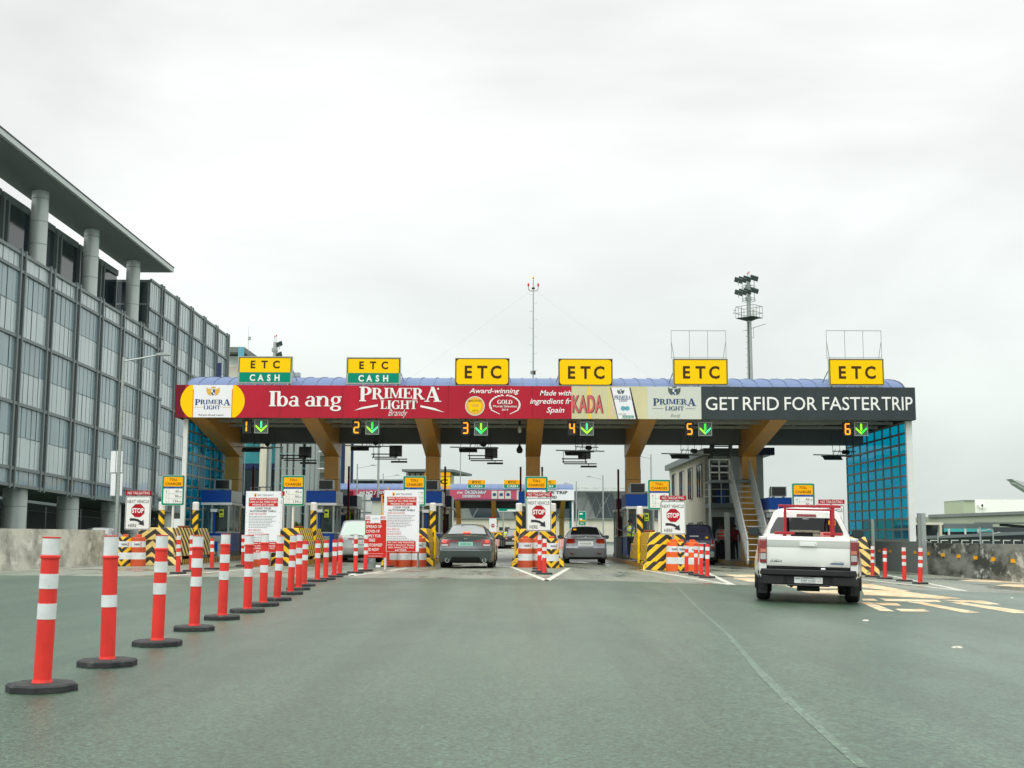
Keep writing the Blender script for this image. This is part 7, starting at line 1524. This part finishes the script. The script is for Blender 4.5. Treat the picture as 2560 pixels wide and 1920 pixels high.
m = MB(); m.text('ISUZU', -.655, -.51, .775, .79, -.034, M['grey']); m.text('D-MAX', -.675, -.46, .735, .762, -.036, M['carblack'], .02, .2); m.text('iVGS TURBO', .44, .625, .75, .767, -.036, M['grey'], .01, .2); m.flat([(.385, .718), (.62, .718), (.625, .738), (.40, .738)], -.036, M['inkblue']); m.build('lettering', tg)
for s in (-1, 1):
    sx_ = lambda a, b: tuple(sorted((s * a, s * b)))
    m = MB()
    def lamp(a, b, z0, z1, mm, yo): x0, x1 = sx_(a, b); m.box(x0, x1, yo, .12, z0, z1, mm)
    P = [(s * .742, -.035), (s * .85, -.03), (s * .905, .10), (s * .91, .26), (s * .742, .2)]
    m.prismz(P if s > 0 else P[::-1], .715, 1.13, M['lampred']); o = m.build('tail_light', pk, bevel=.012)
    m = MB(); x0, x1 = sx_(.752, .852); m.box(x0, x1, -.046, .02, .90, .965, M['lamporange']); m.box(x0, x1, -.046, .02, .775, .885, M['lampclear']); m.box(x0, x1, -.04, .02, .885, .90, M['carblack']); m.build('reversing_light', o)
    # corner cap below the lamp
    m = MB(); P = [(s * .742, -.01), (s * .87, -.005), (s * .90, .12), (s * .742, .15)]; m.prismz(P if s > 0 else P[::-1], .56, .712, Wp); P = [(s * .742, -.012), (s * .845, -.005), (s * .89, .1), (s * .742, .15)]; m.prismz(P if s > 0 else P[::-1], 1.133, 1.19, Wp); m.build('bed_corner', pk, bevel=.012)
m = MB()       # bumper
top = [(-.82, -.06), (-.6, -.13), (.6, -.13), (.82, -.06), (.90, .1), (.88, .2), (-.88, .2), (-.90, .1)]
m.prismz(top, .50, .61, M['carblack'])
for s in (-1, 1):
    P = [(s * .45, -.10), (s * .80, -.05), (s * .89, .1), (s * .86, .2), (s * .36, .2), (s * .36, -.04)]; m.prismz(P if s > 0 else P[::-1], .33, .4995, M['carblack'])
m.prismz([(-.44, -.055), (.44, -.055), (.44, .2), (-.44, .2)], .335, .4995, M['carblack']); m.prismz([(-.38, -.10), (.38, -.10), (.36, .1), (-.36, .1)], .31, .345, M['carblack']); m.box(-.73, .73, .01, .1, .612, .66, M['carblack']); m.build('bumper', pk, bevel=.018)
m = MB(); m.box(.22, .30, -.11, -.03, .611, .645, M['sheet']); m.build('rag', pk, bevel=.012)
m = MB(); m.rrect(-.25, .25, .365, .475, .008, -.075, M['plate'], -.06); m.rrect(-.13, .12, .375, .45, .01, -.08, M['fin'], -.0755); m.rrect(-.122, .112, .38, .445, .01, -.083, M['plate'], -.0805); pl = m.build('number_plate', pk)
m = MB(); m.text('NEF 4146', -.11, .10, .395, .432, -.087, M['ink']); m.rect(-.23, -.15, .44, .448, -.079, M['ink']); m.rect(.16, .23, .40, .405, -.079, M['inkred']); m.rect(-.1, .1, .458, .466, -.079, M['ink']); m.build('lettering', pl)
m = MB()       # chassis, axle, hitch
m.box(-.5, .5, .3, 4.4, .36, .52, M['carblack']); m.lathe([(.05, -.75), (.05, -.16), (.15, -.1), (.165, 0), (.15, .1), (.05, .16), (.05, .75)], M['carblack'], (0, .95, .36), n=16, axis='x'); m.cyl((-.3, .5, .30), (-.3, 2.4, .34), .04, M['dkgrey']); m.prismx([(-.02, .3), (.2, .3), (.2, .24), (.05, .22)], -.2, .2, M['carblack'])
m.build('chassis', pk)
for s in (-1, 1):
    m = MB(); m.box(s * .885 - .12 if s > 0 else -.9, s * .885 + .03 if s > 0 else -.735, .5, .52, .14, .46, M['rubber']); m.build('mud_flap', pk)
    for y in (.98, 4.05): wheel(pk, s * .815, y, .37, .255)
    m = MB(); arches(m, (s * .955,), .98, .36, M['carblack']); m.build('wheel_arch', pk)
    mirror(pk, s * .93, 3.35, 1.29, M['carblack'], .23, .18)
cst = [(1.80, .42, 1.20, 1.68, .87, .84, .60), (1.90, .40, 1.20, 1.735, .90, .86, .62), (2.2, .38, 1.2, 1.76, .915, .875, .635), (2.9, .38, 1.19, 1.77, .92, .88, .64), (3.3, .38, 1.18, 1.74, .92, .88, .63), (3.95, .38, 1.14, 1.22, .92, .87, .72), (4.6, .42, 1.06, 1.12, .90, .84, .68), (4.95, .5, .8, .9, .8, .75, .5)]
cs = Shell(cst, [(1.2, 0), (1.7, .10)], .05); m = MB(); cs.build(m, Wp); m.build('cab', pk, sharp=32)
m = MB(); cs.patch(m, [(1.26, -.70, .70), (1.32, -.69, .69), (1.52, -.59, .59), (1.575, -.55, .55)], .012, M['darkglass']); rw_ = m.build('rear_window', pk)
m = MB(); y = cs.ry(0, 1.55) - .03; m.text('ESC', -.07, .05, 1.545, 1.56, y, M['letter'], .02); y = cs.ry(.5, 1.5) - .03; m.rect(.42, .555, 1.44, 1.53, y, M['amber']); m.text('1', .52, .545, 1.47, 1.51, y - .004, M['ink']); m.build('sticker', rw_)
m = MB(); cs.patch(m, [(1.60, -.19, .19), (1.645, -.18, .18)], .02, M['lampred']); m.build('high_brake_light', pk)
m = MB(); cs.side(m, 1, 5, M['darkglass'], .14, .86, .15, .3); m.build('side_window', pk)
m = MB(); cs.top(m, 4, .9, .9, .06, .92, M['darkglass'], off=.012); m.build('windscreen', pk)
m = MB(); m.add([(-.555, 2.2, 1.70), (-.53, 2.2, 1.70), (-.535, 2.2, 1.81), (-.54, 2.05, 1.72)], [(0, 1, 2), (0, 2, 3), (1, 3, 2)], Wp); m.build('aerial_fin', pk)
M['rackred'] = mat('red_rack_paint', (176, 34, 46), .4, var=.08, vs=4)
rk = MB(); yR = .42
for x in (-.41, .46): rk.box(x - .026, x + .026, yR, yR + .05, 1.19, 1.745, M['rackred'])
rk.box(-.54, .60, yR - .005, yR + .055, 1.745, 1.79, M['rackred']); rk.box(-.38, .43, yR + .01, yR + .045, 1.685, 1.72, M['rackred']); rk.box(.16, .56, yR + .2, yR + .26, 1.775, 1.805, M['rackred'])
for x0, x1 in ((-.605, -.235), (.28, .62)): rk.box(x0, x1, yR - .07, yR - .01, 1.235, 1.285, M['rackred']); rk.box((x0 + x1) / 2 - .03, (x0 + x1) / 2 + .03, yR - .06, yR - .015, 1.05, 1.235, M['rackred'])
for x in (-.41, .46): rk.box(x - .024, x + .024, 1.55, 1.6, 1.19, 1.745, M['rackred']); rk.box(x - .03, x + .03, yR + .05, 1.62, 1.748, 1.785, M['rackred'])
rk.build('ladder_rack', pk, bevel=.006)
M['board'] = mat('weathered_board', (150, 150, 128), .8, var=.3, vs=12)
pb = Matrix.Translation(p) @ pk.rotation_euler.to_matrix().to_4x4()
def cargo(name, x0, x1, y0, y1, z0, z1, mm, label, cat): m = MB(); m.box(x0, x1, y0, y1, z0, z1, mm); o = m.build(name); o.location = pb.translation; o.rotation_euler = pk.rotation_euler; return tag(o, label, cat)
cargo('plank', -.32, .22, .7, 1.5, 1.285, 1.325, M['board'], 'weathered board lying across the pickup bed load', 'board')
cargo('cement_sack', .10, .21, .72, 1.4, .742, 1.283, M['board'], 'grey stained slab standing on edge in the pickup bed', 'slab')
m = MB(); m.box(-.30, .09, .75, 1.45, .742, 1.28, M['carblack']); o = m.build('crate', bevel=.01); o.location = pb.translation; o.rotation_euler = pk.rotation_euler; tag(o, 'dark crate under the weathered board in the pickup bed', 'crate')
cargo('bag', .23, .42, .70, 1.2, .742, 1.30, M['pink'], 'pinkish bag beside the slab in the pickup bed', 'bag')

# ================================================================== people
def person(label, loc, rz, top, legs, vest, joints, hatc=None, hold=None):
    g = thing('person', label, 'person', loc, None, rz)
    J = {'pel': (0, 0, .95), 'bel': (0, 0, 1.12), 'che': (0, .01, 1.33), 'nec': (0, .01, 1.48), 'hea': (0, -.01, 1.58), 'cro': (0, 0, 1.70),
         'hl': (-.10, 0, .90), 'kl': (-.12, -.03, .50), 'al': (-.12, .02, .09), 'tl': (-.13, -.14, .035), 'hr': (.10, 0, .90), 'kr': (.12, -.02, .50), 'ar': (.13, .04, .09), 'tr': (.14, -.12, .035),
         'sl': (-.19, .01, 1.41), 'el': (-.25, .03, 1.14), 'wl': (-.24, -.06, .90), 'pl': (-.235, -.08, .83), 'sr': (.19, .01, 1.41), 'er': (.25, .03, 1.14), 'wr': (.24, -.06, .90), 'pr': (.235, -.08, .83)}
    J.update(joints); Rd = dict(pel=.14, bel=.13, che=.155, nec=.055, hea=.085, cro=.07, hl=.09, kl=.06, al=.045, tl=.035, hr=.09, kr=.06, ar=.045, tr=.035, sl=.065, el=.045, wl=.03, pl=.032, sr=.065, er=.045, wr=.03, pr=.032)
    E_ = [('pel', 'bel'), ('bel', 'che'), ('che', 'nec'), ('nec', 'hea'), ('hea', 'cro'), ('pel', 'hl'), ('hl', 'kl'), ('kl', 'al'), ('al', 'tl'), ('pel', 'hr'), ('hr', 'kr'), ('kr', 'ar'), ('ar', 'tr'), ('che', 'sl'), ('sl', 'el'), ('el', 'wl'), ('wl', 'pl'), ('che', 'sr'), ('sr', 'er'), ('er', 'wr'), ('wr', 'pr')]
    ks = list(J); me = bpy.data.meshes.new('body'); me.from_pydata([J[k] for k in ks], [(ks.index(a), ks.index(b)) for a, b in E_], []); o = bpy.data.objects.new('body', me); COL.objects.link(o)
    sk = o.modifiers.new('skin', 'SKIN'); sk.use_smooth_shade = True
    for i, k in enumerate(ks): r = Rd[k]; me.skin_vertices[0].data[i].radius = (r * (1.25 if k in ('pel', 'bel', 'che') else 1), r); me.skin_vertices[0].data[i].use_root = k == 'pel'
    sb = o.modifiers.new('smooth', 'SUBSURF'); sb.levels = 2; sb.render_levels = 2
    dg = bpy.context.evaluated_depsgraph_get(); dg.update(); ev = bpy.data.meshes.new_from_object(o.evaluated_get(dg)); o.modifiers.clear(); o.data = ev; bpy.data.meshes.remove(me)
    ev.name = 'body'; ev.materials.clear()
    for mm in (M['skin'], top, legs, M['black']): ev.materials.append(mm)
    for f in ev.polygons:
        c = f.center; d = [min(((c - Vector(J[k])).length, i) for i, k in enumerate(('pl', 'pr')))[0]][0]
        f.use_smooth = True; f.material_index = 0 if (c.z > 1.47 and abs(c.x - J['nec'][0]) < .13 and (c - Vector(J['wl'])).length > .25 and (c - Vector(J['wr'])).length > .25) or d < .09 else (3 if c.z < .10 else (2 if c.z < .96 and min((c - Vector(J[k])).length for k in ('wl', 'wr', 'el', 'er')) > .11 else 1))
    o.parent = g
    # fingers and face features belong to the same body mesh
    bm = bmesh.new(); bm.from_mesh(ev)
    def blob(c, r, mi):
        res = bmesh.ops.create_icosphere(bm, subdivisions=1, radius=r, matrix=Matrix.Translation(c))
        for f in {f for v in res['verts'] for f in v.link_faces}: f.material_index = mi
    def finger(a, b, r):
        d = (b - a); rot = d.to_track_quat('Z', 'Y').to_matrix().to_4x4(); res = bmesh.ops.create_cone(bm, segments=6, radius1=r, radius2=r * .7, depth=d.length, cap_ends=True, matrix=Matrix.Translation((a + b) / 2) @ rot)
        for f in {f for v in res['verts'] for f in v.link_faces}: f.material_index = 0
    for s in 'lr':
        w, q = Vector(J['w' + s]), Vector(J['p' + s]); d = (q - w).normalized(); n = d.cross(Vector((1, 0, 0))); n = n.normalized() if n.length > .1 else Vector((0, 1, 0))
        for k, (sp, ln) in enumerate(((-.027, .065), (-.009, .078), (.009, .072), (.026, .056))): a = q + n * sp + d * .015; b = a + d * ln * .6; finger(a, b, .0095); finger(b, b + d * ln * .35 + Vector((0, -.012, 0)), .008)
        a = q - n * .03 - d * .02; finger(a, a - n * .025 + d * .045, .011)
    h = Vector(J['hea']); fw = Vector((0, -1, 0))
    blob(h + Vector((0, -.098, .01)), .016, 0); blob(h + Vector((-.03, -.085, .03)), .011, 3); blob(h + Vector((.03, -.085, .03)), .011, 3); blob(h + Vector((0, -.088, -.035)), .014, 0); blob(h + Vector((-.088, 0, .01)), .02, 0); blob(h + Vector((.088, 0, .01)), .02, 0)
    bm.to_mesh(ev); bm.free()
    m = MB(); c = J['hea']; m.lathe([(.10, .03), (.105, .07), (.09, .12), (.05, .155), (0, .165)], hatc or M['black'], c, n=16)
    if hatc: m.lathe([(.135, .055), (.105, .075)], hatc, c, n=16); m.build('cap', g)
    else: m.build('hair', g)
    if vest:
        m = MB(); prof = [(1.0, .185, .155), (1.12, .18, .15), (1.25, .2, .165), (1.38, .19, .15), (1.45, .12, .10)]; k = 18; v = []
        bx3, by3 = J['che'][0], J['che'][1]
        for z, a, b in prof: v += [(bx3 * (z - .95) / .38 + a * math.cos(2 * math.pi * i / k), by3 + b * math.sin(2 * math.pi * i / k), z) for i in range(k)]
        m.add(v, [(i * k + j, i * k + (j + 1) % k, (i + 1) * k + (j + 1) % k, (i + 1) * k + j) for i in range(len(prof) - 1) for j in range(k)], vest, True)
        for z in (1.13, 1.3): m.lathe([(.0, 0)], vest) if False else m.add([(bx3 * (z - .95) / .38 + .203 * math.cos(2 * math.pi * i / k) * (1.02 if z > 1.2 else .95), by3 + .172 * math.sin(2 * math.pi * i / k), z + dz) for dz in (0, .05) for i in range(k)], [(j, (j + 1) % k, k + (j + 1) % k, k + j) for j in range(k)], M['refl'], True)
        m.build('vest', g)
    return g
M['uniform'] = mat('blue_grey_shirt', (70, 82, 104), .8); M['trouser'] = mat('dark_trousers', (26, 28, 36), .8); M['vestor'] = mat('orange_vest', (232, 88, 44), .5); M['shirtred'] = mat('dark_red_shirt', (120, 30, 36), .8); M['shirtgrey'] = mat('pale_grey_sleeves', (170, 172, 172), .8)
c = at(1577, 1380, 53.2); person('guard in blue grey uniform and lime vest reaching towards lane 4 beside the booth', (c.x, 53.2, gz(c.x) + .2), R(-60), M['uniform'], M['trouser'], M['lime'], {'el': (-.30, -.22, 1.22), 'wl': (-.28, -.46, 1.30), 'pl': (-.28, -.53, 1.33), 'er': (.24, -.14, 1.16), 'wr': (.16, -.36, 1.20), 'pr': (.14, -.43, 1.22)}, M['black'])
c = at(1803, 1380, 60.8); person('worker in orange vest with pale sleeves at the dark door under the stairs', (c.x, 60.8, gz(c.x) + .2), R(20), M['shirtgrey'], M['trouser'], M['vestor'], {'er': (.27, -.05, 1.15), 'wr': (.16, -.22, 1.08), 'pr': (.10, -.27, 1.07)})
c = at(1837, 1380, 61.2); person('person in dark red shirt half hidden behind the pale post', (c.x, 61.2, gz(c.x) + .2), R(-15), M['shirtred'], M['trouser'], None, {})
c = at(1264, 1371, 107); person('tiny guard in lime vest standing far ahead beside the black SUV', (c.x, 107, 0), R(160), M['uniform'], M['trouser'], M['lime'], {})
